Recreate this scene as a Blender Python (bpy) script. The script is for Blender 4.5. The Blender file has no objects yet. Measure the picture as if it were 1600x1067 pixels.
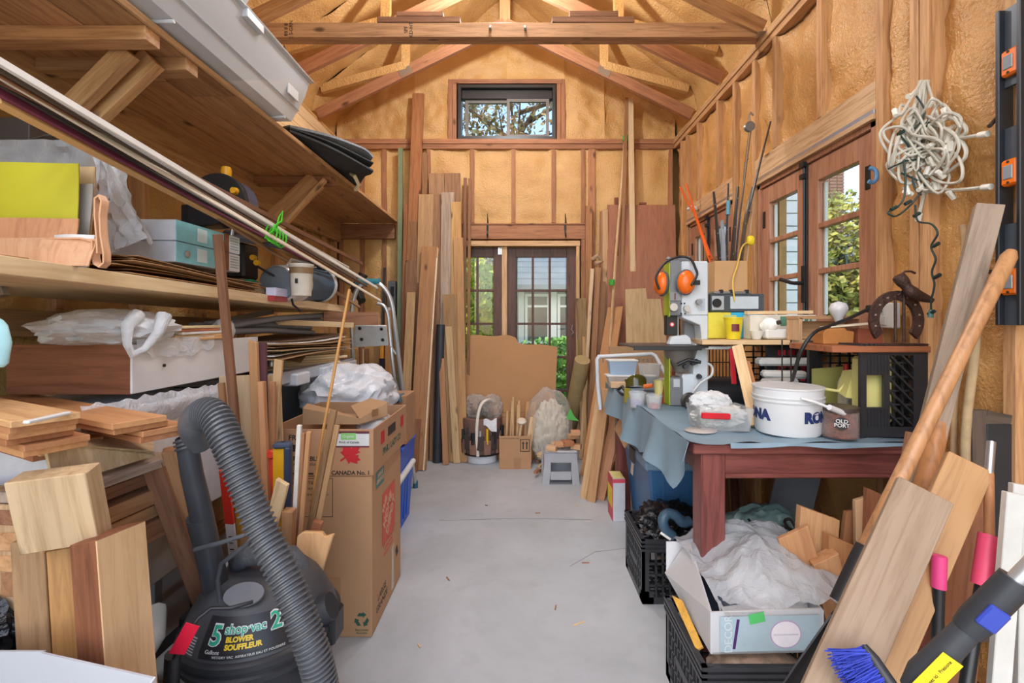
import bpy, bmesh, math, random
from mathutils import Vector, Matrix, noise
V = Vector
sc = bpy.context.scene
COL = sc.collection
random.seed(7)

# ------------------------------------------------------------------ camera, sky, light, exposure
F, CX, CY, H = 745.0, 813.0, 500.0, 1.24     # focal length and vanishing point of the 1600x1067 frame
cam_data = bpy.data.cameras.new('camera')
cam_data.sensor_width = 36.0
cam_data.lens = F / 1600 * 36
cam_data.shift_x = -(CX - 800) / 1600
cam_data.shift_y = (CY - 533.5) / 1600
cam_data.clip_start = 0.02
cam_data.clip_end = 400
cam = bpy.data.objects.new('camera', cam_data)
COL.objects.link(cam)
cam.location = (0, 0, H)
cam.rotation_euler = (math.pi / 2, 0, 0)
sc.camera = cam

world = bpy.data.worlds.new('world')
sc.world = world
world.use_nodes = True
wn, wl = world.node_tree.nodes, world.node_tree.links
sky = wn.new('ShaderNodeTexSky')
sky.sky_type = 'NISHITA'
sky.sun_disc = False
sky.sun_elevation = math.radians(42)
sky.sun_rotation = math.radians(200)
sky.air_density = 1.0
sky.dust_density = 1.3
sky.ozone_density = 1.3
wn['Background'].inputs['Strength'].default_value = 0.5
wl.new(sky.outputs[0], wn['Background'].inputs['Color'])

sun_d = bpy.data.lights.new('sun', 'SUN')
sun_d.energy = 3.5
sun_d.angle = math.radians(3)
sun_d.color = (1.0, 0.95, 0.88)
sun = bpy.data.objects.new('sun', sun_d)
COL.objects.link(sun)
sun.rotation_euler = V((0.62, 0.12, -0.78)).to_track_quat('-Z', 'Y').to_euler()

def lamp(loc, power, size, color=(0.97, 0.98, 1.0)):
    d = bpy.data.lights.new('unseen_lamp', 'AREA')
    d.shape = 'DISK'; d.size = size; d.energy = power; d.color = color
    o = bpy.data.objects.new('unseen_lamp', d)
    COL.objects.link(o); o.location = loc
    return o
lamp((-0.25, 0.1, 3.15), 17, 0.6)  # unseen overhead light, inferred from how the shadows fall
lamp((-0.1, 2.3, 3.74), 26, 0.4)  # added fill above mid-room, out of view; no fixture hangs here
fill_d = bpy.data.lights.new('fill_light', 'POINT'); fill_d.energy = 68; fill_d.shadow_soft_size = 0.05; fill_d.color = (0.94, 0.97, 1.0)  # added point fill for back wall and ceiling foam, not a real bulb
bulb = bpy.data.objects.new('fill_light', fill_d); COL.objects.link(bulb); bulb.location = (-0.13, 3.15, 3.43)

vs = sc.view_settings
vs.view_transform = 'Standard'
vs.look = 'None'
vs.exposure = 0.0
vs.gamma = 1.0
vs.use_curve_mapping = False

# ------------------------------------------------------------------ points
def P(px, py, Y): return V(((px - CX) * Y / F, Y, H - (py - CY) * Y / F))
def PF(px, py, z=0.0): return P(px, py, F * (H - z) / (py - CY))
def PX(px, py, x): return P(px, py, F * x / (px - CX))

# ------------------------------------------------------------------ materials
def lin(h):
    if not isinstance(h, str): return tuple(h)
    h = h.lstrip('#'); r = []
    for i in (0, 2, 4):
        c = int(h[i:i + 2], 16) / 255
        r.append(c / 12.92 if c <= 0.04045 else ((c + 0.055) / 1.055) ** 2.4)
    return tuple(r)
def base_mat(name):
    m = bpy.data.materials.new(name); m.use_nodes = True
    nt = m.node_tree
    return m, nt.nodes, nt.links, nt.nodes['Principled BSDF']
def mixc(N, L, fac, a, b, mode='MIX'):
    n = N.new('ShaderNodeMix'); n.data_type = 'RGBA'; n.blend_type = mode
    for sock, v in ((0, fac), (6, a), (7, b)):
        if isinstance(v, (int, float)): n.inputs[sock].default_value = v
        elif isinstance(v, tuple): n.inputs[sock].default_value = (*v[:3], 1)
        else: L.new(v, n.inputs[sock])
    return n.outputs[2]
def ramp(N, L, src, stops):
    n = N.new('ShaderNodeValToRGB')
    el = n.color_ramp.elements
    while len(el) < len(stops): el.new(0.5)
    for e, (p, c) in zip(el, stops):
        e.position = p; e.color = (*c, 1) if isinstance(c, tuple) else (c, c, c, 1)
    L.new(src, n.inputs[0]); return n.outputs[0]
def coords(N, L, scale=(1, 1, 1), rnd=True, kind='Object'):
    tc = N.new('ShaderNodeTexCoord'); mp = N.new('ShaderNodeMapping')
    mp.inputs['Scale'].default_value = scale
    L.new(tc.outputs[kind], mp.inputs['Vector'])
    oi = None
    if rnd:
        oi = N.new('ShaderNodeObjectInfo')
        mul = N.new('ShaderNodeVectorMath'); mul.operation = 'SCALE'
        mul.inputs[0].default_value = (37.1, 19.7, 53.3)
        L.new(oi.outputs['Random'], mul.inputs['Scale'])
        L.new(mul.outputs[0], mp.inputs['Location'])
    return mp.outputs[0], oi
def noise_t(N, L, vec, scale, detail=4, rough=0.55, dist=0.0):
    n = N.new('ShaderNodeTexNoise')
    n.inputs['Scale'].default_value = scale; n.inputs['Detail'].default_value = detail
    n.inputs['Roughness'].default_value = rough; n.inputs['Distortion'].default_value = dist
    L.new(vec, n.inputs['Vector']); return n.outputs['Fac']
def bump(N, L, src, b, strength, dist=0.01):
    n = N.new('ShaderNodeBump'); n.inputs['Strength'].default_value = strength
    n.inputs['Distance'].default_value = dist
    L.new(src, n.inputs['Height']); L.new(n.outputs[0], b.inputs['Normal'])
MATS = {}
def wood(c1, c2=None, rough=0.6, var=0.35, knots=True, grain=1.0, spec=0.3):
    """grain runs along the object's own z axis"""
    key = ('wood', c1, c2, rough, var, knots, grain)
    if key in MATS: return MATS[key]
    a = lin(c1)
    d = lin(c2) if c2 else tuple(x * y for x, y in zip(a, (0.70, 0.58, 0.45)))
    m, N, L, b = base_mat('wood')
    v, oi = coords(N, L, (1, 1, 0.07))
    g1 = noise_t(N, L, v, 55 * grain, 5, 0.65, 0.6)
    g2 = noise_t(N, L, v, 9 * grain, 3, 0.5, 1.2)
    c = mixc(N, L, ramp(N, L, g2, [(0.3, 0.0), (0.75, 1.0)]), a, tuple(0.55 * x + 0.45 * y for x, y in zip(a, d)))
    c = mixc(N, L, ramp(N, L, g1, [(0.44, 0.0), (0.70, 0.9)]), c, d)
    if knots:
        v2, _ = coords(N, L, (1, 1, 0.45))
        vo = N.new('ShaderNodeTexVoronoi'); vo.inputs['Scale'].default_value = 6.5
        L.new(v2, vo.inputs['Vector'])
        c = mixc(N, L, ramp(N, L, vo.outputs['Distance'], [(0.05, 0.85), (0.13, 0.0)]), c, tuple(x * 0.25 for x in d))
    hsv = N.new('ShaderNodeHueSaturation'); hsv.inputs['Saturation'].default_value = 0.88
    mr = N.new('ShaderNodeMapRange'); mr.inputs[3].default_value = 1 - var / 2; mr.inputs[4].default_value = 1 + var / 2
    L.new(oi.outputs['Random'], mr.inputs[0]); L.new(mr.outputs[0], hsv.inputs['Value'])
    L.new(c, hsv.inputs['Color']); L.new(hsv.outputs[0], b.inputs['Base Color'])
    b.inputs['Roughness'].default_value = rough
    b.inputs['Specular IOR Level'].default_value = spec
    bump(N, L, g1, b, 0.15, 0.004)
    MATS[key] = m; return m
def plain(c, rough=0.5, metal=0.0, var=0.10, scale=14, bumpy=0.0, spec=0.5, alpha=None, name='paint'):
    key = ('plain', c, rough, metal, var, scale, bumpy, spec)
    if key in MATS: return MATS[key]
    a = lin(c); m, N, L, b = base_mat(name)
    v, _ = coords(N, L)
    n = noise_t(N, L, v, scale, 5, 0.6)
    col = mixc(N, L, ramp(N, L, n, [(0.3, 0.0), (0.75, 1.0)]), tuple(min(1, x * (1 + var)) for x in a), tuple(x * (1 - var) for x in a))
    L.new(col, b.inputs['Base Color'])
    b.inputs['Roughness'].default_value = rough; b.inputs['Metallic'].default_value = metal
    b.inputs['Specular IOR Level'].default_value = spec
    if bumpy: bump(N, L, noise_t(N, L, v, scale * 3, 4), b, bumpy, 0.01)
    MATS[key] = m; return m
def film(c='#ffffff', opacity=0.35, rough=0.12, gloss=0.35, bumpy=0.6, scale=22):
    """thin wrinkled plastic: part of the light goes straight through"""
    key = ('film', c, opacity, rough, gloss, bumpy, scale)
    if key in MATS: return MATS[key]
    m, N, L, b = base_mat('plastic_film')
    a = lin(c)
    b.inputs['Base Color'].default_value = (*a, 1); b.inputs['Roughness'].default_value = rough
    v, _ = coords(N, L)
    n = noise_t(N, L, v, scale, 4, 0.6, 1.5)
    bump(N, L, n, b, bumpy, 0.012)
    tr = N.new('ShaderNodeBsdfTransparent'); tr.inputs[0].default_value = (0.97, 0.97, 0.97, 1)
    mx = N.new('ShaderNodeMixShader'); out = N['Material Output']
    lw = N.new('ShaderNodeLayerWeight'); lw.inputs['Blend'].default_value = 0.35
    mr = N.new('ShaderNodeMapRange'); mr.inputs[3].default_value = opacity; mr.inputs[4].default_value = min(1, opacity + gloss)
    L.new(lw.outputs['Facing'], mr.inputs[0]); L.new(mr.outputs[0], mx.inputs[0])
    L.new(tr.outputs[0], mx.inputs[1]); L.new(b.outputs[0], mx.inputs[2]); L.new(mx.outputs[0], out.inputs[0])
    MATS[key] = m; return m
def pane_mat():
    if 'pane' in MATS: return MATS['pane']
    m, N, L, b = base_mat('window_glass')
    N.remove(b)
    tr = N.new('ShaderNodeBsdfTransparent'); gl = N.new('ShaderNodeBsdfGlossy')
    tr.inputs[0].default_value = (0.96, 0.98, 0.97, 1); gl.inputs['Roughness'].default_value = 0.02
    lw = N.new('ShaderNodeLayerWeight'); lw.inputs['Blend'].default_value = 0.5
    pw = N.new('ShaderNodeMath'); pw.operation = 'POWER'; pw.inputs[1].default_value = 4.0; L.new(lw.outputs['Facing'], pw.inputs[0])
    fr = N.new('ShaderNodeMath'); fr.operation = 'MULTIPLY_ADD'; fr.inputs[1].default_value = 0.5; fr.inputs[2].default_value = 0.03; L.new(pw.outputs[0], fr.inputs[0])
    mx = N.new('ShaderNodeMixShader')
    L.new(fr.outputs[0], mx.inputs[0]); L.new(tr.outputs[0], mx.inputs[1]); L.new(gl.outputs[0], mx.inputs[2])
    L.new(mx.outputs[0], N['Material Output'].inputs[0])
    MATS['pane'] = m; return m
def foam_mat(c='#deb273', c2='#c48f50', rough=0.38):
    key = ('foam', c, c2, rough)
    if key in MATS: return MATS[key]
    m, N, L, b = base_mat('spray_foam')
    v, _ = coords(N, L, (1, 1, 1), rnd=False)
    n1 = noise_t(N, L, v, 4, 4, 0.55, 0.0); n2 = noise_t(N, L, v, 75, 3, 0.6)
    col = mixc(N, L, ramp(N, L, n1, [(0.3, 0.0), (0.75, 0.8)]), lin(c), lin(c2))
    L.new(col, b.inputs['Base Color'])
    b.inputs['Roughness'].default_value = rough; b.inputs['Specular IOR Level'].default_value = 0.6
    ad = N.new('ShaderNodeMath'); ad.operation = 'MULTIPLY_ADD'; ad.inputs[1].default_value = 0.4
    L.new(n2, ad.inputs[0]); L.new(n1, ad.inputs[2])
    bump(N, L, ad.outputs[0], b, 0.7, 0.03)
    MATS[key] = m; return m
def concrete_mat():
    m, N, L, b = base_mat('concrete')
    v, _ = coords(N, L, rnd=False)
    n1 = noise_t(N, L, v, 1.6, 6, 0.65, 0.5); n2 = noise_t(N, L, v, 60, 4, 0.7); n3 = noise_t(N, L, v, 7, 4, 0.6)
    c = mixc(N, L, ramp(N, L, n1, [(0.3, 0.0), (0.7, 1.0)]), lin('#bcc1c6'), lin('#a5aaae'))
    c = mixc(N, L, ramp(N, L, n3, [(0.55, 0.0), (0.8, 0.4)]), c, lin('#939596'))
    c = mixc(N, L, ramp(N, L, n2, [(0.66, 0.0), (0.74, 0.35)]), c, lin('#8b8a88'))
    L.new(c, b.inputs['Base Color']); b.inputs['Roughness'].default_value = 0.62
    bump(N, L, n2, b, 0.12, 0.003)
    return m

# ------------------------------------------------------------------ mesh builder
class MB:
    def __init__(s): s.v = []; s.f = []
    def add(s, vs, fs):
        o = len(s.v); s.v += [tuple(x) for x in vs]; s.f += [tuple(i + o for i in f) for f in fs]; return s
    def box(s, c, size, R=None):
        hx, hy, hz = size[0] / 2, size[1] / 2, size[2] / 2
        vs = [V((x, y, z)) for x in (-hx, hx) for y in (-hy, hy) for z in (-hz, hz)]
        if R is not None: vs = [R @ q for q in vs]
        c = V(c)
        return s.add([q + c for q in vs], [(0, 1, 3, 2), (4, 6, 7, 5), (0, 4, 5, 1), (2, 3, 7, 6), (0, 2, 6, 4), (1, 5, 7, 3)])
    def b2(s, a, b): # box from two corners
        a, b = V(a), V(b); return s.box((a + b) / 2, tuple(abs(x) for x in (b - a)))
    def tube(s, pts, r, n=8, cap=True):
        pts = [V(p) for p in pts]; rs = r if isinstance(r, (list, tuple)) else [r] * len(pts)
        t = (pts[1] - pts[0]).normalized()
        up = V((0, 0, 1)) if abs(t.z) < 0.9 else V((1, 0, 0))
        a = t.cross(up).normalized(); vs = []; m = len(pts)
        for i, p in enumerate(pts):
            if i == 0: t2 = pts[1] - pts[0]
            elif i == m - 1: t2 = pts[-1] - pts[-2]
            else: t2 = (pts[i + 1] - p).normalized() + (p - pts[i - 1]).normalized()
            if t2.length < 1e-9: t2 = t
            t = t2.normalized(); a = a - t * a.dot(t)
            if a.length < 1e-6: a = t.orthogonal()
            a.normalize(); b = t.cross(a)
            for k in range(n):
                w = 2 * math.pi * k / n
                vs.append(p + (a * math.cos(w) + b * math.sin(w)) * rs[i])
        fs = [(i * n + k, i * n + (k + 1) % n, (i + 1) * n + (k + 1) % n, (i + 1) * n + k) for i in range(m - 1) for k in range(n)]
        if cap: fs += [tuple(range(n - 1, -1, -1)), tuple((m - 1) * n + k for k in range(n))]
        return s.add(vs, fs)
    def lathe(s, prof, M=None, n=24, cap=True):
        vs = []; m = len(prof)
        for r, z in prof:
            for k in range(n):
                w = 2 * math.pi * k / n; vs.append(V((r * math.cos(w), r * math.sin(w), z)))
        if M is not None: vs = [M @ q for q in vs]
        fs = [(i * n + k, i * n + (k + 1) % n, (i + 1) * n + (k + 1) % n, (i + 1) * n + k) for i in range(m - 1) for k in range(n)]
        if cap: fs += [tuple(range(n - 1, -1, -1)), tuple((m - 1) * n + k for k in range(n))]
        return s.add(vs, fs)
    def prism(s, poly, t, M=None):
        """poly in local xy, extruded 0..t along z"""
        n = len(poly); vs = [V((x, y, 0)) for x, y in poly] + [V((x, y, t)) for x, y in poly]
        if M is not None: vs = [M @ q for q in vs]
        return s.add(vs, [tuple(range(n - 1, -1, -1)), tuple(range(n, 2 * n))] + [(i, (i + 1) % n, n + (i + 1) % n, n + i) for i in range(n)])
    def grid(s, fn, nu, nv, thick=0.0):
        """fn(u, v) -> point"""
        vs = [fn(i / nu, j / nv) for j in range(nv + 1) for i in range(nu + 1)]
        w = nu + 1
        return s.add(vs, [(j * w + i, j * w + i + 1, (j + 1) * w + i + 1, (j + 1) * w + i) for j in range(nv) for i in range(nu)])
    def build(s, name, mat, parent=None, smooth=False, bev=0.0, world=True, solid=0.0, origin=None):
        me = bpy.data.meshes.new(name)
        vs = s.v
        if origin is not None: vs = [tuple(V(q) - V(origin)) for q in vs]
        me.from_pydata(vs, [], s.f); me.update()
        bm = bmesh.new(); bm.from_mesh(me)
        bmesh.ops.recalc_face_normals(bm, faces=bm.faces)
        if bev: bmesh.ops.bevel(bm, geom=bm.edges[:], offset=bev, segments=1, affect='EDGES', profile=0.5)
        if solid: bmesh.ops.solidify(bm, geom=bm.faces[:], thickness=solid)
        bm.to_mesh(me); bm.free()
        if smooth:
            me.polygons.foreach_set('use_smooth', [True] * len(me.polygons))
            try: me.set_sharp_from_angle(angle=math.radians(50))
            except Exception: pass
        me.materials.append(mat)
        o = link(name, me, parent, world)
        if origin is not None:
            o.location = o.location + V(origin); WM[o] = WM[o] @ Matrix.Translation(origin)
        return o
WM = {}
def link(name, data, parent=None, world=True):
    o = bpy.data.objects.new(name, data); COL.objects.link(o)
    W = Matrix.Identity(4)
    if parent is not None:
        o.parent = parent
        if world: o.matrix_parent_inverse = WM[parent].inverted()
        else: W = WM[parent].copy()
    WM[o] = W
    return o
def tag(o, label=None, cat=None, group=None, kind=None):
    if label: o['label'] = label
    if cat: o['category'] = cat
    if group: o['group'] = group
    if kind: o['kind'] = kind
    return o
def thing(name, label, cat, loc=(0, 0, 0), group=None, M=None):
    o = link(name, None)
    o.empty_display_size = 0.05
    if M is None: M = Matrix.Translation(V(loc))
    o.matrix_basis = M; WM[o] = M.copy()
    return tag(o, label, cat, group)
def struct(o): o['kind'] = 'structure'; return o
def stuff(o): o['kind'] = 'stuff'; return o
def frame(p0, p1, n=(0, -1, 0)):
    p0, p1 = V(p0), V(p1); z = (p1 - p0).normalized(); n = V(n)
    y = n - z * n.dot(z)
    if y.length < 1e-5: y = z.orthogonal()
    y.normalize(); x = y.cross(z)
    M = Matrix((x, y, z)).transposed().to_4x4(); M.translation = p0
    return M
BARS = {}
ORD = ('topmost', 'second', 'third', 'fourth', 'fifth', 'sixth', 'seventh', 'eighth', 'ninth', 'lowest')
def bar(name, p0, p1, w, t, mat, parent=None, n=(0, -1, 0), label=None, cat=None, group=None, bev=0.0015, ends=(0, 0)):
    """a length of timber: local z along it, local y out of its wide face; ends = end-cut skew along the width"""
    p0, p1 = V(p0), V(p1); Ln = (p1 - p0).length
    key = (round(w, 4), round(t, 4), round(Ln, 3), bev, ends, mat.name)
    me = BARS.get(key)
    if me is None:
        me = bpy.data.meshes.new(name)
        vs = [(x, y, z0 + (ends[0] if z0 == 0 else ends[1]) * x / w) for x in (-w / 2, w / 2) for y in (-t / 2, t / 2) for z0 in (0, Ln)]
        me.from_pydata(vs, [], [(0, 1, 3, 2), (4, 6, 7, 5), (0, 4, 5, 1), (2, 3, 7, 6), (0, 2, 6, 4), (1, 5, 7, 3)])
        bm = bmesh.new(); bm.from_mesh(me)
        bmesh.ops.recalc_face_normals(bm, faces=bm.faces)
        if bev: bmesh.ops.bevel(bm, geom=bm.edges[:], offset=min(bev, t / 4), segments=1, affect='EDGES', profile=0.5)
        bm.to_mesh(me); bm.free(); me.materials.append(mat); BARS[key] = me
    o = link(name, me, parent)
    M = frame(p0, p1, n)
    o.matrix_basis = M; WM[o] = M.copy()
    return tag(o, label, cat, group)
def box(name, a, b, mat, parent=None, bev=0.002, R=None, size=None, label=None, cat=None, group=None):
    """axis-aligned box between corners a and b (own origin at its centre)"""
    a, b = V(a), V(b)
    c = (a + b) / 2; s = tuple(abs(x) for x in (b - a))
    o = MB().box((0, 0, 0), s).build(name, mat, parent, bev=bev)
    M = Matrix.Translation(c)
    if R is not None: M = M @ R.to_4x4()
    o.matrix_basis = M; WM[o] = M.copy()
    return tag(o, label, cat, group)
def rod(name, pts, r, mat, parent=None, n=8, label=None, cat=None, group=None, smooth=True):
    o = MB().tube(pts, r, n).build(name, mat, parent, smooth=smooth)
    return tag(o, label, cat, group)
def blob(c, rad, amp=0.25, freq=3.0, seed=0, sub=4, flat=None, ridg=True):
    """a crumpled bag-like closed surface"""
    bm = bmesh.new(); bmesh.ops.create_icosphere(bm, subdivisions=sub, radius=1.0)
    m = MB(); c = V(c); vs = []
    off = V((seed * 3.1, seed * 7.7, seed * 1.3))
    for q in bm.verts:
        d = q.co.normalized()
        nn = noise.noise(d * freq + off) * 0.6 + noise.noise(d * freq * 2.1 + off) * 0.3
        if ridg: nn = nn * 0.6 + (0.35 - abs(noise.noise(d * freq * 1.6 - off))) * 0.9 * 0.6
        k = 1 + amp * nn
        p = V((d.x * rad[0] * k, d.y * rad[1] * k, d.z * rad[2] * k))
        if flat is not None and p.z < flat: p.z = flat + (p.z - flat) * 0.08
        vs.append(p + c)
    fs = [tuple(v.index for v in f.verts) for f in bm.faces]
    bm.free(); m.add(vs, fs); return m
def txt(s, M, size, mat, parent, name='lettering', bold=0.0, align='CENTER', shear=0.0, spacing=1.0, line=1.0, sx=1.0):
    """flat lettering: local x right, y up, z out of the face"""
    cu = bpy.data.curves.new(name, 'FONT'); cu.body = s; cu.size = size; cu.align_x = align; cu.align_y = 'CENTER'
    cu.extrude = 0.0003; cu.offset = bold; cu.shear = shear; cu.space_character = spacing; cu.space_line = line
    cu.resolution_u = 3
    t = bpy.data.objects.new('t', cu); COL.objects.link(t)
    bpy.context.view_layer.update()
    me = bpy.data.meshes.new_from_object(t.evaluated_get(bpy.context.evaluated_depsgraph_get()))
    bpy.data.objects.remove(t)
    me.name = name; me.materials.clear(); me.materials.append(mat)
    o = link(name, me, parent)
    o.matrix_basis = M @ Matrix.Diagonal((sx, 1, 1, 1)); WM[o] = o.matrix_basis.copy()
    return o
def face_M(c, right, up):
    r, u = V(right).normalized(), V(up).normalized(); z = r.cross(u)
    M = Matrix((r, u, z)).transposed().to_4x4(); M.translation = V(c); return M
def patch(name, M, w, h, mat, parent, t=0.0006, off=0.0006, poly=None):
    """a thin printed or glued-on piece lying on a face"""
    poly = poly or [(-w / 2, -h / 2), (w / 2, -h / 2), (w / 2, h / 2), (-w / 2, h / 2)]
    m = MB().prism(poly, t)
    o = m.build(name, mat, parent)
    M2 = M @ Matrix.Translation((0, 0, off)); o.matrix_basis = M2; WM[o] = M2.copy(); return o
def copy_tree(o, M, label=None, group=None):
    def rec(s, par):
        c = s.copy(); COL.objects.link(c); c.parent = par
        for ch in list(s.children): rec(ch, c)
        return c
    r = rec(o, None); r.matrix_basis = M
    if label: r['label'] = label
    if group: r['group'] = group
    return r
def rotz(a): return Matrix.Rotation(a, 3, 'Z')

# colours
PINE = wood('#dcab6d', '#a8713a', 0.58)
STUD = wood('#d29b5c', '#9c6430', 0.6, 0.25)
STUDR = wood('#b97a48', '#8a5230', 0.62, 0.25)
SPF = wood('#cf9a62', '#96653a', 0.62, 0.3)
CEDAR = wood('#b07448', '#7a4a2b', 0.65, 0.35)
BROWN = wood('#9c6842', '#6d4329', 0.68, 0.3)
PALE = wood('#e6c48f', '#c49a60', 0.55, 0.2)
GREYW = wood('#b9a08a', '#85705f', 0.7, 0.25)
OAKY = wood('#c08a4e', '#8c5a2c', 0.55, 0.3, knots=False)
REDW = wood('#8e4a28', '#5e2c18', 0.5, 0.2, knots=False)
MAHOG = wood('#8a4238', '#501f1a', 0.33, 0.1, knots=False, spec=0.5)
KRAFT = plain('#b98f68', 0.8, var=0.05, scale=6, name='cardboard')
KRAFTD = plain('#9c7550', 0.85, var=0.06, scale=6, name='cardboard')
BLACKP = plain('#1c1c1e', 0.45, var=0.2, name='black_plastic')
DGREY = plain('#3a3d40', 0.5, name='dark_grey')
GREY = plain('#8d9093', 0.5, name='grey')
WHITE = plain('#dadad8', 0.4, var=0.03, name='white')
WHITEP = plain('#e0e0dc', 0.35, var=0.02, name='white_plastic')
STEEL = plain('#b9bcc0', 0.32, metal=0.9, var=0.08, name='steel')
ALU = plain('#cfd2d5', 0.38, metal=0.75, var=0.05, name='aluminium')
INK = plain('#2c2622', 0.7, name='black_print')
GREENINK = plain('#2f5a45', 0.7, name='green_print')
REDINK = plain('#c4242e', 0.6, name='red_print')
ORANGE = plain('#ee7418', 0.35, var=0.05, name='orange')
GREEN = plain('#3fa83a', 0.4, name='green_tape')
GLASS = pane_mat()
# ================================================================== THE SETTING
XL, XR, YB = -1.72, 1.455, 4.515       # stud faces: left, right, back
FOAM = foam_mat()
FOAMR = foam_mat('#dba869', '#b67c3c', 0.3)
OSB = plain('#a98352', 0.8, name='sheathing')
RX, RZ, EZ = -0.13, 4.30, 3.15
SL = (RZ - EZ) / (XR - RX)
def roof_z(x): return RZ - abs(x - RX) * SL

fl = struct(MB().b2((-2.1, -1.2, -0.12), (1.9, 4.72, 0)).build('floor', concrete_mat()))
crack = MB().tube([(-0.5, 2.95, 0.0005), (0.0, 2.98, 0.0005), (0.45, 2.96, 0.0005)], 0.0015, 4)
crack.tube([(0.25, 2.4, 0.0005), (0.4, 2.55, 0.0005), (0.62, 2.6, 0.0005)], 0.0012, 4)
tag(crack.build('crack', plain('#77797a', 0.9), fl), kind='structure')

def foam(parent, O, ud, vd, n, w, h, seed, depth=0.075, bul=0.045, mat=None, top=None, res=0.035, amp=1.0, name='foam_panel'):
    O, ud, vd, n = V(O), V(ud), V(vd), V(n)
    nu, nv = max(6, int(w / res)), max(6, int(h / res))
    def fn(u, v):
        hh = h if top is None else top(u)
        e = min(u, 1 - u) * w; ev = min(v, 1 - v) * hh
        d = -depth + bul * max(0, math.sin(math.pi * u)) ** 0.6 * min(1, ev / 0.12 + 0.25)
        d += 0.035 * math.exp(-e / 0.022) + 0.02 * math.exp(-ev / 0.03)
        q = V((u * w * 4 + seed * 11, v * hh * 3, seed * 3.7))
        d += amp * (0.022 * noise.noise(q) + 0.012 * noise.noise(q * 2.7) + 0.006 * noise.noise(q * 7))
        return O + ud * (u * w) + vd * (v * hh) + n * min(d, -0.006)
    m = MB().grid(fn, nu, nv)
    return m.build(name, mat or FOAM, parent, smooth=True)

# ------------------------------------------------------------------ back wall
D0, D1, DZ = -0.84, 0.565, 1.975          # door opening
G0, G1, GZ0, GZ1 = -0.59, 0.335, 2.955, 3.47
m = MB()
ys = (4.655, 4.70)
m.b2((-1.86, ys[0], 0), (D0, ys[1], 2.95)).b2((D1, ys[0], 0), (1.6, ys[1], 2.95)).b2((D0, ys[0], DZ), (D1, ys[1], 2.95))
MY = Matrix(((1, 0, 0, 0), (0, 0, 1, ys[0]), (0, 1, 0, 0), (0, 0, 0, 1)))
m.prism([(-1.86, 2.95), (G0, 2.95), (G0, roof_z(G0) + 0.14), (-1.86, roof_z(-1.86) + 0.14)], 0.045, MY)
m.prism([(G1, 2.95), (1.6, 2.95), (1.6, roof_z(1.6) + 0.14), (G1, roof_z(G1) + 0.14)], 0.045, MY)
m.prism([(G0, GZ1), (G1, GZ1), (G1, roof_z(G1) + 0.14), (RX, RZ + 0.14), (G0, roof_z(G0) + 0.14)], 0.045, MY)
wb = struct(m.build('wall_back', OSB))
def vstud(par, x, z0, z1, mat=STUDR): bar('stud', (x, YB + 0.06, z0), (x, YB + 0.06, z1), 0.038, 0.12, mat, par)
for x in (-1.70, -1.50, -1.29, -0.87, D1 + 0.03, D1 + 0.10, 0.69, 1.07, 1.425): vstud(wb, x, 0.04, 2.86)
for x in (-0.455, -0.065, 0.315): vstud(wb, x, 2.16, 2.86)
for x in (G0 - 0.035, G0 - 0.075, G1 + 0.03, G1 + 0.07): vstud(wb, x, 2.95, GZ1 + 0.05)
bar('wall_plate', (XL, YB + 0.055, 2.882), (XR, YB + 0.055, 2.882), 0.044, 0.12, STUDR, wb)
bar('wall_plate', (XL, YB + 0.052, 2.929), (XR, YB + 0.052, 2.929), 0.044, 0.13, STUDR, wb)
bar('sill_plate', (XL, YB + 0.06, 0.02), (D0, YB + 0.06, 0.02), 0.04, 0.12, STUDR, wb)
bar('header', (D0 - 0.05, YB + 0.05, 2.075), (D1 + 0.12, YB + 0.05, 2.075), 0.135, 0.11, STUDR, wb)
bar('header', (D0 - 0.05, YB + 0.045, 2.148), (D1 + 0.12, YB + 0.045, 2.148), 0.012, 0.12, STUDR, wb)
bar('window_rough_frame', (G0 - 0.06, YB + 0.05, GZ1 + 0.03), (G1 + 0.06, YB + 0.05, GZ1 + 0.03), 0.04, 0.11, STUDR, wb)
xs = [-1.70, -1.50, -1.29, -0.87]
for i in range(3): foam(wb, (xs[i] + 0.019, YB, 0.05), (1, 0, 0), (0, 0, 1), (0, -1, 0), xs[i + 1] - xs[i] - 0.038, 2.81, i, 0.06)
xs = [-0.87, -0.455, -0.065, 0.315, 0.69]
for i in range(4): foam(wb, (xs[i] + 0.019, YB, 2.16), (1, 0, 0), (0, 0, 1), (0, -1, 0), xs[i + 1] - xs[i] - 0.038, 0.70, i + 5, 0.055, amp=0.7)
xs = [0.69, 1.07, 1.425]
for i in range(2): foam(wb, (xs[i] + 0.019, YB, 0.05), (1, 0, 0), (0, 0, 1), (0, -1, 0), xs[i + 1] - xs[i] - 0.038, 2.81, i + 11, 0.06, amp=0.7)
def gable(x0, x1, z0, s):
    foam(wb, (x0, YB, z0), (1, 0, 0), (0, 0, 1), (0, -1, 0), x1 - x0, 1.0, s, 0.05, 0.03, top=lambda u: roof_z(x0 + u * (x1 - x0)) - z0 + 0.07, amp=1.9, res=0.028)
xs = [-1.74, -1.0, G0 - 0.085]
for i in range(2): gable(xs[i], xs[i + 1], 2.955, 20 + i)
xs = [G1 + 0.08, 0.80, 1.47]
for i in range(2): gable(xs[i], xs[i + 1], 2.955, 24 + i)
gable(G0 - 0.09, RX, 3.525, 30); gable(RX, G1 + 0.085, 3.525, 31)

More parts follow.
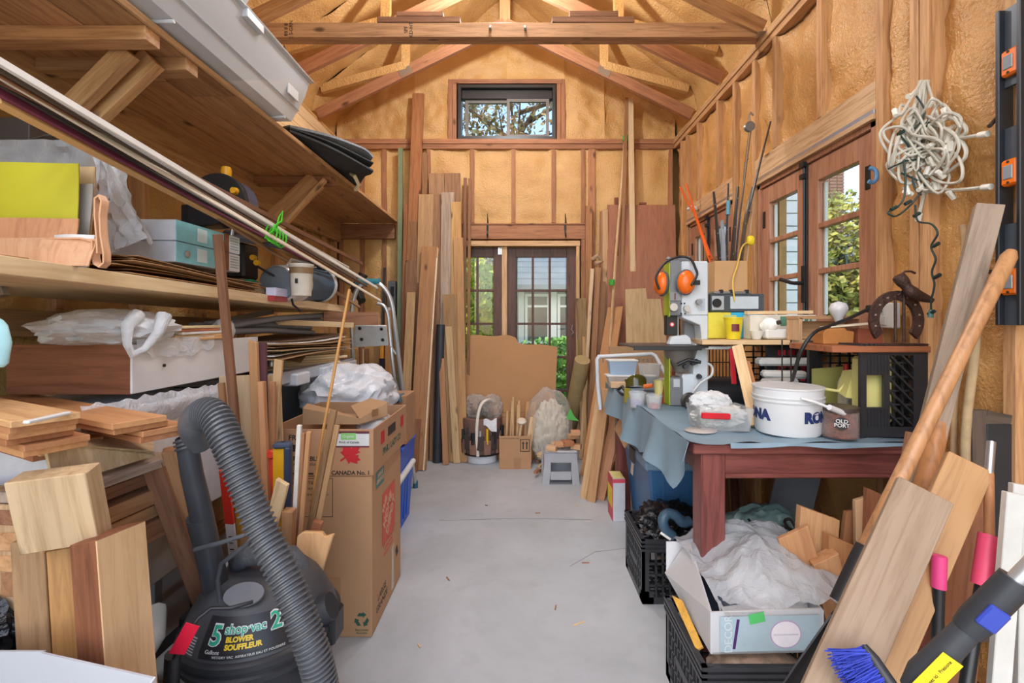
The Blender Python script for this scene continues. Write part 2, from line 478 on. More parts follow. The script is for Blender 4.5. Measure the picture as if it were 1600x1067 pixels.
# gable window
DARKF = plain('#2c2a2b', 0.4, name='dark_frame')
w1 = thing('window_1', None, None, ((G0 + G1) / 2, YB + 0.1, GZ0)); struct(w1)
def ring(x0, x1, z0, z1, t, y, d):
    return MB().b2((x0, y, z0), (x0 + t, y + d, z1)).b2((x1 - t, y, z0), (x1, y + d, z1)).b2((x0 + t, y, z0), (x1 - t, y + d, z0 + t)).b2((x0 + t, y, z1 - t), (x1 - t, y + d, z1))
ring(G0, G1, GZ0, GZ1, 0.028, YB + 0.0, 0.13).build('window_frame', DARKF, w1)
GREYF = plain('#77726d', 0.5, name='sash')
ring(G0 + 0.06, -0.10, GZ0 + 0.035, GZ1 - 0.11, 0.028, YB + 0.085, 0.03).build('sash', GREYF, w1)
ring(-0.13, G1 - 0.06, GZ0 + 0.035, GZ1 - 0.11, 0.028, YB + 0.055, 0.03).build('sash', GREYF, w1)
box('top_track', (G0 + 0.03, YB + 0.05, GZ1 - 0.11), (G1 - 0.03, YB + 0.12, GZ1 - 0.03), DARKF, w1)
for a, b, y in ((G0 + 0.08, -0.12, YB + 0.1), (-0.11, G1 - 0.08, YB + 0.07)):
    box('pane', (a, y, GZ0 + 0.05), (b, y + 0.004, GZ1 - 0.12), GLASS, w1, bev=0)

# french door
DOORW = wood('#6b3f2c', '#41241a', 0.45, 0.15, knots=False, spec=0.4)
JAMB = wood('#e0b27a', '#b07c42', 0.5, 0.1)
d1 = thing('door_1', None, None, (-0.14, YB + 0.1, 0)); struct(d1)
bar('door_jamb', (D1 - 0.02, YB + 0.06, 0), (D1 - 0.02, YB + 0.06, DZ), 0.03, 0.13, JAMB, d1)
bar('door_jamb', (D0 + 0.02, YB + 0.06, 0), (D0 + 0.02, YB + 0.06, DZ), 0.03, 0.13, JAMB, d1)
bar('door_jamb', (D0, YB + 0.055, DZ - 0.01), (D1, YB + 0.055, DZ - 0.01), 0.05, 0.13, JAMB, d1)
bar('mullion_strip', (-0.151, YB + 0.035, 0.0), (-0.151, YB + 0.035, DZ - 0.03), 0.05, 0.03, JAMB, d1)
def leaf(x0, x1, st=0.088):
    y0, y1 = YB + 0.075, YB + 0.115; zt = DZ - 0.03
    lf = box('door_leaf', (x0, y0, 0.01), (x0 + st, y1, zt), DOORW, d1)
    for n_, a, b in (('stile', (x1 - st, y0, 0.01), (x1, y1, zt)), ('rail', (x0 + st, y0, zt - 0.10), (x1 - st, y1, zt)), ('rail', (x0 + st, y0, 0.01), (x1 - st, y1, 0.24))):
        box(n_, a, b, DOORW, lf)
    gx0, gx1, gz0, gz1 = x0 + st, x1 - st, 0.24, zt - 0.10
    for k in (1, 2):
        xx = gx0 + (gx1 - gx0) * k / 3; box('muntin', (xx - 0.011, y0 + 0.004, gz0), (xx + 0.011, y1 - 0.004, gz1), DOORW, lf, bev=0.001)
    for k in range(1, 5):
        zz = gz1 - (gz1 - gz0) * k / 5; box('muntin', (gx0, y0 + 0.006, zz - 0.011), (gx1, y1 - 0.006, zz + 0.011), DOORW, lf, bev=0.001)
    for i in range(3):
        for k in range(5):
            a = gx0 + (gx1 - gx0) * i / 3; b = gx0 + (gx1 - gx0) * (i + 1) / 3
            c = gz0 + (gz1 - gz0) * k / 5; d = gz0 + (gz1 - gz0) * (k + 1) / 5
            box('pane', (a + 0.011, y0 + 0.018, c + 0.011), (b - 0.011, y0 + 0.021, d - 0.011), GLASS, lf, bev=0)
    return lf
leaf(D0 + 0.03, -0.172); rl = leaf(-0.13, D1 - 0.03)
for k in range(2): box('hinge_plate', (-0.215 + k * 0.022, YB + 0.068, 1.87), (-0.195 + k * 0.022, YB + 0.076, 1.955), STEEL, d1, bev=0.001)
rod('latch_wire', [(0.50, YB + 0.07, 1.19), (0.492, YB + 0.055, 1.15), (0.51, YB + 0.05, 1.12), (0.488, YB + 0.06, 1.10)], 0.004, STEEL, d1)
# header hooks
for x, lab in ((-0.31, 'black iron hook screwed to door header, left one'), (0.425, 'black iron hook screwed to door header, right one')):
    o = MB().tube([(x + 0.005, YB - 0.006, 2.15), (x, YB - 0.012, 2.24), (x, YB - 0.006, 2.08), (x + 0.002, YB - 0.02, 2.03), (x + 0.002, YB - 0.05, 2.02), (x, YB - 0.055, 2.05)], 0.007, 6)
    o.box((x, YB - 0.006, 2.12), (0.02, 0.008, 0.07))
    tag(o.build('hook', BLACKP, origin=(x, YB, 2.1)), lab, 'hook', 'hooks on the door header')

# ------------------------------------------------------------------ right wall
def rpt(y, z, d=0.0): return (XR + d, y, z)
W2, W3, WZ0, WZ1 = (1.965, 2.945), (3.29, 4.15), 1.13, 2.085
xo = (XR + 0.145, XR + 0.19)
m = MB()
for a, b in ((-0.9, W2[0]), (W2[1], W3[0]), (W3[1], 4.70)): m.b2((xo[0], a, 0), (xo[1], b, 3.2))
for a, b in (W2, W3): m.b2((xo[0], a, 0), (xo[1], b, WZ0)); m.b2((xo[0], a, WZ1), (xo[1], b, 3.2))
wr = struct(m.build('wall_right', OSB))
def rstud(y, z0=0.04, z1=2.86, mat=STUD): bar('stud', (XR + 0.07, y + 0.019, z0), (XR + 0.07, y + 0.019, z1), 0.038, 0.14, mat, wr, n=(-1, 0, 0))
full = [4.30, 4.165, 3.235, 2.96, 1.915, 1.745, 1.70, 1.40, 0.99, 0.58, 0.17, -0.24, -0.65]
for y in full: rstud(y)
for y in (3.90, 3.51, 2.717, 2.306): rstud(y, 2.225)
for y in (3.70, 2.5): rstud(y, 0.04, WZ0 - 0.04)
bar('wall_plate', (XR + 0.07, -0.9, 2.88), (XR + 0.07, YB, 2.88), 0.038, 0.14, STUD, wr, n=(-1, 0, 0))
bar('wall_plate', (XR + 0.065, -0.9, 2.92), (XR + 0.065, YB, 2.92), 0.038, 0.15, PINE, wr, n=(-1, 0, 0))
bar('sill_plate', (XR + 0.07, -0.9, 0.02), (XR + 0.07, YB, 0.02), 0.04, 0.14, STUD, wr, n=(-1, 0, 0))
HEAD = wood('#deb684', '#a87440', 0.5, 0.15)
for a, b in ((1.955, 2.96), (3.27, 4.165)):
    bar('header', (XR + 0.05, a, 2.155), (XR + 0.05, b, 2.155), 0.135, 0.10, HEAD, wr, n=(-1, 0, 0))
    bar('head_flashing', (XR - 0.001, a, 2.098), (XR - 0.001, b, 2.098), 0.022, 0.006, STEEL, wr, n=(-1, 0, 0))
    bar('head_strip', (XR + 0.02, a, 2.076), (XR + 0.02, b, 2.076), 0.022, 0.06, HEAD, wr, n=(-1, 0, 0))
    bar('rough_sill', (XR + 0.06, a, WZ0 - 0.02), (XR + 0.06, b, WZ0 - 0.02), 0.04, 0.13, STUD, wr, n=(-1, 0, 0))
def rfoam(a, b, z0, z1, s, depth=0.07, bul=0.04, amp=1.0):
    foam(wr, (XR, a, z0), (0, 1, 0), (0, 0, 1), (-1, 0, 0), b - a, z1 - z0, s, depth, bul, FOAMR, amp=amp, res=0.03)
rfoam(4.34, 4.50, 0.05, 2.85, 40); rfoam(4.203, 4.30, 0.05, 2.85, 41, 0.05, 0.02)
for i, (a, b) in enumerate(((3.937, 4.165), (3.549, 3.90), (3.273, 3.51), (2.755, 2.96), (2.344, 2.717), (1.955, 2.306))): rfoam(a, b, 2.23, 2.85, 42 + i, 0.08, 0.045, 1.2)
for i, (a, b) in enumerate(((3.739, 4.165), (3.273, 3.70), (2.54, 2.96), (1.955, 2.5))): rfoam(a, b, 0.05, 1.08, 50 + i)
rfoam(2.998, 3.235, 0.05, 2.85, 55)
for i, (a, b) in enumerate(((1.783, 1.915), (1.438, 1.70), (1.03, 1.40), (0.62, 0.99), (0.21, 0.58), (-0.2, 0.17), (-0.61, -0.24))): rfoam(a, b, 0.05, 2.85, 60 + i, 0.085, 0.05, 1.6)

# casement windows
SASH = wood('#bd7f57', '#8f5638', 0.42, 0.1, knots=False, spec=0.4)
BLACKM = plain('#25272a', 0.4, metal=0.4, name='black_metal')
def casement(nm, y0, y1, near_hw):
    w = thing(nm, None, None, (XR + 0.05, (y0 + y1) / 2, WZ0)); struct(w)
    z0, z1 = WZ0, WZ1 - 0.02; xa, xb = XR + 0.01, XR + 0.12
    fr = MB()
    for a, b in (((xa, y0, z0), (xb, y0 + 0.03, z1)), ((xa, y1 - 0.03, z0), (xb, y1, z1)), ((xa, y0, z1 - 0.025), (xb, y1, z1)), ((xa - 0.02, y0, z0), (xb, y1, z0 + 0.03))): fr.b2(a, b)
    fr.build('window_frame', SASH, w, bev=0.002)
    mid = (y0 + y1) / 2
    for a, b in ((y0 + 0.033, mid - 0.006), (mid + 0.006, y1 - 0.033)):
        st = 0.082; x0, x1 = xa + 0.012, xa + 0.055; zt, zb = z1 - 0.03, z0 + 0.035
        s = box('sash', (x0, a, zb), (x1, a + st, zt), SASH, w)
        box('stile', (x0, b - st, zb), (x1, b, zt), SASH, s)
        box('rail', (x0, a + st, zt - 0.10), (x1, b - st, zt), SASH, s); box('rail', (x0, a + st, zb), (x1, b - st, zb + 0.09), SASH, s)
        gz0, gz1 = zb + 0.09, zt - 0.10
        for k in (1, 2):
            zz = gz0 + (gz1 - gz0) * k / 3; box('muntin', (x0 + 0.004, a + st, zz - 0.013), (x1 - 0.004, b - st, zz + 0.013), SASH, s)
        for k in range(3):
            c = gz0 + (gz1 - gz0) * k / 3 + 0.013; d = gz0 + (gz1 - gz0) * (k + 1) / 3 - 0.013
            box('pane', (x0 + 0.024, a + st, c), (x0 + 0.028, b - st, d), GLASS, s, bev=0)
            ring2 = MB().b2((x0 + 0.029, a + st, c), (x1, a + st + 0.012, d)).b2((x0 + 0.029, b - st - 0.012, c), (x1, b - st, d))
            ring2.build('glazing_bead', WHITE, s)
        hy = b - 0.03 if b < mid else a + 0.03
        box('hinge', (x0 - 0.004, (a + 0.012) if a < mid - 0.2 else (b - 0.04), zt - 0.24), (x0 + 0.002, (a + 0.042) if a < mid - 0.2 else (b - 0.012), zt - 0.14), BLACKM, s)
    box('astragal', (xa, mid - 0.012, z0 + 0.035), (xa + 0.012, mid + 0.012, z1 - 0.03), DARKF, w)
    bo = MB().tube([(xa - 0.004, mid, z1 - 0.01), (xa - 0.004, mid, z0 + 0.05)], 0.006, 6).b2((xa - 0.02, mid - 0.02, z1 - 0.04), (xa, mid + 0.02, z1 - 0.015)).b2((xa - 0.02, mid - 0.016, z1 - 0.10), (xa, mid + 0.016, z1 - 0.075))
    bo.build('bolt', BLACKM, w)
    hb = box('handle', (xa - 0.012, mid - 0.016, 1.33), (xa, mid + 0.016, 1.52), BLACKM, w)
    MB().tube([(xa - 0.01, mid, 1.43), (xa - 0.05, mid, 1.43), (xa - 0.055, mid + 0.03, 1.435), (xa - 0.055, mid + 0.13, 1.46)], 0.010, 8).build('lever', BLACKM, hb, smooth=True)
    return w
casement('window_2', *W2, True); casement('window_3', *W3, False)

# ------------------------------------------------------------------ left wall
xo = (XL - 0.19, XL - 0.145)
wl_ = struct(MB().b2((xo[0], -0.9, 0), (xo[1], 4.70, 3.2)).build('wall_left', OSB))
ly = [4.46, 4.22 - 0.0, 3.814, 3.408, 3.002, 2.596, 2.19, 1.784, 1.378, 0.972, 0.566, 0.16, -0.246, -0.65]
for y in ly: bar('stud', (XL - 0.07, y, 0.04), (XL - 0.07, y, 2.86), 0.038, 0.14, STUD, wl_, n=(1, 0, 0))
for z in (2.88, 2.92): bar('wall_plate', (XL - 0.07, -0.9, z), (XL - 0.07, YB, z), 0.038, 0.14, PINE, wl_, n=(1, 0, 0))
bar('sill_plate', (XL - 0.07, -0.9, 0.02), (XL - 0.07, YB, 0.02), 0.04, 0.14, STUD, wl_, n=(1, 0, 0))
FOAML = foam_mat('#d2ab6c', '#ad8040', 0.5)
for i in range(len(ly) - 1): foam(wl_, (XL, ly[i + 1] + 0.019, 0.05), (0, 1, 0), (0, 0, 1), (1, 0, 0), ly[i] - ly[i + 1] - 0.038, 2.81, 70 + i, 0.08, 0.05, FOAML, amp=1.4, res=0.04)
for k in range(4):
    bar('wall_board', (XL + 0.011, 2.35 + 0.07 * k, 2.60 + 0.088 * k), (XL + 0.011, YB - 0.01, 2.60 + 0.088 * k), 0.086, 0.022, PALE, wl_, n=(1, 0, 0))

# ------------------------------------------------------------------ ceiling: roof deck, foam, trusses, tie beam
MYr = Matrix(((1, 0, 0, 0), (0, 0, 1, -0.9), (0, 1, 0, 0), (0, 0, 0, 1)))
m = MB()
for sgn, x_e in ((1, 1.75), (-1, -2.0)):
    m.prism([(RX, RZ + 0.12), (RX, RZ + 0.2), (x_e, roof_z(x_e) + 0.2), (x_e, roof_z(x_e) + 0.12)], 5.65, MYr)
ce = struct(m.build('ceiling', OSB))
for x_e, x_o in ((XR, 1.62), (XL, -1.90)):
    MB().b2((min(x_e, x_o), -0.9, 2.94), (max(x_e, x_o), 4.69, 2.96)).build('soffit_board', FOAM, ce)
ty = [4.05, 3.45, 2.86, 2.26, 1.66, 1.06, 0.46, -0.14]
edges = [4.66] + ty + [-0.75]
for i in range(len(edges) - 1):
    y1, y0 = edges[i], edges[i + 1]
    if y1 < 1.2: continue
    for sgn in (1, -1):
        xe = XR + 0.06 if sgn > 0 else XL - 0.06
        def fn(u, v, y0=y0, y1=y1, xe=xe, s=i * 2 + sgn):
            x = RX + (xe - RX) * u; y = y0 + (y1 - y0) * v
            q = V((x * 3 + s * 5, y * 3, s * 2.2))
            d = 0.05 * math.sin(math.pi * v) ** 0.6 + 0.03 * noise.noise(q) + 0.014 * noise.noise(q * 3) + 0.008 * noise.noise(V((x * 30, y * 6, s)))
            z = roof_z(x) + 0.06 - d
            if u > 0.97: z -= (u - 0.97) * 6
            return V((x, y, z))
        MB().grid(fn, 42, 16).build('foam_panel', FOAM, ce, smooth=True)
CH = 0.486
for y in ty:
    if y < 1.5: continue
    for sgn in (1, -1):
        xe = XR if sgn > 0 else XL
        zc = 2.96 + 0.045 + abs(xe - RX) * CH
        bar('truss_chord', (xe, y, 2.985), (RX, y, 2.985 + abs(xe - RX) * CH), 0.089, 0.038, STUDR if y > 3 else STUD, ce)
        xm = RX + (xe - RX) * 0.53; zm = 2.985 + abs(xe - xm) * CH
        bar('truss_web', (xm, y, zm + 0.03), (xm, y, roof_z(xm) + 0.05), 0.07, 0.04, FOAM, ce)
        bar('truss_web', (xm, y, zm + 0.05), (xe - sgn * 0.03, y, 3.20), 0.07, 0.045, FOAM, ce)
        for q in range(1):
            bar('nail_plate', (xm - 0.05 * sgn, y - 0.021, zm - 0.005 + 0.05 * CH), (xm + 0.05 * sgn, y - 0.021, zm - 0.005 - 0.05 * CH), 0.06, 0.002, STEEL, ce)
    bar('king_post', (RX, y, 2.985 + 1.585 * CH), (RX, y, RZ + 0.05), 0.089, 0.038, STUD, ce)
for k, y in enumerate((2.88, 2.92)):
    bar('tie_beam', (XL, y, 2.937 + 0.0445), (XR - 0.0, y, 2.937 + 0.0445), 0.087, 0.037, wood('#bd8a58', '#8a5c34', 0.62, 0.1), ce)
box('joist_plate', (XR - 0.05, 2.80, 2.936), (XR + 0.02, 2.862, 2.939), STEEL, ce, bev=0)
for x in (-0.18, 0.03): rod('screw_eye', [(x, 2.86, 2.985), (x, 2.835, 2.985), (x, 2.83, 2.97)], 0.008, STEEL, ce)
# stamps on the tie beam
txt('SPF\nKD-HT', face_M((-0.67, 2.8605, 2.982), (0, 0, 1), (-1, 0, 0)), 0.03, INK, ce, 'grade_stamp')
txt('88 8 8\n2 S-GRN', face_M((-1.39, 2.8605, 2.982), (0, 0, 1), (-1, 0, 0)), 0.03, INK, ce, 'grade_stamp')
def beam_top(px0, px1, zoff, h, d, lab, mat):
    a = P(px0, 40, 2.9); b = P(px1, 40, 2.9); z = 3.026 + zoff
    return bar('offcut_board', (a.x, 2.90, z + h / 2), (b.x, 2.90, z + h / 2), d, h, mat, n=(0, 0, 1), label=lab, cat='board', group='offcuts lying on the tie beam')
beam_top(592, 720, 0.0, 0.034, 0.085, 'lower brown offcut board on tie beam, left stack', BROWN)
beam_top(622, 694, 0.036, 0.028, 0.085, 'upper short brown offcut on tie beam, left stack', BROWN)
beam_top(862, 989, 0.0, 0.034, 0.085, 'lower dark offcut board on tie beam, right stack', BROWN)
beam_top(889, 964, 0.036, 0.034, 0.08, 'upper short dark offcut on tie beam, right stack', BROWN)

# ------------------------------------------------------------------ outside
GRASS = plain('#5f7f3a', 0.9, var=0.35, scale=3, name='grass')
lawn = struct(MB().b2((-40, -30, -0.6), (40, 45, -0.13)).build('ground', GRASS))
drive = struct(MB().b2((-2.5, -14, -0.13), (2.3, -1.2, -0.02)).build('driveway', plain('#b5b2ac', 0.9, var=0.12, scale=3)))
BARK = plain('#4a4038', 0.9, var=0.3, name='bark')
def leaf_mat(c1, c2):
    m, N, L, b = base_mat('leaves')
    v, _ = coords(N, L, rnd=False)
    n = noise_t(N, L, v, 3.0, 5, 0.8)
    L.new(ramp(N, L, n, [(0.38, lin(c1)), (0.62, lin(c2))]), b.inputs['Base Color'])
    b.inputs['Roughness'].default_value = 0.5
    return m
def tree(name, label, x, y, h, crown_c, crown_r, n, size, c1, c2, seed, cat='tree'):
    rnd = random.Random(seed)
    t = thing(name, label, cat, (x, y, -0.13), 'trees and shrubs outside the windows')
    m = MB(); top = V(crown_c)
    m.tube([(x, y, -0.2), (x + 0.05, y, (top.z - 0.2) * 0.5), tuple(top)], [0.05 * h / 3, 0.04 * h / 3, 0.01], 7)
    for k in range(14):
        s = V((x, y, 0)).lerp(top, 0.45 + 0.5 * rnd.random())
        e = top + V((rnd.uniform(-1, 1) * crown_r[0], rnd.uniform(-1, 1) * crown_r[1], rnd.uniform(-0.8, 0.9) * crown_r[2])) * 0.85
        m.tube([s, s.lerp(e, 0.5) + V((0, 0, 0.1)), e], [0.02 * h / 3, 0.012 * h / 3, 0.004], 5)
    m.build('trunk', BARK, t)
    lm = MB()
    for k in range(n):
        while True:
            d = V((rnd.uniform(-1, 1), rnd.uniform(-1, 1), rnd.uniform(-1, 1)))
            if d.length < 1 and noise.noise(d * 2.3 + V((seed, 0, 0))) > -0.22 * (d.length > 0.4): break
        c = top + V((d.x * crown_r[0], d.y * crown_r[1], d.z * crown_r[2]))
        a = V((rnd.gauss(0, 1), rnd.gauss(0, 1), rnd.gauss(0, 1))).normalized(); b = a.orthogonal()
        s = size * rnd.uniform(0.6, 1.3)
        lm.add([c - a * s, c + b * s * 0.5, c + a * s, c - b * s * 0.5], [(0, 1, 2, 3)])
    stuff(lm.build('foliage', leaf_mat(c1, c2), t))
tree('garden_tree', 'tall leafy tree whose branches fill the gable window', -0.2, 10.0, 8, (0.0, 10.0, 5.9), (3.2, 1.8, 1.9), 4300, 0.07, '#5a5a34', '#a58a5a', 1)
tree('garden_shrub', 'green and yellow shrub behind the left glazed door leaf', -0.75, 6.3, 2, (-0.8, 6.4, 0.95), (0.72, 0.7, 1.25), 5200, 0.055, '#6ea834', '#e3d648', 2, 'shrub')
tree('garden_tree', 'sandy brown autumn tree above the yellow shrub outside', -1.6, 8.8, 3, (-1.3, 8.9, 2.4), (1.1, 0.8, 0.9), 4200, 0.05, '#9c8a52', '#d8c48a', 3)
tree('garden_tree', 'bushy yellow green tree in the near side window', 4.9, 7.4, 4, (5.0, 7.3, 1.75), (1.1, 0.8, 1.5), 7500, 0.06, '#5f7a30', '#c4b45a', 4)
tree('garden_tree', 'thin dark tree beside the chimney in side window', 7.3, 9.4, 4, (7.4, 9.3, 3.2), (0.8, 0.6, 1.3), 2400, 0.05, '#47532c', '#8b8a4c', 6)
tree('garden_shrub', 'low green shrubs under the grey house windows', 1.0, 8.0, 1, (0.7, 7.9, 0.35), (1.3, 0.4, 0.62), 3500, 0.055, '#4f8a35', '#9fc255', 5, 'shrub')
SHING = plain('#7f8285', 0.9, var=0.2, scale=9, name='grey_shingles')
SIDE = plain('#5d6266', 0.8, var=0.06, name='grey_siding')
hs = thing('house', 'low grey house with white windows seen through glazed door', 'house', (0.5, 11.5, -0.6))
MB().b2((-2.4, 10.6, -0.6), (3.0, 13.5, 2.05)).build('wall', SIDE, hs)
m = MB().prism([(10.2, 1.98), (12.2, 3.35), (13.9, 1.98), (13.9, 1.9), (10.2, 1.9)], 5.8, Matrix(((0, 0, 1, -2.6), (1, 0, 0, 0), (0, 1, 0, 0), (0, 0, 0, 1))))
rf = m.build('roof', SHING, hs)
for k in range(9):
    t = k / 9; y = 10.2 + 2 * t; z = 1.98 + 1.37 * t
    box('shingle_course', (-2.6, y, z), (3.2, y + 0.05, z + 0.025), SHING, rf, bev=0)
for k in range(5):
    x0 = -0.62 + k * 0.72
    wf = ring(x0, x0 + 0.56, 0.72, 1.82, 0.06, 10.52, 0.08).b2((x0, 10.53, 1.52), (x0 + 0.56, 10.58, 1.57)).build('window', WHITE, hs)
    box('pane', (x0 + 0.05, 10.57, 0.77), (x0 + 0.51, 10.58, 1.78), plain('#53585c', 0.15), wf, bev=0)
    box('trim_post', (x0 + 0.575, 10.53, 0.6), (x0 + 0.705, 10.6, 1.9), WHITE, hs)
h2 = thing('house', 'pale blue grey sided shed outside the side windows', 'shed', (2.8, 6.6, -0.6))
SID2 = plain('#b9c0c6', 0.8, var=0.05, name='pale_siding')
h2.name = 'garden_shed'
MB().b2((2.23, 5.63, -0.6), (3.27, 7.7, 3.1)).build('wall', plain('#a9b1b8', 0.8), h2)
for k in range(24):
    box('siding_board', (2.2, 5.6, -0.5 + k * 0.15), (3.3, 5.63, -0.365 + k * 0.15), SID2, h2, bev=0)
    if k > 6: box('siding_board', (2.2, 5.64, -0.5 + k * 0.15), (2.23, 7.7, -0.365 + k * 0.15), SID2, h2, bev=0)
m = MB().prism([(2.0, 3.1), (2.75, 3.7), (3.5, 3.1)], 2.4, Matrix(((1, 0, 0, 0), (0, 0, 1, 5.45), (0, 1, 0, 0), (0, 0, 0, 1)))); m.build('roof', SHING, h2)
h3 = thing('house', 'low taupe house with a brick chimney in near side window', 'house', (7.5, 12, -0.6))
MB().b2((5.8, 10.6, -0.6), (9.8, 13.4, 2.6)).build('wall', plain('#8f8a84', 0.9), h3)
MB().prism([(10.2, 2.6), (12.0, 3.6), (13.8, 2.6)], 4.4, Matrix(((0, 0, 1, 5.6), (1, 0, 0, 0), (0, 1, 0, 0), (0, 0, 0, 1)))).build('roof', SHING, h3)
BRK = plain('#8a6a5c', 0.9, var=0.15, scale=20, name='brick')
ch = MB().b2((6.82, 10.75, 2.4), (7.28, 11.2, 4.75)).build('chimney', plain('#9c938c', 0.9), h3)
for r in range(24):
    for c in range(3): box('brick', (6.80 + c * 0.165, 10.72, 3.0 + r * 0.072), (6.95 + c * 0.165, 10.76, 3.058 + r * 0.072), BRK, ch, bev=0)
box('cap', (6.76, 10.69, 4.75), (7.34, 11.26, 4.84), plain('#77716c', 0.9), ch)
# ================================================================== LEFT SIDE: SHELVES
SHELFW = wood('#cc9457', '#8f5c2c', 0.5, 0.3)
us = thing('wall_shelf', 'long upper plank shelf with diagonal braces along the left wall', 'shelf', (XL, 2.4, 2.15))
SZ = 2.15
for k in range(3):
    x = XL + 0.0935 + k * 0.187
    bar('plank', (x, 0.35, SZ + 0.011), (x, 1.70 + 0.12 * k, SZ + 0.011), 0.181, 0.022, SHELFW, us, n=(0, 0, 1))
    bar('plank', (x, 1.704 + 0.12 * k, SZ + 0.011), (x, 4.49, SZ + 0.011), 0.181, 0.022, SHELFW, us, n=(0, 0, 1))
bar('edge_strip', (-1.152, 0.35, SZ + 0.011), (-1.152, 4.49, SZ + 0.011), 0.022, 0.012, PINE, us, n=(1, 0, 0))
bar('ledger', (XL + 0.02, 0.35, SZ - 0.09), (XL + 0.02, 4.47, SZ - 0.09), 0.18, 0.038, PINE, us, n=(1, 0, 0))
bar('end_ledger', (XL, YB - 0.02, SZ - 0.075), (-1.18, YB - 0.02, SZ - 0.075), 0.14, 0.038, BROWN, us)
for y in (1.50, 1.68): bar('cleat', (XL + 0.04, y, SZ - 0.022), (-1.156, y, SZ - 0.022), 0.044, 0.06, STUD, us, ends=(0, 0))
bar('brace', (-1.66, 1.56, 1.74), (-1.28, 1.56, 2.12), 0.06, 0.038, PINE, us); bar('brace', (-1.66, 1.625, 1.74), (-1.25, 1.625, 2.13), 0.075, 0.038, PINE, us)
bar('cleat', (XL + 0.04, 3.02, SZ - 0.022), (-1.2, 3.02, SZ - 0.022), 0.042, 0.038, CEDAR, us); bar('cleat', (XL + 0.04, 3.06, SZ - 0.03), (-1.19, 3.06, SZ - 0.03), 0.042, 0.038, CEDAR, us)
bar('brace', (-1.68, 3.0, 1.74), (-1.28, 3.0, 2.12), 0.13, 0.022, STUD, us); bar('brace', (-1.56, 2.985, 1.74), (-1.22, 2.985, 2.12), 0.02, 0.04, PINE, us)

MSW = wood('#efd4a2', '#d2ab72', 0.45, 0.05)
def mz(y): return 1.334 - 0.0247 * (y - 1.0) + 0.038      # top of the middle shelf
ms = thing('wall_shelf', 'thick pale middle shelf board loaded with boxes and radio', 'shelf', (-1.38, 1.9, 1.31))
o = bar('board', (-1.37, 0.7, mz(0.7) - 0.019), (-1.37, 2.92, mz(2.92) - 0.019), 0.62, 0.038, MSW, ms, n=(0, 0, 1))
bar('ledger', (XL + 0.02, 0.7, 1.25), (XL + 0.02, 2.92, 1.20), 0.09, 0.038, SPF, ms, n=(1, 0, 0))
for y in (1.25, 2.6): bar('bracket', (XL + 0.03, y, 1.22), (-1.35, y, mz(y) - 0.045), 0.03, 0.02, STEEL, ms)
box('underside_panel', (-1.66, 0.72, 1.285), (-1.07, 0.74, 1.30), MSW, ms)

# clear storage bins on the upper shelf
BIN = film('#d9dee4', 0.66, 0.22, 0.3, 0.08, 8)
def bin_thing(label, x0, x1, y0, y1, z, h, group='clear storage bins on the upper shelf', lidm=None, taper=0.075):
    t = thing('storage_bin', label, 'storage bin', ((x0 + x1) / 2, (y0 + y1) / 2, z), group)
    m = MB(); a = taper
    def ringv(i, zz): return [(x0 + a - i, y0 + a - i, zz), (x1 - a + i, y0 + a - i, zz), (x1 - a + i, y1 - a + i, zz), (x0 + a - i, y1 - a + i, zz)]
    lv = [ringv(-0.02, z), ringv(0.012, z + 0.012), ringv(a * 0.45, z + h * 0.3), ringv(a * 0.78, z + h * 0.62), ringv(a * 0.95, z + h * 0.9), ringv(a + 0.012, z + h * 0.93), ringv(a + 0.014, z + h * 0.96)]
    vs = [q for l in lv for q in l]; fs = [(0, 3, 2, 1)]
    for l in range(6):
        for k in range(4): fs.append((l * 4 + k, l * 4 + (k + 1) % 4, l * 4 + 4 + (k + 1) % 4, l * 4 + 4 + k))
    m.add(vs, fs); m.build('tub', BIN, t, smooth=True)
    lm = lidm or WHITEP
    MB().b2((x0 - 0.005, y0 - 0.005, z + h * 0.95), (x1 + 0.005, y1 + 0.005, z + h)).b2((x0 + 0.03, y0 + 0.03, z + h), (x1 - 0.03, y1 - 0.03, z + h + 0.012)).build('lid', lm, t, bev=0.004)
    MB().tube([(x1 - a * 0.52, y0 + a, z + h * 0.3), (x1 - a * 0.52, y1 - a * 0.5, z + h * 0.3)], 0.004, 5).build('rib', BIN, t)
    MB().b2((x1 - 0.01, (y0 + y1) / 2 - 0.06, z + h * 0.80), (x1 + 0.012, (y0 + y1) / 2 + 0.06, z + h * 0.97)).build('latch', plain('#c9ccd0', 0.3), t, bev=0.003)
    for s in (0.15, 0.85):
        yy = y0 + (y1 - y0) * s; MB().tube([(x0 + 0.06, yy, z - 0.004), (x1 - 0.05, yy, z - 0.004)], 0.006, 6).build('foot_rib', BIN, t)
    return t
b1 = bin_thing('long clear bin with white lid overhanging the upper shelf', -1.66, -1.04, 1.35, 2.36, SZ + 0.034, 0.25)
box('label_card', (-1.066, 2.18, SZ + 0.13), (-1.060, 2.28, SZ + 0.22), WHITE, b1)
b2_ = bin_thing('white bin stacked on top of the long clear bin', -1.62, -1.03, 0.9, 1.95, SZ + 0.315, 0.26)
rod('dark_latch', [(-1.12, 1.70, SZ + 0.305), (-1.09, 1.74, SZ + 0.30), (-1.08, 1.78, SZ + 0.312)], 0.014, DGREY, b2_)

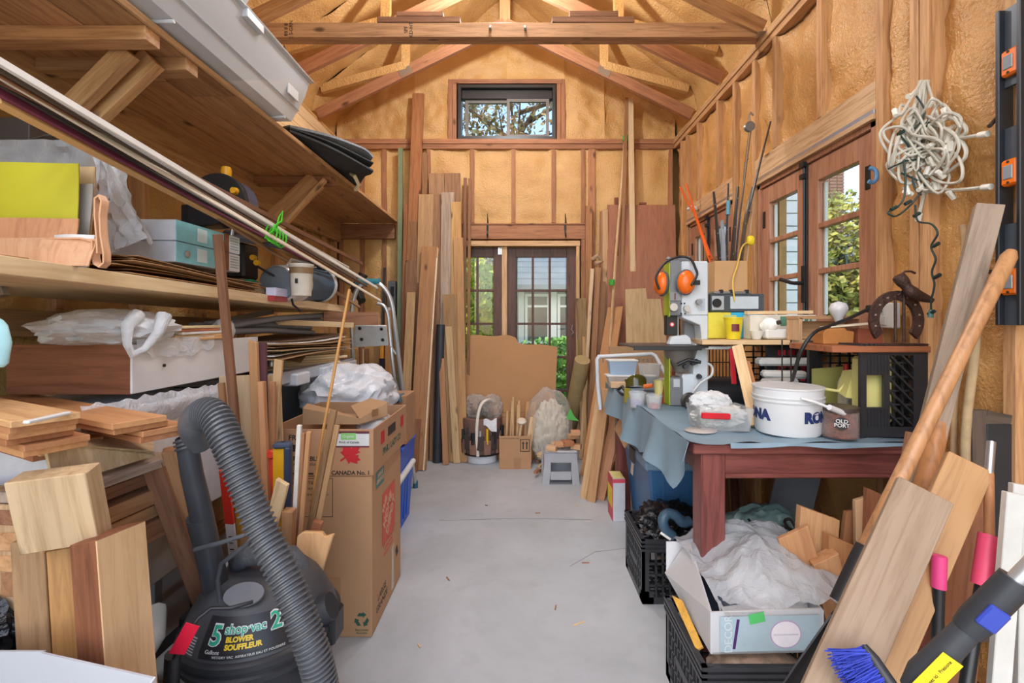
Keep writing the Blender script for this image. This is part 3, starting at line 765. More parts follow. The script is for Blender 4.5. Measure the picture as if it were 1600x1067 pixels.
# folded carpet over the shelf edge
CARP = plain('#8f959b', 0.95, var=0.35, scale=90, bumpy=0.8, name='carpet'); CARPD = plain('#3a3c3f', 0.95, var=0.2, name='carpet_backing')
cp = thing('carpet_piece', 'grey carpet remnant folded over the end of upper shelf', 'carpet', (-1.2, 2.9, SZ + 0.03))
A, B_, C_, D_ = V((-1.16, 2.40, 2.20)), V((-0.94, 3.05, 2.20)), V((-1.2, 3.45, 2.20)), V((-1.6, 2.75, 2.20))
def cg(z0, z1, curl):
    def fn(u, v):
        p = A.lerp(B_, u).lerp(D_.lerp(C_, u), v); p = p.copy()
        p.z += z0 + (z1 - z0) * u * (1 - v * 0.6) + curl * max(0, u - 0.9) * 3 + 0.012 * math.sin(v * 9 + u * 4); return p
    return fn
MB().grid(cg(0.0, 0.01, 0), 10, 8).build('lower_layer', CARPD, cp, smooth=True, solid=0.012)
MB().grid(cg(0.022, 0.13, -0.1), 14, 8).build('upper_layer', CARP, cp, smooth=True, solid=0.014)
MB().grid(cg(0.012, 0.06, 0.0), 10, 8).build('middle_layer', CARPD, cp, smooth=True, solid=0.008)
rod('rope_end', [(-1.10, 3.1, 2.19), (-1.06, 3.05, 2.16), (-1.05, 3.1, 2.12), (-1.09, 3.15, 2.10)], 0.012, plain('#e8d6b0', 0.8), cp)

# bundle of long trim strips
strips = [(92, 590, 450, '#d9d6cf', 0.019, 0.008), (102, 572, 446, '#4b4138', 0.02, 0.008), (107, 560, 440, '#8d5f38', 0.026, 0.007), (114, 595, 470, '#d9cdb8', 0.02, 0.006),
          (119, 566, 412, '#6b4328', 0.024, 0.007), (124, 555, 448, '#2d2a2a', 0.024, 0.008), (137, 480, 404, '#7d3b52', 0.030, 0.010), (152, 470, 404, '#d6ab72', 0.034, 0.018), (110, 545, 418, '#cfc9bc', 0.014, 0.006), (118, 562, 480, '#b98a58', 0.022, 0.010)]
labs = ['white painted trim strip, topmost of long tied bundle', 'charcoal edged trim strip just under the white one', 'brown trim strip in the tied overhead bundle', 'cream trim strip sagging lowest at the ladder end',
        'dark brown trim strip whose end rises past the ladder', 'black trim strip above the maroon one in bundle', 'maroon painted trim strip in the tied bundle', 'pale tan square strip along bottom of bundle', 'thin white trim strip in middle of bundle', 'light brown strip ending just above the ladder top']
for i, (yn, fx, fy, c, w, t) in enumerate(strips):
    yf = 3.12 - 0.06 * (i % 4) if fx > 500 else 2.35
    a = P(-8, yn, 0.90 + 0.012 * i); b = P(fx, fy, yf)
    bar('trim_strip', a, b, w, t, plain(c, 0.5, var=0.08) if c[1] in 'e42d7' else wood(c, None, 0.5), n=(1, 0, 0.5) if i % 2 else (1, 0, 0.2), label=labs[i], cat='trim strip', group='long trim strips tied in a bundle')
tw = thing('twine', 'bright green twine knotted around the trim strip bundle', 'twine', P(430, 370, 1.9))
TWG = plain('#4fd02a', 0.6, name='green_twine')
m = MB()
for k in range(4):
    c = P(424 + 5 * k, 364 + 3.2 * k, 1.86 + 0.03 * k)
    m.tube([c + V((0.022 * math.cos(a), 0, 0.034 * math.sin(a))) for a in [i * math.pi / 6 for i in range(13)]], 0.0035, 5)
m.build('wrap', TWG, tw, smooth=True)
k0 = P(432, 356, 1.84)
MB().tube([k0, P(436, 340, 1.86), P(442, 330, 1.88), P(440, 346, 1.85), P(430, 352, 1.83), P(425, 362, 1.82), P(414, 372, 1.83)], 0.0035, 5).build('loose_end', TWG, tw, smooth=True)

# ------------------------------------------------------------------ on the middle shelf
def on_shelf(px, y, x=None): # point on the shelf top
    return V(((px - CX) * y / F, y, mz(y)))
# upright sheets at the near end
def sheet(name, label, px0, px1, py0, py1, Y, mat, grp, th=0.003, skew=0.0, cat='sheet'):
    a, b = P(px0, py1, Y), P(px1, py0, Y)
    def fn(u, v): return V((a.x + (b.x - a.x) * u + skew * v, Y + 0.006 * math.sin(u * 5 + v * 3) + 0.01 * v, a.z + (b.z - a.z) * v))
    o = MB().grid(fn, 8, 6).build(name, mat, smooth=True, solid=th, origin=(a + b) / 2)
    return tag(o, label, cat, grp)
VEN = 'veneer and plastic sheets standing at the near shelf end'
sheet('plastic_sheet', 'translucent yellow green plastic sheet standing on middle shelf', -60, 121, 252, 418, 1.19, plain('#c9c236', 0.35, var=0.06, scale=3), VEN, skew=-0.012)
sheet('veneer_sheet', 'grey backed sheet behind the yellow plastic sheet', -60, 138, 285, 418, 1.215, plain('#a39a92', 0.6), VEN)
sheet('veneer_sheet', 'pale cream veneer board rising behind the grey sheet', -60, 142, 258, 418, 1.24, PALE, VEN)
sheet('veneer_sheet', 'orange cedar veneer sheet in front of yellow plastic', -60, 115, 340, 418, 1.165, wood('#d9955c', '#b87440', 0.5, 0.0, knots=False), VEN)
sheet('paper_sheet', 'white paper edge showing behind the folded veneer', 80, 140, 366, 418, 1.15, WHITE, VEN)
fv = thing('folded_veneer', 'orange veneer folded double with teardrop shaped loop end', 'veneer', on_shelf(150, 1.13))
pr = []
for i in range(25):
    a = -math.pi * 0.5 + math.pi * 2 * i / 24
    pr.append((0.5 + 0.5 * math.cos(a), math.sin(a)))
e0 = P(152, 415, 1.14)
loop = [(-0.30, 0.066), (-0.05, 0.068), (-0.014, 0.060), (-0.012, 0.02), (-0.008, 0.006), (0.004, 0.0), (0.014, 0.008), (0.014, 0.03), (0.006, 0.07), (0.003, 0.12), (0.008, 0.155), (0.002, 0.165), (-0.006, 0.16), (-0.006, 0.12), (0.0, 0.06), (0.001, 0.03)]
VM = wood('#e0a878', '#c98a58', 0.5, 0.0, knots=False)
def fn(u, v):
    k = u * (len(loop) - 1); i = min(len(loop) - 2, int(k)); f = k - i
    x = loop[i][0] + (loop[i + 1][0] - loop[i][0]) * f; z = loop[i][1] + (loop[i + 1][1] - loop[i][1]) * f
    return e0 + V((x * 0.85, v * 0.02, z))
MB().grid(fn, 45, 4).build('folded_sheet', VM, fv, smooth=True, solid=0.004)
sheet('veneer_sheet', 'peach veneer face at the bottom front of the folded veneer', -60, 143, 372, 416, 1.135, VM, VEN)
MB().b2(P(-30, 415, 1.02), P(40, 403, 1.12)).build('t', KRAFT)
o = bpy.data.objects['t']; o.name = 'cardboard_scrap'; tag(o, 'thin brown cardboard scraps at near left shelf edge', 'cardboard')
# bag of clear film over a dark box
db = box('dark_box', P(-60, 420, 1.42), P(140, 222, 1.62), plain('#4a4340', 0.5), label='dark box under clear plastic wrap on the near shelf', cat='box')
FILM = film('#f4f6f8', 0.22, 0.1, 0.5, 0.8, 14)
def drape(u, v):
    top = P(-60 + 225 * min(u, 0.72) / 0.72, 216 + 10 * math.sin(u * 9), 1.36 + 0.3 * v)
    if u > 0.72:
        k = (u - 0.72) / 0.28; e = P(165 + 70 * k, 228 + 150 * k ** 0.8, 1.36 + 0.14 * v); top = e
    q = V((u * 9, v * 6, 1.0)); return top + V((0.014, 0.014, 0.016)) * noise.noise(q) + V((0, 0, -0.015 * v))
pw = thing('plastic_wrap', 'clear crinkled plastic wrap draped over the dark box', 'plastic wrap', P(120, 300, 1.4))
MB().grid(drape, 36, 10).build('top_sheet', FILM, pw, smooth=True)
def drape2(u, v):
    p = P(-60 + 215 * u, 218 + (40 + 60 * u) * v, 1.36 - 0.02 * v); q = V((u * 8, v * 5, 4.0)); return p + V((0, 0.02, 0.01)) * noise.noise(q)
MB().grid(drape2, 30, 8).build('front_sheet', FILM, pw, smooth=True)
def drape3(u, v):
    a = P(150 + 30 * v, 225 + 60 * u * v, 1.37); b = P(158 + (72 if v > 0 else 0) * v, 400 - 28 * v, 1.38)
    p = a.lerp(b, u); q = V((u * 6, v * 6, 8.0)); return p + V((0.006, 0.03, 0.006)) * noise.noise(q)
MB().grid(drape3, 16, 14).build('hanging_side', film('#e8eaee', 0.5, 0.12, 0.4, 0.9, 18), pw, smooth=True)

# folders stack
fol = [wood('#c79a66', '#9a6c3c', 0.7, 0.3, knots=False), KRAFT, plain('#8a6547', 0.8), plain('#d8b083', 0.8)]
for i in range(9):
    y0, y1 = 1.30 + 0.02 * (i % 3), 1.98 + 0.05 * ((i * 7) % 4)
    zz = 0.004 + i * 0.0062
    xo_, xi = -1.075 - 0.012 * ((i * 5) % 4), -1.36
    def fn(u, v, y0=y0, y1=y1, zz=zz, xo_=xo_, xi=xi, i=i):
        y = y0 + (y1 - y0) * v; x = xi + (xo_ - xi) * u
        return V((x, y, mz(y) + zz + 0.010 * math.sin(v * 3.1 + i * 0.3) * (i > 1) + 0.004 * math.sin(u * 3 + i)))
    o = MB().grid(fn, 4, 14).build('cardboard_sheet', fol[i % 4], smooth=True, solid=0.0025, origin=(-1.2, 1.6, 1.4))
    tag(o, ORD[8 - i] + ' thin brown sheet in the stack under the teal carton', 'cardboard sheet', 'brown sheets stacked on middle shelf')
for i in range(3):
    c = P((392, 383, 374)[i], (440, 447, 458)[i], 2.0 - 0.03 * i)
    o = MB().lathe([(0.0, -0.03), (0.016, -0.03), (0.022, 0.0), (0.016, 0.03), (0.0, 0.03)], Matrix.Translation(c) @ Matrix.Rotation(math.pi / 2, 4, 'X') @ Matrix.Diagonal((1, 0.5, 1, 1)), 10).build('green_plug', plain('#2f8a6a', 0.5), smooth=True, origin=c)
    tag(o, ('green end cap on topmost brown roll by the radio', 'green end cap on middle brown roll by the radio', 'green end cap on lowest brown roll by the radio')[i], 'end cap', 'green caps on the brown rolls')

# two flat cartons with a teal front
def carton(label, z, h, y0=1.50, y1=1.84, x0=-1.31, x1=-1.085, front=None):
    t = thing('carton', label, 'box', ((x0 + x1) / 2, (y0 + y1) / 2, z), 'flat teal fronted cartons on shelf')
    box('body', (x0, y0, z), (x1, y1, z + h), plain('#c3c6cd', 0.6), t)
    box('front_panel', (x1, y0 + 0.001, z + 0.001), (x1 + 0.003, y1 - 0.1, z + h - 0.001), plain('#7fbcc2', 0.55, var=0.12, scale=30), t, bev=0)
    box('strap_band', (x1 + 0.0005, y1 - 0.098, z), (x1 + 0.005, y1 - 0.072, z + h), plain('#7c4a30', 0.5), t, bev=0)
    box('printed_label', (x1 + 0.0005, y1 - 0.07, z + 0.002), (x1 + 0.003, y1 - 0.002, z + h - 0.002), WHITE, t, bev=0)
    return t
zc = mz(1.6) + 0.066
c1 = carton('lower flat carton of the teal fronted pair', zc, 0.066); c2 = carton('upper flat carton of the teal fronted pair', zc + 0.068, 0.066)
for k, c in ((0, c1), (1, c2)):
    for j in range(5): patch('print_line', face_M((-1.0815, 1.803, zc + 0.068 * k + 0.055 - 0.010 * j), (0, 1, 0), (0, 0, 1)), 0.05, 0.003, plain('#8f9aa5', 0.6), c)
    patch('pale_sticker', face_M((-1.0815, 1.62, zc + 0.068 * k + 0.034), (0, 1, 0), (0, 0, 1)), 0.05, 0.045, plain('#c9dcdc', 0.5), c)
patch('brown_print', face_M((-1.25, 1.4995, zc + 0.018), (1, 0, 0), (0, 0, 1)), 0.03, 0.006, plain('#b3907d', 0.7), c1)
o = MB().lathe([(0, 0), (0.012, 0), (0.012, 0.004), (0.004, 0.006), (0, 0.006)], face_M((-1.081, 1.545, zc + 0.03), (0, 1, 0), (0, 0, 1)), 10).build('metal_clasp', STEEL, c1)

# benchtop band saw, black with yellow knobs
bs = thing('band_saw', 'small black band saw with yellow knobs on middle shelf', 'band saw', (-1.34, 2.12, mz(2.1)))
BW = plain('#232326', 0.38, var=0.1, name='black_enamel'); YK = plain('#e3a51e', 0.4, name='yellow_plastic')
Ys = 2.05
hub = P(345, 318, Ys); R0 = 45 * Ys / F
pts = [(R0 * math.cos(a), R0 * math.sin(a)) for a in [math.pi * i / 16 for i in range(17)]] + [(-R0, -0.10), (-R0 * 0.4, -0.10), (R0 * 0.55, -0.085), (R0 * 0.97, -0.03)]
MF = Matrix(((1, 0, 0, hub.x), (0, 0, -1, hub.y), (0, 1, 0, hub.z), (0, 0, 0, 1)))
MB().prism(pts, 0.03, MF @ Matrix.Translation((0, 0, -0.0))).build('upper_wheel_cover', BW, bs, bev=0.004)
MB().prism([(x * 0.96, y * 0.96) for x, y in pts], 0.08, MF @ Matrix.Translation((0, 0, -0.08))).build('upper_housing', plain('#4a4f66', 0.4), bs)
c = P(302, 372, Ys + 0.04); box('column', (c.x - 0.035, Ys + 0.01, mz(Ys) + 0.14), (c.x + 0.035, Ys + 0.08, hub.z), BW, bs, bev=0.005)
zt = P(385, 378, Ys).z
tb = MB().add([P(345, 366, Ys - 0.05), P(442, 384, Ys - 0.05), P(420, 368, Ys + 0.15), P(352, 358, Ys + 0.15)], [(0, 1, 2, 3)]).build('saw_table', plain('#5b5e66', 0.4, metal=0.5), bs, solid=0.016)
box('lower_housing', P(300, 440, Ys) + V((0, -0.0, 0.015)), P(405, 385, Ys + 0.12), BW, bs, bev=0.01)
box('base', (hub.x - 0.14, Ys - 0.05, mz(Ys)), (hub.x + 0.16, Ys + 0.16, mz(Ys) + 0.035), BW, bs, bev=0.004)
MB().lathe([(0, 0), (0.02, 0), (0.022, 0.03), (0.018, 0.045), (0, 0.045)], Matrix.Translation((hub.x + 0.005, Ys + 0.03, hub.z + R0 - 0.003)), 10).build('tension_knob', YK, bs, smooth=True)
MB().lathe([(0, 0), (0.016, 0), (0.013, 0.02), (0, 0.02)], face_M(P(368, 299, Ys - 0.031), (1, 0, 0), (0, 0, 1)), 12).build('cover_knob', YK, bs, smooth=True)
for q in ((398, 403), (404, 411)): MB().lathe([(0, 0), (0.012, 0), (0.012, 0.02), (0, 0.02)], face_M(P(*q, Ys - 0.02), (1, 0, 0), (0, 0, 1)), 10).build('trunnion_knob', YK, bs, smooth=True)
rod('blade_guard', [P(365, 345, Ys - 0.02), P(362, 368, Ys - 0.02)], 0.008, STEEL, bs)
rod('power_cord', [P(400, 415, Ys - 0.03), P(430, 432, 2.1), P(452, 452, 2.12), P(458, 476, 2.15), P(470, 486, 2.2)], 0.005, BLACKP, bs)

# round radio with two speakers
ra = thing('portable_radio', 'silver and blue round radio cassette player on middle shelf', 'radio', (-1.12, 2.35, mz(2.3)))
c0 = P(433, 443, 2.10); c1_ = P(499, 445, 2.62)
ax = (c1_ - c0).normalized(); Mr = frame(c0, c1_, (0, 0, 1)) @ Matrix.Diagonal((1.1, 1.1, 1, 1)); L0 = (c1_ - c0).length
SILV = plain('#c9c6c6', 0.35, metal=0.3, name='silver_plastic'); NAVY = plain('#3c5468', 0.45, name='navy')
MB().lathe([(0.0, 0.006), (0.060, 0.0), (0.074, 0.012), (0.078, 0.05), (0.078, 0.22)], Mr, 28).build('near_speaker_body', SILV, ra, smooth=True)
MB().lathe([(0.05, L0 - 0.34), (0.078, L0 - 0.33), (0.080, L0 - 0.05), (0.084, L0 - 0.04), (0.084, L0), (0.05, L0 + 0.01), (0, L0 + 0.01)], Mr, 28).build('far_speaker_body', NAVY, ra, smooth=True)
MB().lathe([(0.082, L0 - 0.03), (0.088, L0 - 0.03), (0.088, L0 + 0.005), (0.082, L0 + 0.005)], Mr, 28).build('white_rim', WHITE, ra, smooth=True)
MB().lathe([(0.05, -0.004), (0.066, -0.004), (0.070, 0.004), (0.05, 0.008)], Mr, 28).build('speaker_ring', plain('#6a6e73', 0.4), ra, smooth=True)
MB().lathe([(0, 0.001), (0.05, -0.002), (0.05, 0.006), (0, 0.006)], Mr, 28).build('speaker_cone', plain('#b0b2b4', 0.5), ra, smooth=True)
mm = MB().b2((0.02, -0.06, 0.16), (0.082, 0.03, L0 - 0.22)); mm.v = [tuple(Mr @ V(q)) for q in mm.v]; mm.build('control_panel', WHITE, ra, bev=0.006)
rod('handle', [Mr @ V((-0.02, 0.07, 0.05)), Mr @ V((-0.02, 0.10, 0.1)), Mr @ V((-0.02, 0.10, L0 - 0.1)), Mr @ V((-0.02, 0.07, L0 - 0.05))], 0.008, SILV, ra)
cup = thing('paint_tub', 'cream tub with brown band beside the round radio', 'tub', P(471, 478, 2.05))
cb = P(471, 477, 2.08); cb.z = mz(2.08)
MB().lathe([(0, 0), (0.040, 0), (0.048, 0.125), (0.051, 0.128), (0.051, 0.138), (0.045, 0.138), (0.04, 0.004)], Matrix.Translation(cb), 24, cap=False).build('tub_body', plain('#d9cdbb', 0.5), cup, smooth=True)
MB().lathe([(0.0465, 0.096), (0.0478, 0.096), (0.049, 0.122), (0.0475, 0.122)], Matrix.Translation(cb), 24).build('brown_band', plain('#8a6a48', 0.5), cup, smooth=True)
patch('black_mark', face_M(cb + V((0.0, -0.0465, 0.062)), (1, 0, 0), (0, 0, 1)), 0.012, 0.02, INK, cup)
MB().lathe([(0.0, 0.09), (0.046, 0.09)], Matrix.Translation(cb), 20, cap=False).build('contents', plain('#b9a68a', 0.8), cup)
o = box('small_pack', P(415, 462, 2.0), P(452, 452, 2.12), plain('#dcd8ee', 0.4), label='small white and lilac pack lying before radio', cat='pack')
o = box('small_pack', P(416, 470, 2.0), P(450, 463, 2.12), plain('#b03b3f', 0.4), label='small red pack under the white one by radio', cat='pack')
o = box('note_pad', P(374, 472, 1.98), P(414, 450, 2.06), plain('#d8cbb0', 0.6), label='cream paper block with brown strap by green caps', cat='note pad')

# ------------------------------------------------------------------ under the middle shelf
cab = thing('cabinet', 'old wooden cabinet lying on its back with white door', 'cabinet', (-1.28, 1.66, 1.03))
CABW = wood('#9a5a30', '#6a3618', 0.4, 0.0, knots=False, spec=0.5)
bar('end_panel', (-1.455, 1.357, 1.10), (-1.104, 1.357, 1.10), 0.142, 0.016, CABW, cab)
box('carcass', (-1.45, 1.366, 1.032), (-1.112, 2.0, 1.165), WHITE, cab)
box('door', (-1.111, 1.35, 1.03), (-1.10, 2.0, 1.17), plain('#e6e6e6', 0.35, var=0.04), cab)
MB().lathe([(0, 0), (0.005, 0), (0.005, 0.004), (0, 0.004)], face_M((-1.0995, 1.47, 1.10), (0, 1, 0), (0, 0, 1)), 10).build('knob_hole', INK, cab)
wc = thing('cabinet', 'white floor cabinet wrapped in plastic film behind shop vacuum', 'cabinet', (-1.28, 1.4, 0.45))
box('body', (-1.55, 1.18, 0.60), (-1.08, 1.75, 0.99), plain('#dfe1e4', 0.4), wc, bev=0.006)
box('lower_panel', (-1.52, 1.22, 0.44), (-1.11, 1.71, 0.60), plain('#9b968e', 0.5), wc)
for x, y in ((-1.5, 1.25), (-1.14, 1.25), (-1.5, 1.68), (-1.14, 1.68)): bar('leg', (x, y, 0), (x, y, 0.44), 0.03, 0.03, BLACKP, wc)
bar('cross_tube', (-1.14, 1.25, 0.20), (-1.14, 1.68, 0.2), 0.03, 0.03, plain('#3b3e42', 0.35, metal=0.5), wc)
def wrapf(u, v):
    y = 1.16 + 0.64 * u; q = V((u * 12, v * 5, 2.2)); k = noise.noise(q)
    return V((-1.072 + 0.018 * math.sin(v * 3.1) + 0.006 * k, y, 1.03 - 0.08 * v - 0.02 * u + 0.012 * noise.noise(q * 1.7)))
MB().grid(wrapf, 60, 8).build('film_wrap', film('#e9ecf0', 0.55, 0.1, 0.4, 1.0, 30), wc, smooth=True)
MB().tube([(-1.02, 1.28, 0.42), (-0.97, 1.26, 0.46), (-0.95, 1.23, 0.42), (-0.96, 1.20, 0.37)], [0.03, 0.032, 0.03, 0.02], 10).build('white_handle', plain('#dcdcd6', 0.4), wc, smooth=True)

# carrier bag and cards on the cabinet
bg = thing('carrier_bag', 'white thin carrier bag lying on the wooden cabinet', 'bag', (-1.2, 1.45, 1.17))
BAGM = film('#eef0f2', 0.55, 0.25, 0.35, 0.8, 16)
blob((-1.22, 1.42, 1.215), (0.15, 0.17, 0.055), 0.45, 2.6, 3, 4, flat=-0.045).build('bag_body', BAGM, bg, smooth=True)
hc = P(192, 520, 1.32)
MB().tube([hc + V((0.0, 0.05, 0.05)), hc + V((0.012, 0, 0.02)), hc + V((0.02, -0.01, -0.03)), hc + V((0.026, 0, -0.06)), hc + V((0.045, 0.02, -0.045)), hc + V((0.06, 0.05, 0.0)), hc + V((0.055, 0.08, 0.05))], [0.02, 0.016, 0.011, 0.012, 0.010, 0.014, 0.02], 8).build('bag_handle', BAGM, bg, smooth=True)
def skirt(u, v):
    y = 1.36 + 0.34 * u; return V((-1.094 + 0.004 * math.sin(u * 20), y, 1.185 - v * (0.035 + 0.028 * math.sin(u * 3.1) + 0.014 * noise.noise(V((u * 8, 3, 3))))))
MB().grid(skirt, 24, 4).build('bag_skirt', BAGM, bg, smooth=True)
blob((-1.12, 1.80, 1.20), (0.03, 0.05, 0.045), 0.5, 3, 8, 3).build('bag_end', BAGM, bg, smooth=True)
crd = ['#e3b27a', '#e9c592', '#f0efe9', '#d98f6a', '#ecd6a8']
cl_ = ['tan card in the pile beside the white carrier bag', 'light tan card above the lowest in pile', 'white card in the pile by carrier bag', 'coral printed card near top of the pile', 'cream card on top of the pile']
for i in range(5):
    z = 1.172 + 0.010 * i
    o = box('card', (-1.26, 1.52 + 0.012 * (i % 3), z), (-1.092 - 0.006 * (i % 2), 1.78 - 0.03 * (i > 2), z + 0.009), plain(crd[i], 0.6), R=rotz(0.05 * (i - 2)), label=cl_[i], cat='card', group='cards piled on the cabinet')
# grey pipes and trims
PIPE = plain('#7d8086', 0.45, name='grey_pipe')
for i, (a, b, r) in enumerate([((330, 518, 1.75), (518, 492, 2.75), 0.014), ((325, 510, 1.8), (495, 512, 2.7), 0.016), ((330, 520, 1.7), (500, 520, 2.72), 0.014), ((345, 506, 1.85), (512, 500, 2.8), 0.012)]):
    p0, p1 = P(*a), P(*b); p0.x -= 0.06; p1.x -= 0.04
    rod('grey_pipe', [p0, p0.lerp(p1, 0.5) + V((0, 0, 0.012)), p1], r, PIPE, label=('grey plastic pipe on top of the pipe bundle', 'grey plastic pipe second in the bundle', 'grey plastic pipe lowest in the bundle', 'slim grey plastic pipe at back of bundle')[i], cat='pipe', group='grey pipes under the middle shelf')
bb = bar('cedar_board', P(505, 497, 2.65), P(591, 498, 2.8), 0.075, 0.03, CEDAR, label='reddish board end poking out past the ladder', cat='board')
box('pale_end_block', P(587, 508, 2.78), P(592, 488, 2.84), PALE, bb)
bar('pale_strip', P(430, 503, 2.35), P(552, 508, 2.66), 0.028, 0.012, PALE, label='cream wood strip under the reddish board end', cat='strip')

# grey work table with stacks
wt = thing('work_table', 'grey plastic work table in the corner behind boxes', 'work table', (-1.3, 2.45, 0.0))
WTG = plain('#a3a7ad', 0.45, name='grey_plastic'); WTD = plain('#3f4a50', 0.5)
box('top', (-1.66, 2.02, 0.955), (-1.10, 2.90, 0.99), WTG, wt, bev=0.006)
bar('front_rail', (-1.05, 2.02, 0.985), (-1.02, 2.85, 0.985), 0.055, 0.05, WTG, wt, n=(1, 0, 0), bev=0.006)
for y in (2.12, 2.40, 2.76): box('rail_block', (-1.06, y, 0.945), (-0.99, y + 0.13, 1.0), plain('#c3c6cb', 0.4), wt, bev=0.006)
box('case', (-1.55, 2.12, 0.55), (-1.12, 2.8, 0.955), WTD, wt, bev=0.01)
for x, y in ((-1.6, 2.08), (-1.14, 2.08), (-1.6, 2.84), (-1.14, 2.84)): bar('leg', (x, y, 0), (x, y, 0.955), 0.045, 0.045, WTG, wt)
pn = ['#d9c19a', '#e8cf9f', '#e2c48e', '#efdcb4', '#e5c890']
for i in range(6):
    y0 = 2.16 + 0.03 * ((i * 3) % 4); z = 0.992 + 0.0125 * i
    bar('pine_strip', (-1.30 + 0.03 * (i % 3), y0 + 0.1, z + 0.006), (-1.01 - 0.02 * (i % 3), 2.72 - 0.03 * ((i * 2) % 3), z + 0.006), 0.10 - 0.008 * i, 0.012, wood(pn[i % 5], None, 0.55, 0.1, knots=False), n=(0, 0, 1),
        label=ORD[5 - i] + ' pale pine strip in the stack on grey work table', cat='strip', group='pine strips stacked on the work table')
shc = ['#8a6a4e', '#b08c64', '#e6e2da', '#6f5540', '#c9a77c', '#a37c56']
for i in range(10):
    z = 1.062 + 0.010 * i
    def fn(u, v, i=i, z=z):
        x = -1.45 + (0.40 + 0.03 * ((i * 5) % 3)) * u; y = 1.98 + (0.80 + 0.04 * ((i * 3) % 4)) * v
        return V((x, y, z + 0.012 * math.sin(v * 3 + i * 0.4) + (0.02 * u * (i == 0))))
    o = MB().grid(fn, 4, 10).build('thin_sheet', plain(shc[i % 6], 0.7), smooth=True, solid=0.004, origin=(-1.25, 2.4, z))
    tag(o, ORD[9 - i] + ' sheet in the thin pile above the pine strips', 'sheet', 'thin sheets piled on the work table')
tag(MB().add([P(432, 560, 2.3), P(470, 566, 2.3), P(480, 553, 2.42), P(440, 548, 2.42)], [(0, 1, 2, 3)]).build('bent_card', KRAFTD, solid=0.004), 'bent brown cardboard flap on the work table', 'cardboard')
o = MB().lathe([(0, 0), (0.02, 0), (0.02, 0.05), (0.012, 0.06), (0.012, 0.07), (0, 0.07)], Matrix.Translation(P(424, 572, 2.2)), 12).build('metal_knob', STEEL, smooth=True); o.name = 'drawer_pull'; tag(o, 'small steel drawer pull standing on work table corner', 'hardware')
# ================================================================== LEFT FRONT: LUMBER PILE
FLOOR = [wood(c, None, 0.5, 0.12, knots=False) for c in ('#d0914e', '#c07f42', '#dca868', '#b9743a')]
sw = box('plywood_crate', (-1.55, 0.98, 0.0), (-1.02, 1.10, 0.86), wood('#c9a173', '#9a7446', 0.6, 0.05, knots=False), label='plain plywood crate standing under the flooring planks', cat='crate')
d = V((0.895, -0.446, 0.0)); nrm = V((0.446, 0.895, 0))
def plank_end(px, py, z): return PF(px, py, z)
def flat_plank(px, py, z, L, w, t, mat, label, group, name='flooring_plank', dd=d):
    """px,py: pixel of the middle of its near end"""
    e = plank_end(px, py, z); return bar(name, e - dd * L, e, w, t, mat, n=(0, 0, 1), label=label, cat='plank', group=group, bev=0.001)
G1_ = 'flooring planks on the left pile'
flat_plank(220, 660, 1.013, 0.75, 0.105, 0.013, FLOOR[0], 'long honey flooring plank topmost of the right stack', G1_)
flat_plank(222, 668, 0.999, 0.78, 0.105, 0.013, FLOOR[1], 'flooring plank directly under the topmost long plank', G1_)
flat_plank(262, 672, 0.985, 0.72, 0.10, 0.013, FLOOR[1], 'flooring plank reaching farthest right toward the vacuum hose', G1_)
flat_plank(258, 681, 0.972, 0.70, 0.10, 0.013, FLOOR[3], 'lowest flooring plank near the vacuum hose', G1_)
nm6 = ['pale topped plank on top of the left stack with white end', 'second plank down in the left stack', 'third plank down in the left stack', 'fourth plank down in the left stack', 'fifth plank down in left stack, shorter', 'sixth plank down in the left stack']
for i in range(6):
    flat_plank(74 - 3 * i + (30 if i > 3 else 0), 656 + 9 * i, 1.050 - 0.0135 * i, 0.62, 0.10, 0.0125, FLOOR[(2, 1, 0, 3, 1, 0)[i]], nm6[i], G1_)
bar('white_end_strip', PF(40, 660, 1.058), PF(107, 645, 1.058), 0.012, 0.006, WHITE, n=(0, 0, 1), label='thin white strip on the front edge of left stack', cat='strip')
for i in range(3): flat_plank(120 - 12 * i, 693 + 8 * i, 0.955 - 0.013 * i, 0.6, 0.10, 0.0125, FLOOR[(0, 2, 3)[i]], ('plank with a chamfered end below the left stack', 'brown plank under the chamfered one', 'lowest thin plank of the left stack')[i], G1_)
ply = MB().add([P(70, 690, 0.98), P(240, 705, 1.18), P(240, 682, 1.36), P(120, 670, 1.25), P(85, 760, 0.98), P(242, 712, 1.2)], [(0, 1, 2, 3), (0, 4, 5, 1)])
tag(ply.build('plywood_offcut', wood('#d9bb8c', '#b08f5c', 0.6, 0, knots=False), solid=0.006), 'pale plywood offcut with a curled edge in the pile', 'plywood')
PG = 'thick boards lying in the left pile'
def deep(px, py, z, L, w, t, mat, label, dx=0.03, Y=1.285):
    """board lying along the depth of the room; px,py = centre of its far end"""
    e = P(px, py, Y); a = e + V((-dx, -0.31, 0.0)); return bar('board', a, e, w, t, mat, n=(0, 0, 1), label=label, cat='board', group=PG)
deep(245, 712, 0.905, 0.42, 0.14, 0.022, GREYW, 'weathered grey board with a rotten edge on the pile')
deep(225, 735, 0.868, 0.40, 0.14, 0.030, BROWN, 'dark rough board under the weathered grey board')
deep(232, 764, 0.815, 0.40, 0.13, 0.038, wood('#c8935a', '#96622f', 0.6, 0.2), 'rounded plank end in the middle of the pile')
deep(226, 790, 0.765, 0.42, 0.12, 0.032, wood('#d09a5e', '#9c6934', 0.6, 0.2), 'orange board end below the rounded plank')
deep(240, 815, 0.715, 0.40, 0.10, 0.05, wood('#ab7544', '#7a4c26', 0.65, 0.2), 'thick brown block end lowest at right of pile')
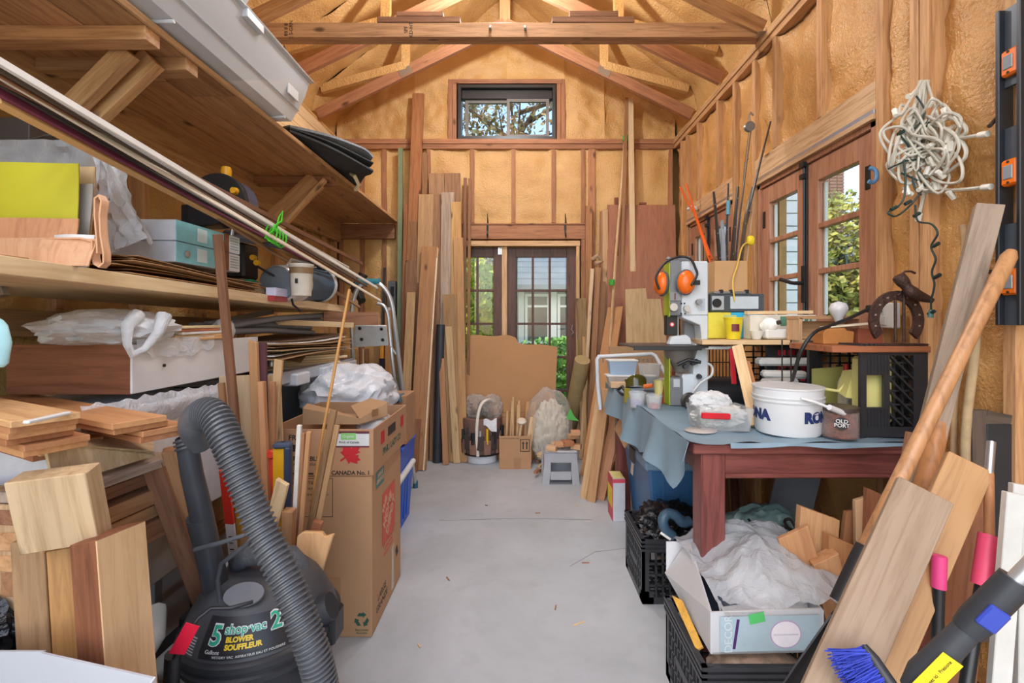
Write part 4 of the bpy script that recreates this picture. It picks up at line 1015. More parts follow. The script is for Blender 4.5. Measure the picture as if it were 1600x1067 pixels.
for i in range(6):
    z = 0.66 + 0.034 * i
    e = P(24 + 3 * (i % 2), 0, 0.96)
    bar('board_slab', (-1.5, 1.12, z), (-1.06 - 0.02 * (i % 3), 1.06, z - 0.004), 0.15, 0.022 if i else 0.035, (CEDAR, BROWN, PINE, GREYW, BROWN, PINE)[i], n=(0, 0, 1), label=ORD[5 - i] + ' rough board end in the stack at far left edge', cat='board', group='rough boards stacked at far left')
o = box('slate_slab', (-1.45, 0.97, 0.42), (-1.03, 1.03, 0.60), plain('#7b6f66', 0.7, var=0.3), R=Matrix.Rotation(-0.3, 3, 'Y'), label='stained grey slab tilted behind the black bundle', cat='slab')
bl = blob((-1.12, 0.97, 0.60), (0.10, 0.05, 0.085), 0.5, 3.5, 5, 4); tag(bl.build('plastic_bundle', plain('#16181c', 0.18, var=0.1, bumpy=0.5, scale=30), smooth=True, origin=(-1.12, 0.97, 0.6)), 'shiny black plastic bundle at left edge above carton', 'bundle')
bt = MB().tube([P(-30, 480, 0.95), P(6, 500, 0.95), P(8, 540, 0.95), P(4, 575, 0.95), P(-30, 576, 0.95)], 0.012, 8)
tag(MB().prism([(-0.06, 0), (0.052, 0.0), (0.060, 0.05), (0.05, 0.09), (0.0, 0.12), (-0.03, 0.185), (-0.08, 0.185)], 0.02, Matrix(((1, 0, 0, -1.085), (0, 0, 1, 0.95), (0, 1, 0, 1.145), (0, 0, 0, 1)))).build('cloth', plain('#a9d4d8', 0.8), bev=0.008, smooth=True), 'pale turquoise cloth hanging at the left picture edge', 'cloth')

LB = 'boards leaning against the left pile'
# pale short plank
bar('wood_block', P(106, 846, 0.955), P(84, 738, 0.93), 0.128, 0.05, wood('#d3b283', '#a58354', 0.5, 0.05), n=(0.25, -1, 0.25), label='pale weathered thick block propped on the leaning boards', cat='block', group=LB)
bar('leaning_board', P(80, 1010, 0.985) + V((0, 0, -0.38)), P(54, 838, 0.985), 0.055, 0.045, wood('#b58a58', '#7d5a32', 0.55, 0.05), n=(0.3, -1, 0.1), label='narrow tan board leaning under the pale block', cat='board', group=LB)
bar('leaning_board', P(136, 1010, 0.99) + V((0, 0, -0.38)), P(108, 852, 0.99), 0.062, 0.03, wood('#c98d3c', '#9b6624', 0.45, 0.05, knots=False), n=(0.4, -1, 0.1), label='yellow varnished board between narrow tan board and brown beam', cat='board', group=LB)
bm_ = bar('leaning_beam', P(208, 1060, 0.94) + V((0, 0, -0.36)), P(170, 832, 0.95), 0.072, 0.092, wood('#96552a', '#5f3214', 0.6, 0.0), n=(-0.28, -1, 0.1), label='thick reddish brown beam with a pale sawn side', cat='beam', group=LB, ends=(0, -0.012))
me = bm_.data.copy(); bm_.data = me; me.materials.append(wood('#ddb17a', '#b98a52', 0.6, 0.0))
for p in me.polygons:
    if p.normal.x < -0.7: p.material_index = 1

wcn = thing('carton', 'large open white carton in the bottom left corner', 'box', (-0.83, 0.78, 0))
WC = plain('#babdc3', 0.6, var=0.02, name='white_card')
q = [V((-1.12, 0.90, 0)), V((-0.86, 0.86, 0)), V((-0.615, 0.80, 0)), V((-0.66, 0.55, 0)), V((-1.10, 0.60, 0))]
for i, nm_ in enumerate(('left_flap_panel', 'back_panel', 'right_panel', 'front_panel', 'side_panel')):
    a, b = q[i], q[(i + 1) % 5]; h0 = (0.615, 0.642, 0.642, 0.5, 0.55, 0.6)[i]; h1 = (0.642, 0.642, 0.5, 0.55, 0.615)[i]
    MB().add([a, b, b + V((0, 0, h1)), a + V((0, 0, h0))], [(0, 1, 2, 3)]).build(nm_, WC, wcn, solid=0.004)
MB().add([x + V((0, 0, 0.003)) for x in q], [(0, 1, 2, 3, 4)]).build('bottom_panel', WC, wcn, solid=0.003)

# diagonal sticks by the hose
XG = 'stakes leaning between pile and vacuum'
for i, (a, b, w, t, m_, lab) in enumerate([((238, 722, 1.22), (330, 905, 1.32), 0.045, 0.03, CEDAR, 'pale edged stake crossing left of the vacuum wand'), ((272, 700, 1.20), (345, 930, 1.36), 0.05, 0.03, wood('#b98048', '#7c4a22', 0.6, 0.1), 'knotty brown stake just left of the wand')]):
    pa = P(*a); pe = V((-0.87 + 0.03 * i, 1.50 + 0.03 * i, 0.004))
    bar('stake', pe, pa, w, t, m_, n=(0.4, -1, 0.2), label=lab, cat='stake', group=XG)

# ================================================================== SHOP VACUUM
vx, vy = -0.712, 1.32
vac = thing('shop_vacuum', 'dark grey shop vacuum with corrugated hose in the left foreground', 'vacuum', (vx, vy, 0))
VG = plain('#46484c', 0.5, var=0.12, scale=8, name='vac_grey'); VD = plain('#2c2e33', 0.5, name='vac_dark')
Mv = Matrix.Translation((vx, vy, 0))
MB().lathe([(0.0, 0.07), (0.16, 0.07), (0.185, 0.10), (0.20, 0.36), (0.205, 0.37)], Mv, 40).build('drum', VD, vac, smooth=True)
MB().lathe([(0.19, 0.365), (0.222, 0.372), (0.224, 0.385), (0.216, 0.39), (0.216, 0.398), (0.224, 0.403), (0.224, 0.418), (0.214, 0.425)], Mv, 48).build('rim_band', VD, vac, smooth=True)
prof = [(0.214, 0.42), (0.206, 0.445), (0.192, 0.47), (0.178, 0.495), (0.160, 0.52), (0.135, 0.542), (0.11, 0.553), (0.0, 0.557)]
MB().lathe(prof, Mv, 48).build('lid', VG, vac, smooth=True)
def dome_wrap(o, a0, s0):
    """lay a flat mesh on the lid: x = arc length, y = distance up the slope"""
    L = [0]
    for i in range(1, len(prof)): L.append(L[-1] + math.hypot(prof[i][0] - prof[i - 1][0], prof[i][1] - prof[i - 1][1]))
    for v in o.data.vertices:
        s = max(0, min(L[-1] - 1e-4, s0 + v.co.y)); i = max(k for k in range(len(L) - 1) if L[k] <= s)
        f = (s - L[i]) / (L[i + 1] - L[i]); r = prof[i][0] + (prof[i + 1][0] - prof[i][0]) * f; z = prof[i][1] + (prof[i + 1][1] - prof[i][1]) * f
        off = 0.0015 + v.co.z; r2 = r + off * 0.8; a = a0 + v.co.x / 0.185
        v.co = V((vx + r2 * math.cos(a), vy + r2 * math.sin(a), z + off * 0.6))
    o.matrix_basis = Matrix.Identity(4); o.matrix_parent_inverse = WM[vac].inverted()
A0 = -1.25
lb = MB().grid(lambda u, v: V(((u - 0.5) * 0.235, (v - 0.5) * 0.092, 0)), 30, 6).build('label_panel', plain('#24262a', 0.45), vac); dome_wrap(lb, A0, 0.058)
def vtxt(s, x, y, size, mat, bold=0.0, **k):
    o = txt(s, Matrix.Identity(4), size, mat, vac, bold=bold, **k)
    for v in o.data.vertices: v.co.x += x; v.co.y += y; v.co.z += 0.0015
    dome_wrap(o, A0, 0.058); return o
TEAL = plain('#2fa585', 0.4, name='teal_print'); YEL = plain('#e6c52a', 0.4, name='yellow_print')
vtxt('5', -0.082, 0.004, 0.062, WHITE, 0.0035); o = vtxt('5', -0.082, 0.004, 0.060, TEAL, 0.0012)
for v in o.data.vertices: v.co.y -= 0.0015
vtxt('Gallons', -0.082, -0.030, 0.012, WHITE)
vtxt('shop·vac', -0.010, 0.018, 0.029, WHITE, 0.002); o = vtxt('shop·vac', -0.010, 0.018, 0.029, TEAL, 0.0004)
for v in o.data.vertices: v.co.y -= 0.0015
vtxt('2', 0.066, 0.020, 0.058, WHITE, 0.0032); o = vtxt('2', 0.066, 0.020, 0.056, TEAL, 0.001)
for v in o.data.vertices: v.co.y -= 0.0015
vtxt('PEAK\nHP', 0.095, 0.020, 0.010, WHITE)
vtxt('BLOWER', -0.022, -0.004, 0.016, YEL, 0.0008); vtxt('SOUFFLEUR', -0.012, -0.020, 0.016, YEL, 0.0008)
vtxt('WET/DRY VAC  ASPIRATEUR EAU ET POUSSIERE', 0.0, -0.040, 0.0075, WHITE)
st = MB().grid(lambda u, v: V(((u - 0.5) * 0.05, (v - 0.5) * 0.045, 0)), 4, 3).build('rating_sticker', plain('#4f5258', 0.5), vac); dome_wrap(st, A0 - 0.86, 0.03)
for k in range(7):
    l_ = MB().grid(lambda u, v, k=k: V(((u - 0.5) * 0.044, -0.018 + 0.006 * k + 0.002 * v, 0.001)), 4, 1).build('sticker_line', plain('#b9bbbd', 0.6), vac); dome_wrap(l_, A0 - 0.86, 0.03)
hb = MB().tube([(vx - 0.085, vy + 0.03, 0.535), (vx - 0.075, vy, 0.575), (vx - 0.03, vy - 0.015, 0.595), (vx + 0.04, vy - 0.015, 0.60), (vx + 0.085, vy, 0.585), (vx + 0.10, vy + 0.03, 0.54)], [0.03, 0.03, 0.028, 0.028, 0.03, 0.032], 12)
hb.build('carry_handle', plain('#55585c', 0.75, var=0.2, bumpy=0.5, scale=40), vac, smooth=True)
MB().lathe([(0.0, 0.0), (0.055, 0.0), (0.055, 0.004), (0.0, 0.004)], Matrix.Translation((vx + 0.02, vy - 0.135, 0.549)) @ Matrix.Rotation(0.55, 4, 'X') @ Matrix.Diagonal((1, 0.6, 1, 1)), 24).build('handle_recess', plain('#777a80', 0.35), vac)
MB().lathe([(0.03, 0), (0.045, 0), (0.05, 0.04), (0.045, 0.075), (0.03, 0.075)], Matrix.Translation((vx + 0.17, vy - 0.03, 0.44)) @ Matrix.Rotation(1.1, 4, 'Y') @ Matrix.Scale(0.8, 4), 18).build('hose_inlet', VD, vac, smooth=True)
for s in (-1, 1): MB().b2((vx + s * 0.215 - 0.02, vy - 0.04, 0.36), (vx + s * 0.215 + 0.02, vy + 0.04, 0.44)).build('lid_latch', BLACKP, vac, bev=0.006)
MB().b2((vx + 0.19, vy - 0.15, 0.30), (vx + 0.235, vy - 0.06, 0.37)).build('green_clip', plain('#1f5240', 0.4), vac, bev=0.006)
for a in (0.8, 2.3, 3.9, 5.4):
    c = V((vx + 0.19 * math.cos(a), vy + 0.19 * math.sin(a), 0.0)); MB().tube([c + V((-0.012, 0, 0.035)), c + V((0.012, 0, 0.035))], 0.035, 12).b2(c + V((-0.016, -0.02, 0.035)), c + V((0.016, 0.02, 0.10))).build('caster', BLACKP, vac)
vac.matrix_basis = Matrix.Translation((vx, vy, 0)) @ Matrix.Diagonal((0.9, 0.9, 1, 1))
def crom(pts, n):
    out = []; m = len(pts)
    for i in range(m - 1):
        p0, p1, p2, p3 = pts[max(0, i - 1)], pts[i], pts[i + 1], pts[min(m - 1, i + 2)]
        for k in range(n):
            t = k / n; out.append(0.5 * ((2 * p1) + (p2 - p0) * t + (2 * p0 - 5 * p1 + 4 * p2 - p3) * t * t + (3 * p1 - p0 - 3 * p2 + p3) * t ** 3))
    return out + [pts[-1]]
hp = crom([P(300, 690, 1.14), P(289, 668, 1.09), P(300, 652, 1.07), P(325, 655, 1.05), P(352, 705, 1.03), P(378, 765, 1.02), P(410, 840, 1.01), P(450, 915, 0.99), P(480, 985, 0.97), P(505, 1050, 0.96), P(520, 1110, 0.96), P(535, 1190, 0.98)], 34)
rs = [0.034 + 0.0035 * (1 if (i % 4) < 2 else -1) if i > 74 else 0.036 for i in range(len(hp))]
MB().tube(hp, rs, 18).build('hose', plain('#55575b', 0.38, var=0.1, name='hose_grey'), vac, smooth=True)
wd = MB().tube([P(291, 684, 1.14), P(300, 740, 1.16), P(316, 808, 1.2)], [0.0225, 0.024, 0.026], 18).tube([P(312, 806, 1.198), P(330, 880, 1.24), P(338, 920, 1.26)], [0.030, 0.030, 0.031], 18)
for k in range(3): wd.tube([P(290 + k, 684 + 6 * k, 1.14), P(291 + k, 687 + 6 * k, 1.14)], 0.0265, 16)
tag(wd.build('vacuum_wand', plain('#3a3c41', 0.4, name='wand_grey'), smooth=True, origin=P(316, 808, 1.2)), 'dark grey rigid vacuum wand standing left of the hose', 'wand')
cd = thing('power_cord', 'black vacuum cord with red tag hanging at pile', 'cord', P(325, 950, 1.12))
MB().tube([P(395, 940, 1.11), P(360, 950, 1.08), P(330, 950, 1.08), P(310, 966, 1.06), P(292, 992, 1.04), P(276, 1020, 1.04), P(268, 1040, 1.05), P(270, 1080, 1.08)], 0.0045, 8).build('cable', BLACKP, cd, smooth=True)
tg = [P(291, 972, 1.03), P(312, 978, 1.03), P(289, 1022, 1.03), P(264, 1020, 1.03)]
MB().add(tg, [(0, 1, 2, 3)]).build('red_tag', plain('#d01c3a', 0.45, name='red_tag'), cd, solid=0.002)
MB().tube([P(270, 1022, 1.05), P(268, 1060, 1.06), P(268, 1110, 1.1)], 0.016, 10).build('plug', BLACKP, cd, smooth=True)
rod('bent_hook', [P(304, 859, 1.16), P(345, 848, 1.14), P(388, 834, 1.13), P(394, 838, 1.13), P(386, 850, 1.14), P(346, 880, 1.18), P(340, 905, 1.2), P(344, 940, 1.2)], 0.0055, plain('#4d5055', 0.5), label='dark bent wire hook hanging on the vacuum wand', cat='hook')

# ================================================================== BUCKET OF STICKS
bk = thing('bucket', 'grey bucket full of wood scraps behind the vacuum', 'bucket', (-0.88, 1.70, 0))
Mb = Matrix.Translation((-0.88, 1.70, 0))
MB().lathe([(0.0, 0.0), (0.125, 0.0), (0.15, 0.36), (0.158, 0.365), (0.158, 0.385), (0.146, 0.385), (0.12, 0.01), (0, 0.01)], Mb, 28, cap=False).build('body', plain('#a9adb2', 0.45), bk, smooth=True)
rod('bail', [(-1.035, 1.7, 0.35), (-1.05, 1.6, 0.30), (-0.97, 1.54, 0.26), (-0.82, 1.54, 0.26), (-0.72, 1.6, 0.3), (-0.725, 1.7, 0.35)], 0.004, STEEL, bk)
SG = 'sticks and scraps in the bucket'
def stick(top, bot, w, t, mat, label, n=(0, -1, 0), name='wood_stick', cat='stick', ends=(0, 0), base=None):
    a = P(*top)
    if base is None:
        b = P(*bot); dv = (b - a); b = a + dv * ((a.z - 0.03) / -dv.z) if dv.z < -0.05 else b
        b.x = max(-0.97, min(-0.79, b.x)); b.y = max(1.62, min(1.78, b.y))
    else: b = V(base)
    return bar(name, b, a, w, t, mat, n=n, label=label, cat=cat, group=SG, ends=ends)
stick((340, 366, 1.50), (380, 790, 1.58), 0.026, 0.016, wood('#8d5a34', '#5f3a20', 0.6, 0.0), 'tall brown stick rising across the teal carton')
rod('bamboo_cane', [V((-0.82, 1.70, 0.03)), P(500, 700, 1.66), P(546, 452, 1.75)], 0.0055, plain('#c58f4e', 0.5), label='thin bamboo cane leaning right toward the ladder', cat='cane', group=SG)
stick((396, 533, 1.68), (402, 780, 1.64), 0.028, 0.018, wood('#d39a58', None, 0.55, 0.0, knots=False), 'long pine strip beside the maroon strip', ends=(0, 0.01))
stick((409, 535, 1.70), (412, 700, 1.68), 0.032, 0.014, plain('#5a333a', 0.5), 'dark maroon strip standing behind pine strips')
stick((346, 598, 1.62), (360, 780, 1.62), 0.020, 0.014, wood('#a8743f', None, 0.6, 0.0, knots=False), 'short brown stick left of the plywood sheet')
bar('plywood_sheet', (-1.015, 1.80, 0.2), (-1.015, 1.72, 1.04), 0.13, 0.008, wood('#dcb888', '#c49a66', 0.5, 0, knots=False), n=(0.2, -1, 0), label='pale plywood piece standing behind the sticks', cat='plywood')
stick((436, 562, 1.70), (420, 720, 1.66), 0.030, 0.012, wood('#c8a068', None, 0.55, 0.0, knots=False), 'tan slat leaning right with a square top', ends=(0, 0.006))
stick((409, 596, 1.60), (414, 760, 1.6), 0.020, 0.02, wood('#c98b52', None, 0.55, 0.0, knots=False), 'squared stick with two faces left of the level')
stick((426, 596, 1.66), (424, 760, 1.64), 0.018, 0.014, wood('#b87b44', None, 0.55, 0.0, knots=False), 'short orange stick beside the squared stick')
bar('plywood_sheet', (-0.935, 1.845, 0.3), (-0.96, 1.83, 1.03), 0.075, 0.008, PALE, n=(0.1, -1, 0), label='pale rounded plywood piece behind the tan slat', cat='plywood', ends=(0, -0.02))
stick((468, 664, 1.55), (458, 850, 1.58), 0.014, 0.012, plain('#e9e3d8', 0.5), 'white painted stick in front of the produce box')
stick((474, 676, 1.56), (466, 850, 1.58), 0.014, 0.012, wood('#b97a42', None, 0.55, 0, knots=False), 'brown stick right of the white one')
stick((483, 674, 1.54), (474, 850, 1.58), 0.014, 0.014, wood('#d29a5c', None, 0.55, 0, knots=False), 'light dowel right of the brown stick')
stick((522, 640, 1.62), (480, 850, 1.62), 0.022, 0.012, wood('#9a6f3e', '#6f4c26', 0.65, 0), 'rough brown lath leaning across the box lettering')
stick((527, 664, 1.60), (490, 850, 1.6), 0.018, 0.010, wood('#b48a54', None, 0.65, 0), 'rough tan lath under the brown one')
stick((442, 752, 1.50), (410, 880, 1.55), 0.040, 0.016, PALE, 'pale stick end with a drilled hole', ends=(0, 0.01))
stick((386, 792, 1.44), (358, 930, 1.5), 0.022, 0.014, wood('#dba866', None, 0.55, 0, knots=False), 'angled pine stick crossing the red rule')
stick((400, 808, 1.50), (394, 900, 1.52), 0.05, 0.014, wood('#b5763c', '#7c4a20', 0.6, 0), 'broad orange scrap behind the hose')
stick((422, 812, 1.48), (416, 900, 1.5), 0.04, 0.012, wood('#d2a870', None, 0.6, 0), 'short tan scrap behind the hose')
stick((452, 796, 1.53), (446, 900, 1.55), 0.034, 0.03, wood('#c08850', None, 0.6, 0), 'square block end right of the hose')
stick((498, 814, 1.58), (470, 900, 1.6), 0.03, 0.02, wood('#b06a34', None, 0.6, 0), 'reddish block end beside the paddle shaped scrap')
pad = MB().prism([(-0.012, -0.20), (0.03, -0.20), (0.088, 0.03), (0.095, 0.052), (0.07, 0.045), (0.06, 0.058), (0.005, 0.062), (-0.012, 0.05)], 0.02, face_M(P(472, 862, 1.44), (1, 0.1, 0), (0, 0.15, 1)))
tag(pad.build('wood_scrap', wood('#dba566', '#c08a4c', 0.5, 0, knots=False), bev=0.003), 'wide paddle shaped pine scrap at the bucket right', 'scrap', SG)
# levels in the bucket
lv = thing('spirit_level', 'yellow and navy spirit level standing in the bucket', 'level', (-0.84, 1.6, 0.05), SG)
lt = P(444, 694, 1.60); lb_ = V((-0.85, 1.71, 0.06))
bar('yellow_web', lb_ + V((-0.014, 0, 0)), lt + V((-0.016, 0, -0.012)), 0.036, 0.022, plain('#dba520', 0.4, name='yellow_paint'), lv, n=(0.2, -1, 0))
bar('navy_rail', lb_ + V((0.016, 0, 0)), lt + V((0.014, 0, -0.006)), 0.022, 0.034, plain('#33415a', 0.4), lv, n=(0.2, -1, 0), bev=0.005)
bar('end_cap', lt + V((-0.004, 0, -0.012)), lt + V((-0.004, 0, 0.008)), 0.058, 0.036, plain('#3f4b60', 0.45), lv, n=(0.2, -1, 0), bev=0.006)
MB().lathe([(0, 0), (0.005, 0), (0.005, 0.002), (0, 0.002)], Matrix.Translation(lt + V((-0.004, 0, 0.008))), 10).build('hang_hole', INK, lv)
rl_ = thing('folding_rule', 'red and white measuring rule standing in the bucket', 'rule', (-0.95, 1.5, 0.05), SG)
ra_, rb_ = P(350, 735, 1.42), V((-0.93, 1.62, 0.05))
for k, (f0, f1, c) in enumerate(((0, 0.24, '#d9382a'), (0.24, 0.58, '#e6e3e2'), (0.58, 1, '#cf2020'))):
    bar('section', ra_.lerp(rb_, f0), ra_.lerp(rb_, f1), 0.026, 0.008, plain(c, 0.4), rl_, n=(0, -1, 0), bev=0)
for k in range(8): bar('mark', ra_.lerp(rb_, 0.30 + 0.03 * k) + V((-0.006, -0.005, 0)), ra_.lerp(rb_, 0.30 + 0.03 * k) + V((0.006, -0.005, 0)), 0.003, 0.001, INK, rl_, bev=0)
bar('saw_handle', V((-0.93, 1.66, 0.2)), P(378, 735, 1.52), 0.05, 0.02, plain('#d8a222', 0.4), n=(0, -1, 0), label='yellow and black saw handle half hidden by the hose', cat='saw', group=SG)
o = MB().lathe([(0, 0), (0.012, 0), (0.016, 0.012), (0.012, 0.02), (0, 0.02)], face_M(P(426, 708, 1.62), (1, 0, 0), (0, 0, 1)), 12).tube([P(426, 716, 1.62), P(424, 740, 1.62), V((-0.89, 1.72, 0.05))], [0.012, 0.009, 0.006], 8)
tag(o.build('screwdriver', plain('#d4402e', 0.4), smooth=True), 'red handled tool tip beside the yellow level', 'tool', SG)
rod('pink_rod', [P(392, 893, 1.44), P(428, 880, 1.44)], 0.008, plain('#e0408a', 0.4), label='pink plastic rod tip above the vacuum lid', cat='rod')

# ================================================================== CARTONS
def open_carton(name, label, x0, x1, y0, y1, z0, z1, mat, group=None, hand=None, t=0.005, cat='box', xl=0):
    b = thing(name, label, cat, ((x0 + x1) / 2, (y0 + y1) / 2, z0), group)
    box('front_panel', (x0, y0, z0), (x1, y0 + t, z1), mat, b, bev=0.001); box('back_panel', (x0, y1 - t, z0), (x1, y1, z1), mat, b, bev=0.001)
    box('left_panel', (x0, y0 + t, z0), (x0 + t, y1 - t, z1), mat, b, bev=0.001); box('right_panel', (x1 - t, y0 + t, z0), (x1, y1 - t, z1), mat, b, bev=0.001)
    box('bottom_panel', (x0 + t, y0 + t, z0), (x1 - t, y1 - t, z0 + t), mat, b, bev=0.001)
    return b
BX0, BX1, BY0, BY1, BZ = -1.06, -0.58, 1.862, 2.31, 0.632
big = thing('carton', 'tall brown moving carton with red square logo', 'box', (-0.82, 2.09, 0))
box('body', (BX0, BY0, 0), (BX1, BY1, BZ), KRAFT, big, bev=0.004)
FR = lambda x, z: face_M((x, BY0 - 0.0004, z), (1, 0, 0), (0, 0, 1))
SD = lambda y, z: face_M((BX1 + 0.0004, y, z), (0, 1, 0), (0, 0, 1))
rot45 = lambda M, a: M @ Matrix.Rotation(a, 4, 'Z')
ORG = plain('#cf5a45', 0.6, name='orange_red_print')
patch('red_square', SD(2.10, 0.40), 0.20, 0.215, ORG, big)
for w_, (y, z), sz in (('THE', (2.035, 0.452), 0.042), ('HOME', (2.08, 0.415), 0.056), ('DEPOT', (2.125, 0.375), 0.054)): txt(w_, rot45(SD(y, z) @ Matrix.Translation((0, 0, 0.0014)), 0.75), sz, plain('#d0aa88', 0.75), big, bold=0.002)
patch('teal_square', SD(1.97, 0.592), 0.11, 0.066, plain('#4f7f74', 0.6), big); txt('LARGE\nGRANDE', SD(1.97, 0.594) @ Matrix.Translation((0, 0, 0.0014)), 0.025, plain('#c4a585', 0.7), big, bold=0.0006)
txt('THE HOME DEPOT\nLARGE BOX\nGRANDE BOITE', SD(2.10, 0.262), 0.022, ORG, big)
patch('dark_mark', rot45(SD(2.235, 0.16), 0.5), 0.03, 0.045, INK, big)
txt('LARGE\nGRANDE', SD(2.0, 0.085), 0.04, INK, big)
patch('tape', SD(2.16, 0.12), 0.04, 0.20, plain('#c9b49a', 0.25), big); patch('tape', FR(-0.725, 0.18), 0.045, 0.11, plain('#b38a64', 0.25), big)
frm = MB()
x0, x1, z0, z1 = -1.03, -0.732, 0.471, 0.622
for a, b in (((x0, z0), (x1, z0 + 0.002)), ((x0, z1 - 0.002), (x1, z1)), ((x0, z0), (x0 + 0.002, z1)), ((x1 - 0.002, z0), (x1, z1))): frm.b2((a[0], BY0 - 0.001, a[1]), (b[0], BY0 - 0.0002, b[1]))
frm.build('printed_border', INK, big)
txt('CONTENTS / CONTENU', FR(-0.88, 0.604), 0.018, INK, big)
for k, (l_, r_) in enumerate((('DISHES', 'GLASSWARE'), ('BOOKS', 'TOYS & OUTDOORS'), ('LINEN', 'CLOTHES'), ('TOOLS', 'KITCHEN'), ('SHOES', 'BATH'))):
    txt(l_, FR(-0.95, 0.582 - 0.024 * k), 0.013, INK, big); txt(r_, FR(-0.80, 0.582 - 0.024 * k), 0.011, INK, big)
for k in range(3):
    M = rot45(FR(-0.619, 0.070), k * 2 * math.pi / 3)
    patch('recycling_arrow', M, 1, 1, GREENINK, big, poly=[(-0.018, 0.014), (0.004, 0.014), (0.004, 0.008), (0.018, 0.020), (0.004, 0.031), (0.004, 0.026), (-0.012, 0.026)])
txt('Recyclable', FR(-0.619, 0.030), 0.012, GREENINK, big); txt('Recyclable', FR(-0.619, 0.018), 0.010, GREENINK, big)

PX0, PX1, PY0, PY1, PZ0, PZ1 = -0.985, -0.572, 1.855, 2.39, 0.634, 0.815
prd = open_carton('carton', 'open produce carton with red maple leaf', PX0, PX1, PY0, PY1, PZ0, PZ1, plain('#b58a66', 0.8, var=0.04), None)
PF_ = lambda x, z: face_M((x, PY0 - 0.0004, z), (1, 0, 0), (0, 0, 1)); PS_ = lambda y, z: face_M((PX1 + 0.0004, y, z), (0, 1, 0), (0, 0, 1))
leafp = [(0, 1.0), (0.14, 0.72), (0.30, 0.80), (0.24, 0.42), (0.42, 0.60), (0.48, 0.48), (0.74, 0.52), (0.66, 0.30), (0.82, 0.22), (0.44, -0.08), (0.50, -0.24), (0.06, -0.18), (0.05, -0.55), (-0.05, -0.55), (-0.06, -0.18)]
leafp = leafp + [(-x, y) for x, y in leafp[-4:0:-1]]
patch('maple_leaf', rot45(PF_(-0.672, 0.712), -0.95), 1, 1, REDINK, prd, poly=[(x * 0.058, y * 0.062) for x, y in leafp])
txt('CANADA No. 1', PF_(-0.66, 0.645), 0.022, INK, prd, bold=0.0006)
txt('FRUIT', PF_(-0.865, 0.782), 0.028, INK, prd, bold=0.0006); txt('PERISHABLE', PF_(-0.845, 0.700), 0.024, INK, prd, bold=0.0006); txt('PRODUIT PERISSABLE', PF_(-0.84, 0.678), 0.014, INK, prd)
patch('printed_oval', PF_(-0.86, 0.742), 0.07, 0.026, INK, prd); patch('printed_bar', PF_(-0.85, 0.643), 0.09, 0.006, INK, prd)
lbx = patch('white_label', PF_(-0.665, 0.775), 0.155, 0.048, WHITE, prd, off=0.001); patch('label_stripe', PF_(-0.665, 0.803), 0.155, 0.010, plain('#6a2f3c', 0.5), prd, off=0.001); patch('label_stripe', PF_(-0.665, 0.748), 0.155, 0.006, plain('#6a2f3c', 0.5), prd, off=0.001)
patch('green_sticker', PF_(-0.668, 0.788), 0.058, 0.026, plain('#8fcf7a', 0.5), prd, off=0.002); txt('Organic', PF_(-0.668, 0.788) @ Matrix.Translation((0, 0, 0.003)), 0.014, WHITE, prd); txt('Prod. of Canada', PF_(-0.665, 0.765) @ Matrix.Translation((0, 0, 0.003)), 0.012, INK, prd)
txt('PINK / LADY CO', PS_(2.13, 0.69), 0.04, GREENINK, prd, bold=0.001, sx=1.0); patch('hand_hole', PS_(2.12, 0.758), 0.12, 0.04, plain('#3a2f28', 0.9), prd)
for y in (1.98, 2.30): patch('red_print', PS_(y, 0.755), 0.05, 0.05, REDINK, prd)
tag(blob(((PX0 + PX1) / 2 + 0.12, 2.15, 0.77), (0.07, 0.14, 0.055), 0.4, 3, 12, 3).build('plastic_bag', film('#dfe3e6', 0.6, 0.15, 0.3), smooth=True), 'grey plastic bag inside the produce carton', 'bag')

sm = thing('carton', 'small open flapped carton sitting on the produce carton', 'box', (-0.82, 2.05, 0.815))
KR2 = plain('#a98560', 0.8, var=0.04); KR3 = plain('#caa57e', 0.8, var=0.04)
a0, a1, a2, a3 = P(473, 668, 1.95), P(562, 668, 1.95), P(606, 650, 2.12), P(500, 648, 2.22)
z0 = 0.816
cs = [V((q.x, q.y, z0)) for q in (a0, a1, a2, a3)]
hs_ = [P(476, 638, 1.95).z, P(566, 654, 1.95).z, P(602, 628, 2.12).z, P(510, 628, 2.22).z]
tops = [V((c.x, c.y, h)) for c, h in zip(cs, hs_)]
for i, nm_ in enumerate(('front_panel', 'right_panel', 'back_panel', 'left_panel')):
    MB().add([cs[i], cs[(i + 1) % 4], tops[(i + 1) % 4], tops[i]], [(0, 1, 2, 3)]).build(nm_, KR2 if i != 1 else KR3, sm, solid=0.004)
MB().add(cs, [(0, 1, 2, 3)]).build('bottom_panel', KR2, sm, solid=0.003)
MB().add([tops[0], tops[1], P(522, 640, 2.0), P(480, 630, 2.02)], [(0, 1, 2, 3)]).build('front_flap', KR2, sm, solid=0.003)
MB().add([tops[1], tops[2], P(578, 622, 2.16), P(548, 634, 2.05)], [(0, 1, 2, 3)]).build('right_flap', KR2, sm, solid=0.003)
patch('printed_square', face_M((cs[1] + tops[2]) / 2 + V((0.004, -0.004, 0)), cs[2] - cs[1], (0, 0, 1)), 0.04, 0.03, KRAFTD, sm)
wb_ = blob((-0.90, 2.52, 0.86), (0.235, 0.26, 0.145), 0.35, 2.2, 21, 5)
tag(wb_.build('plastic_sack', film('#e2e4e8', 0.7, 0.18, 0.25, 0.9, 12), smooth=True, origin=(-0.9, 2.52, 0.8)), 'big white plastic sack heaped behind the small carton', 'sack')
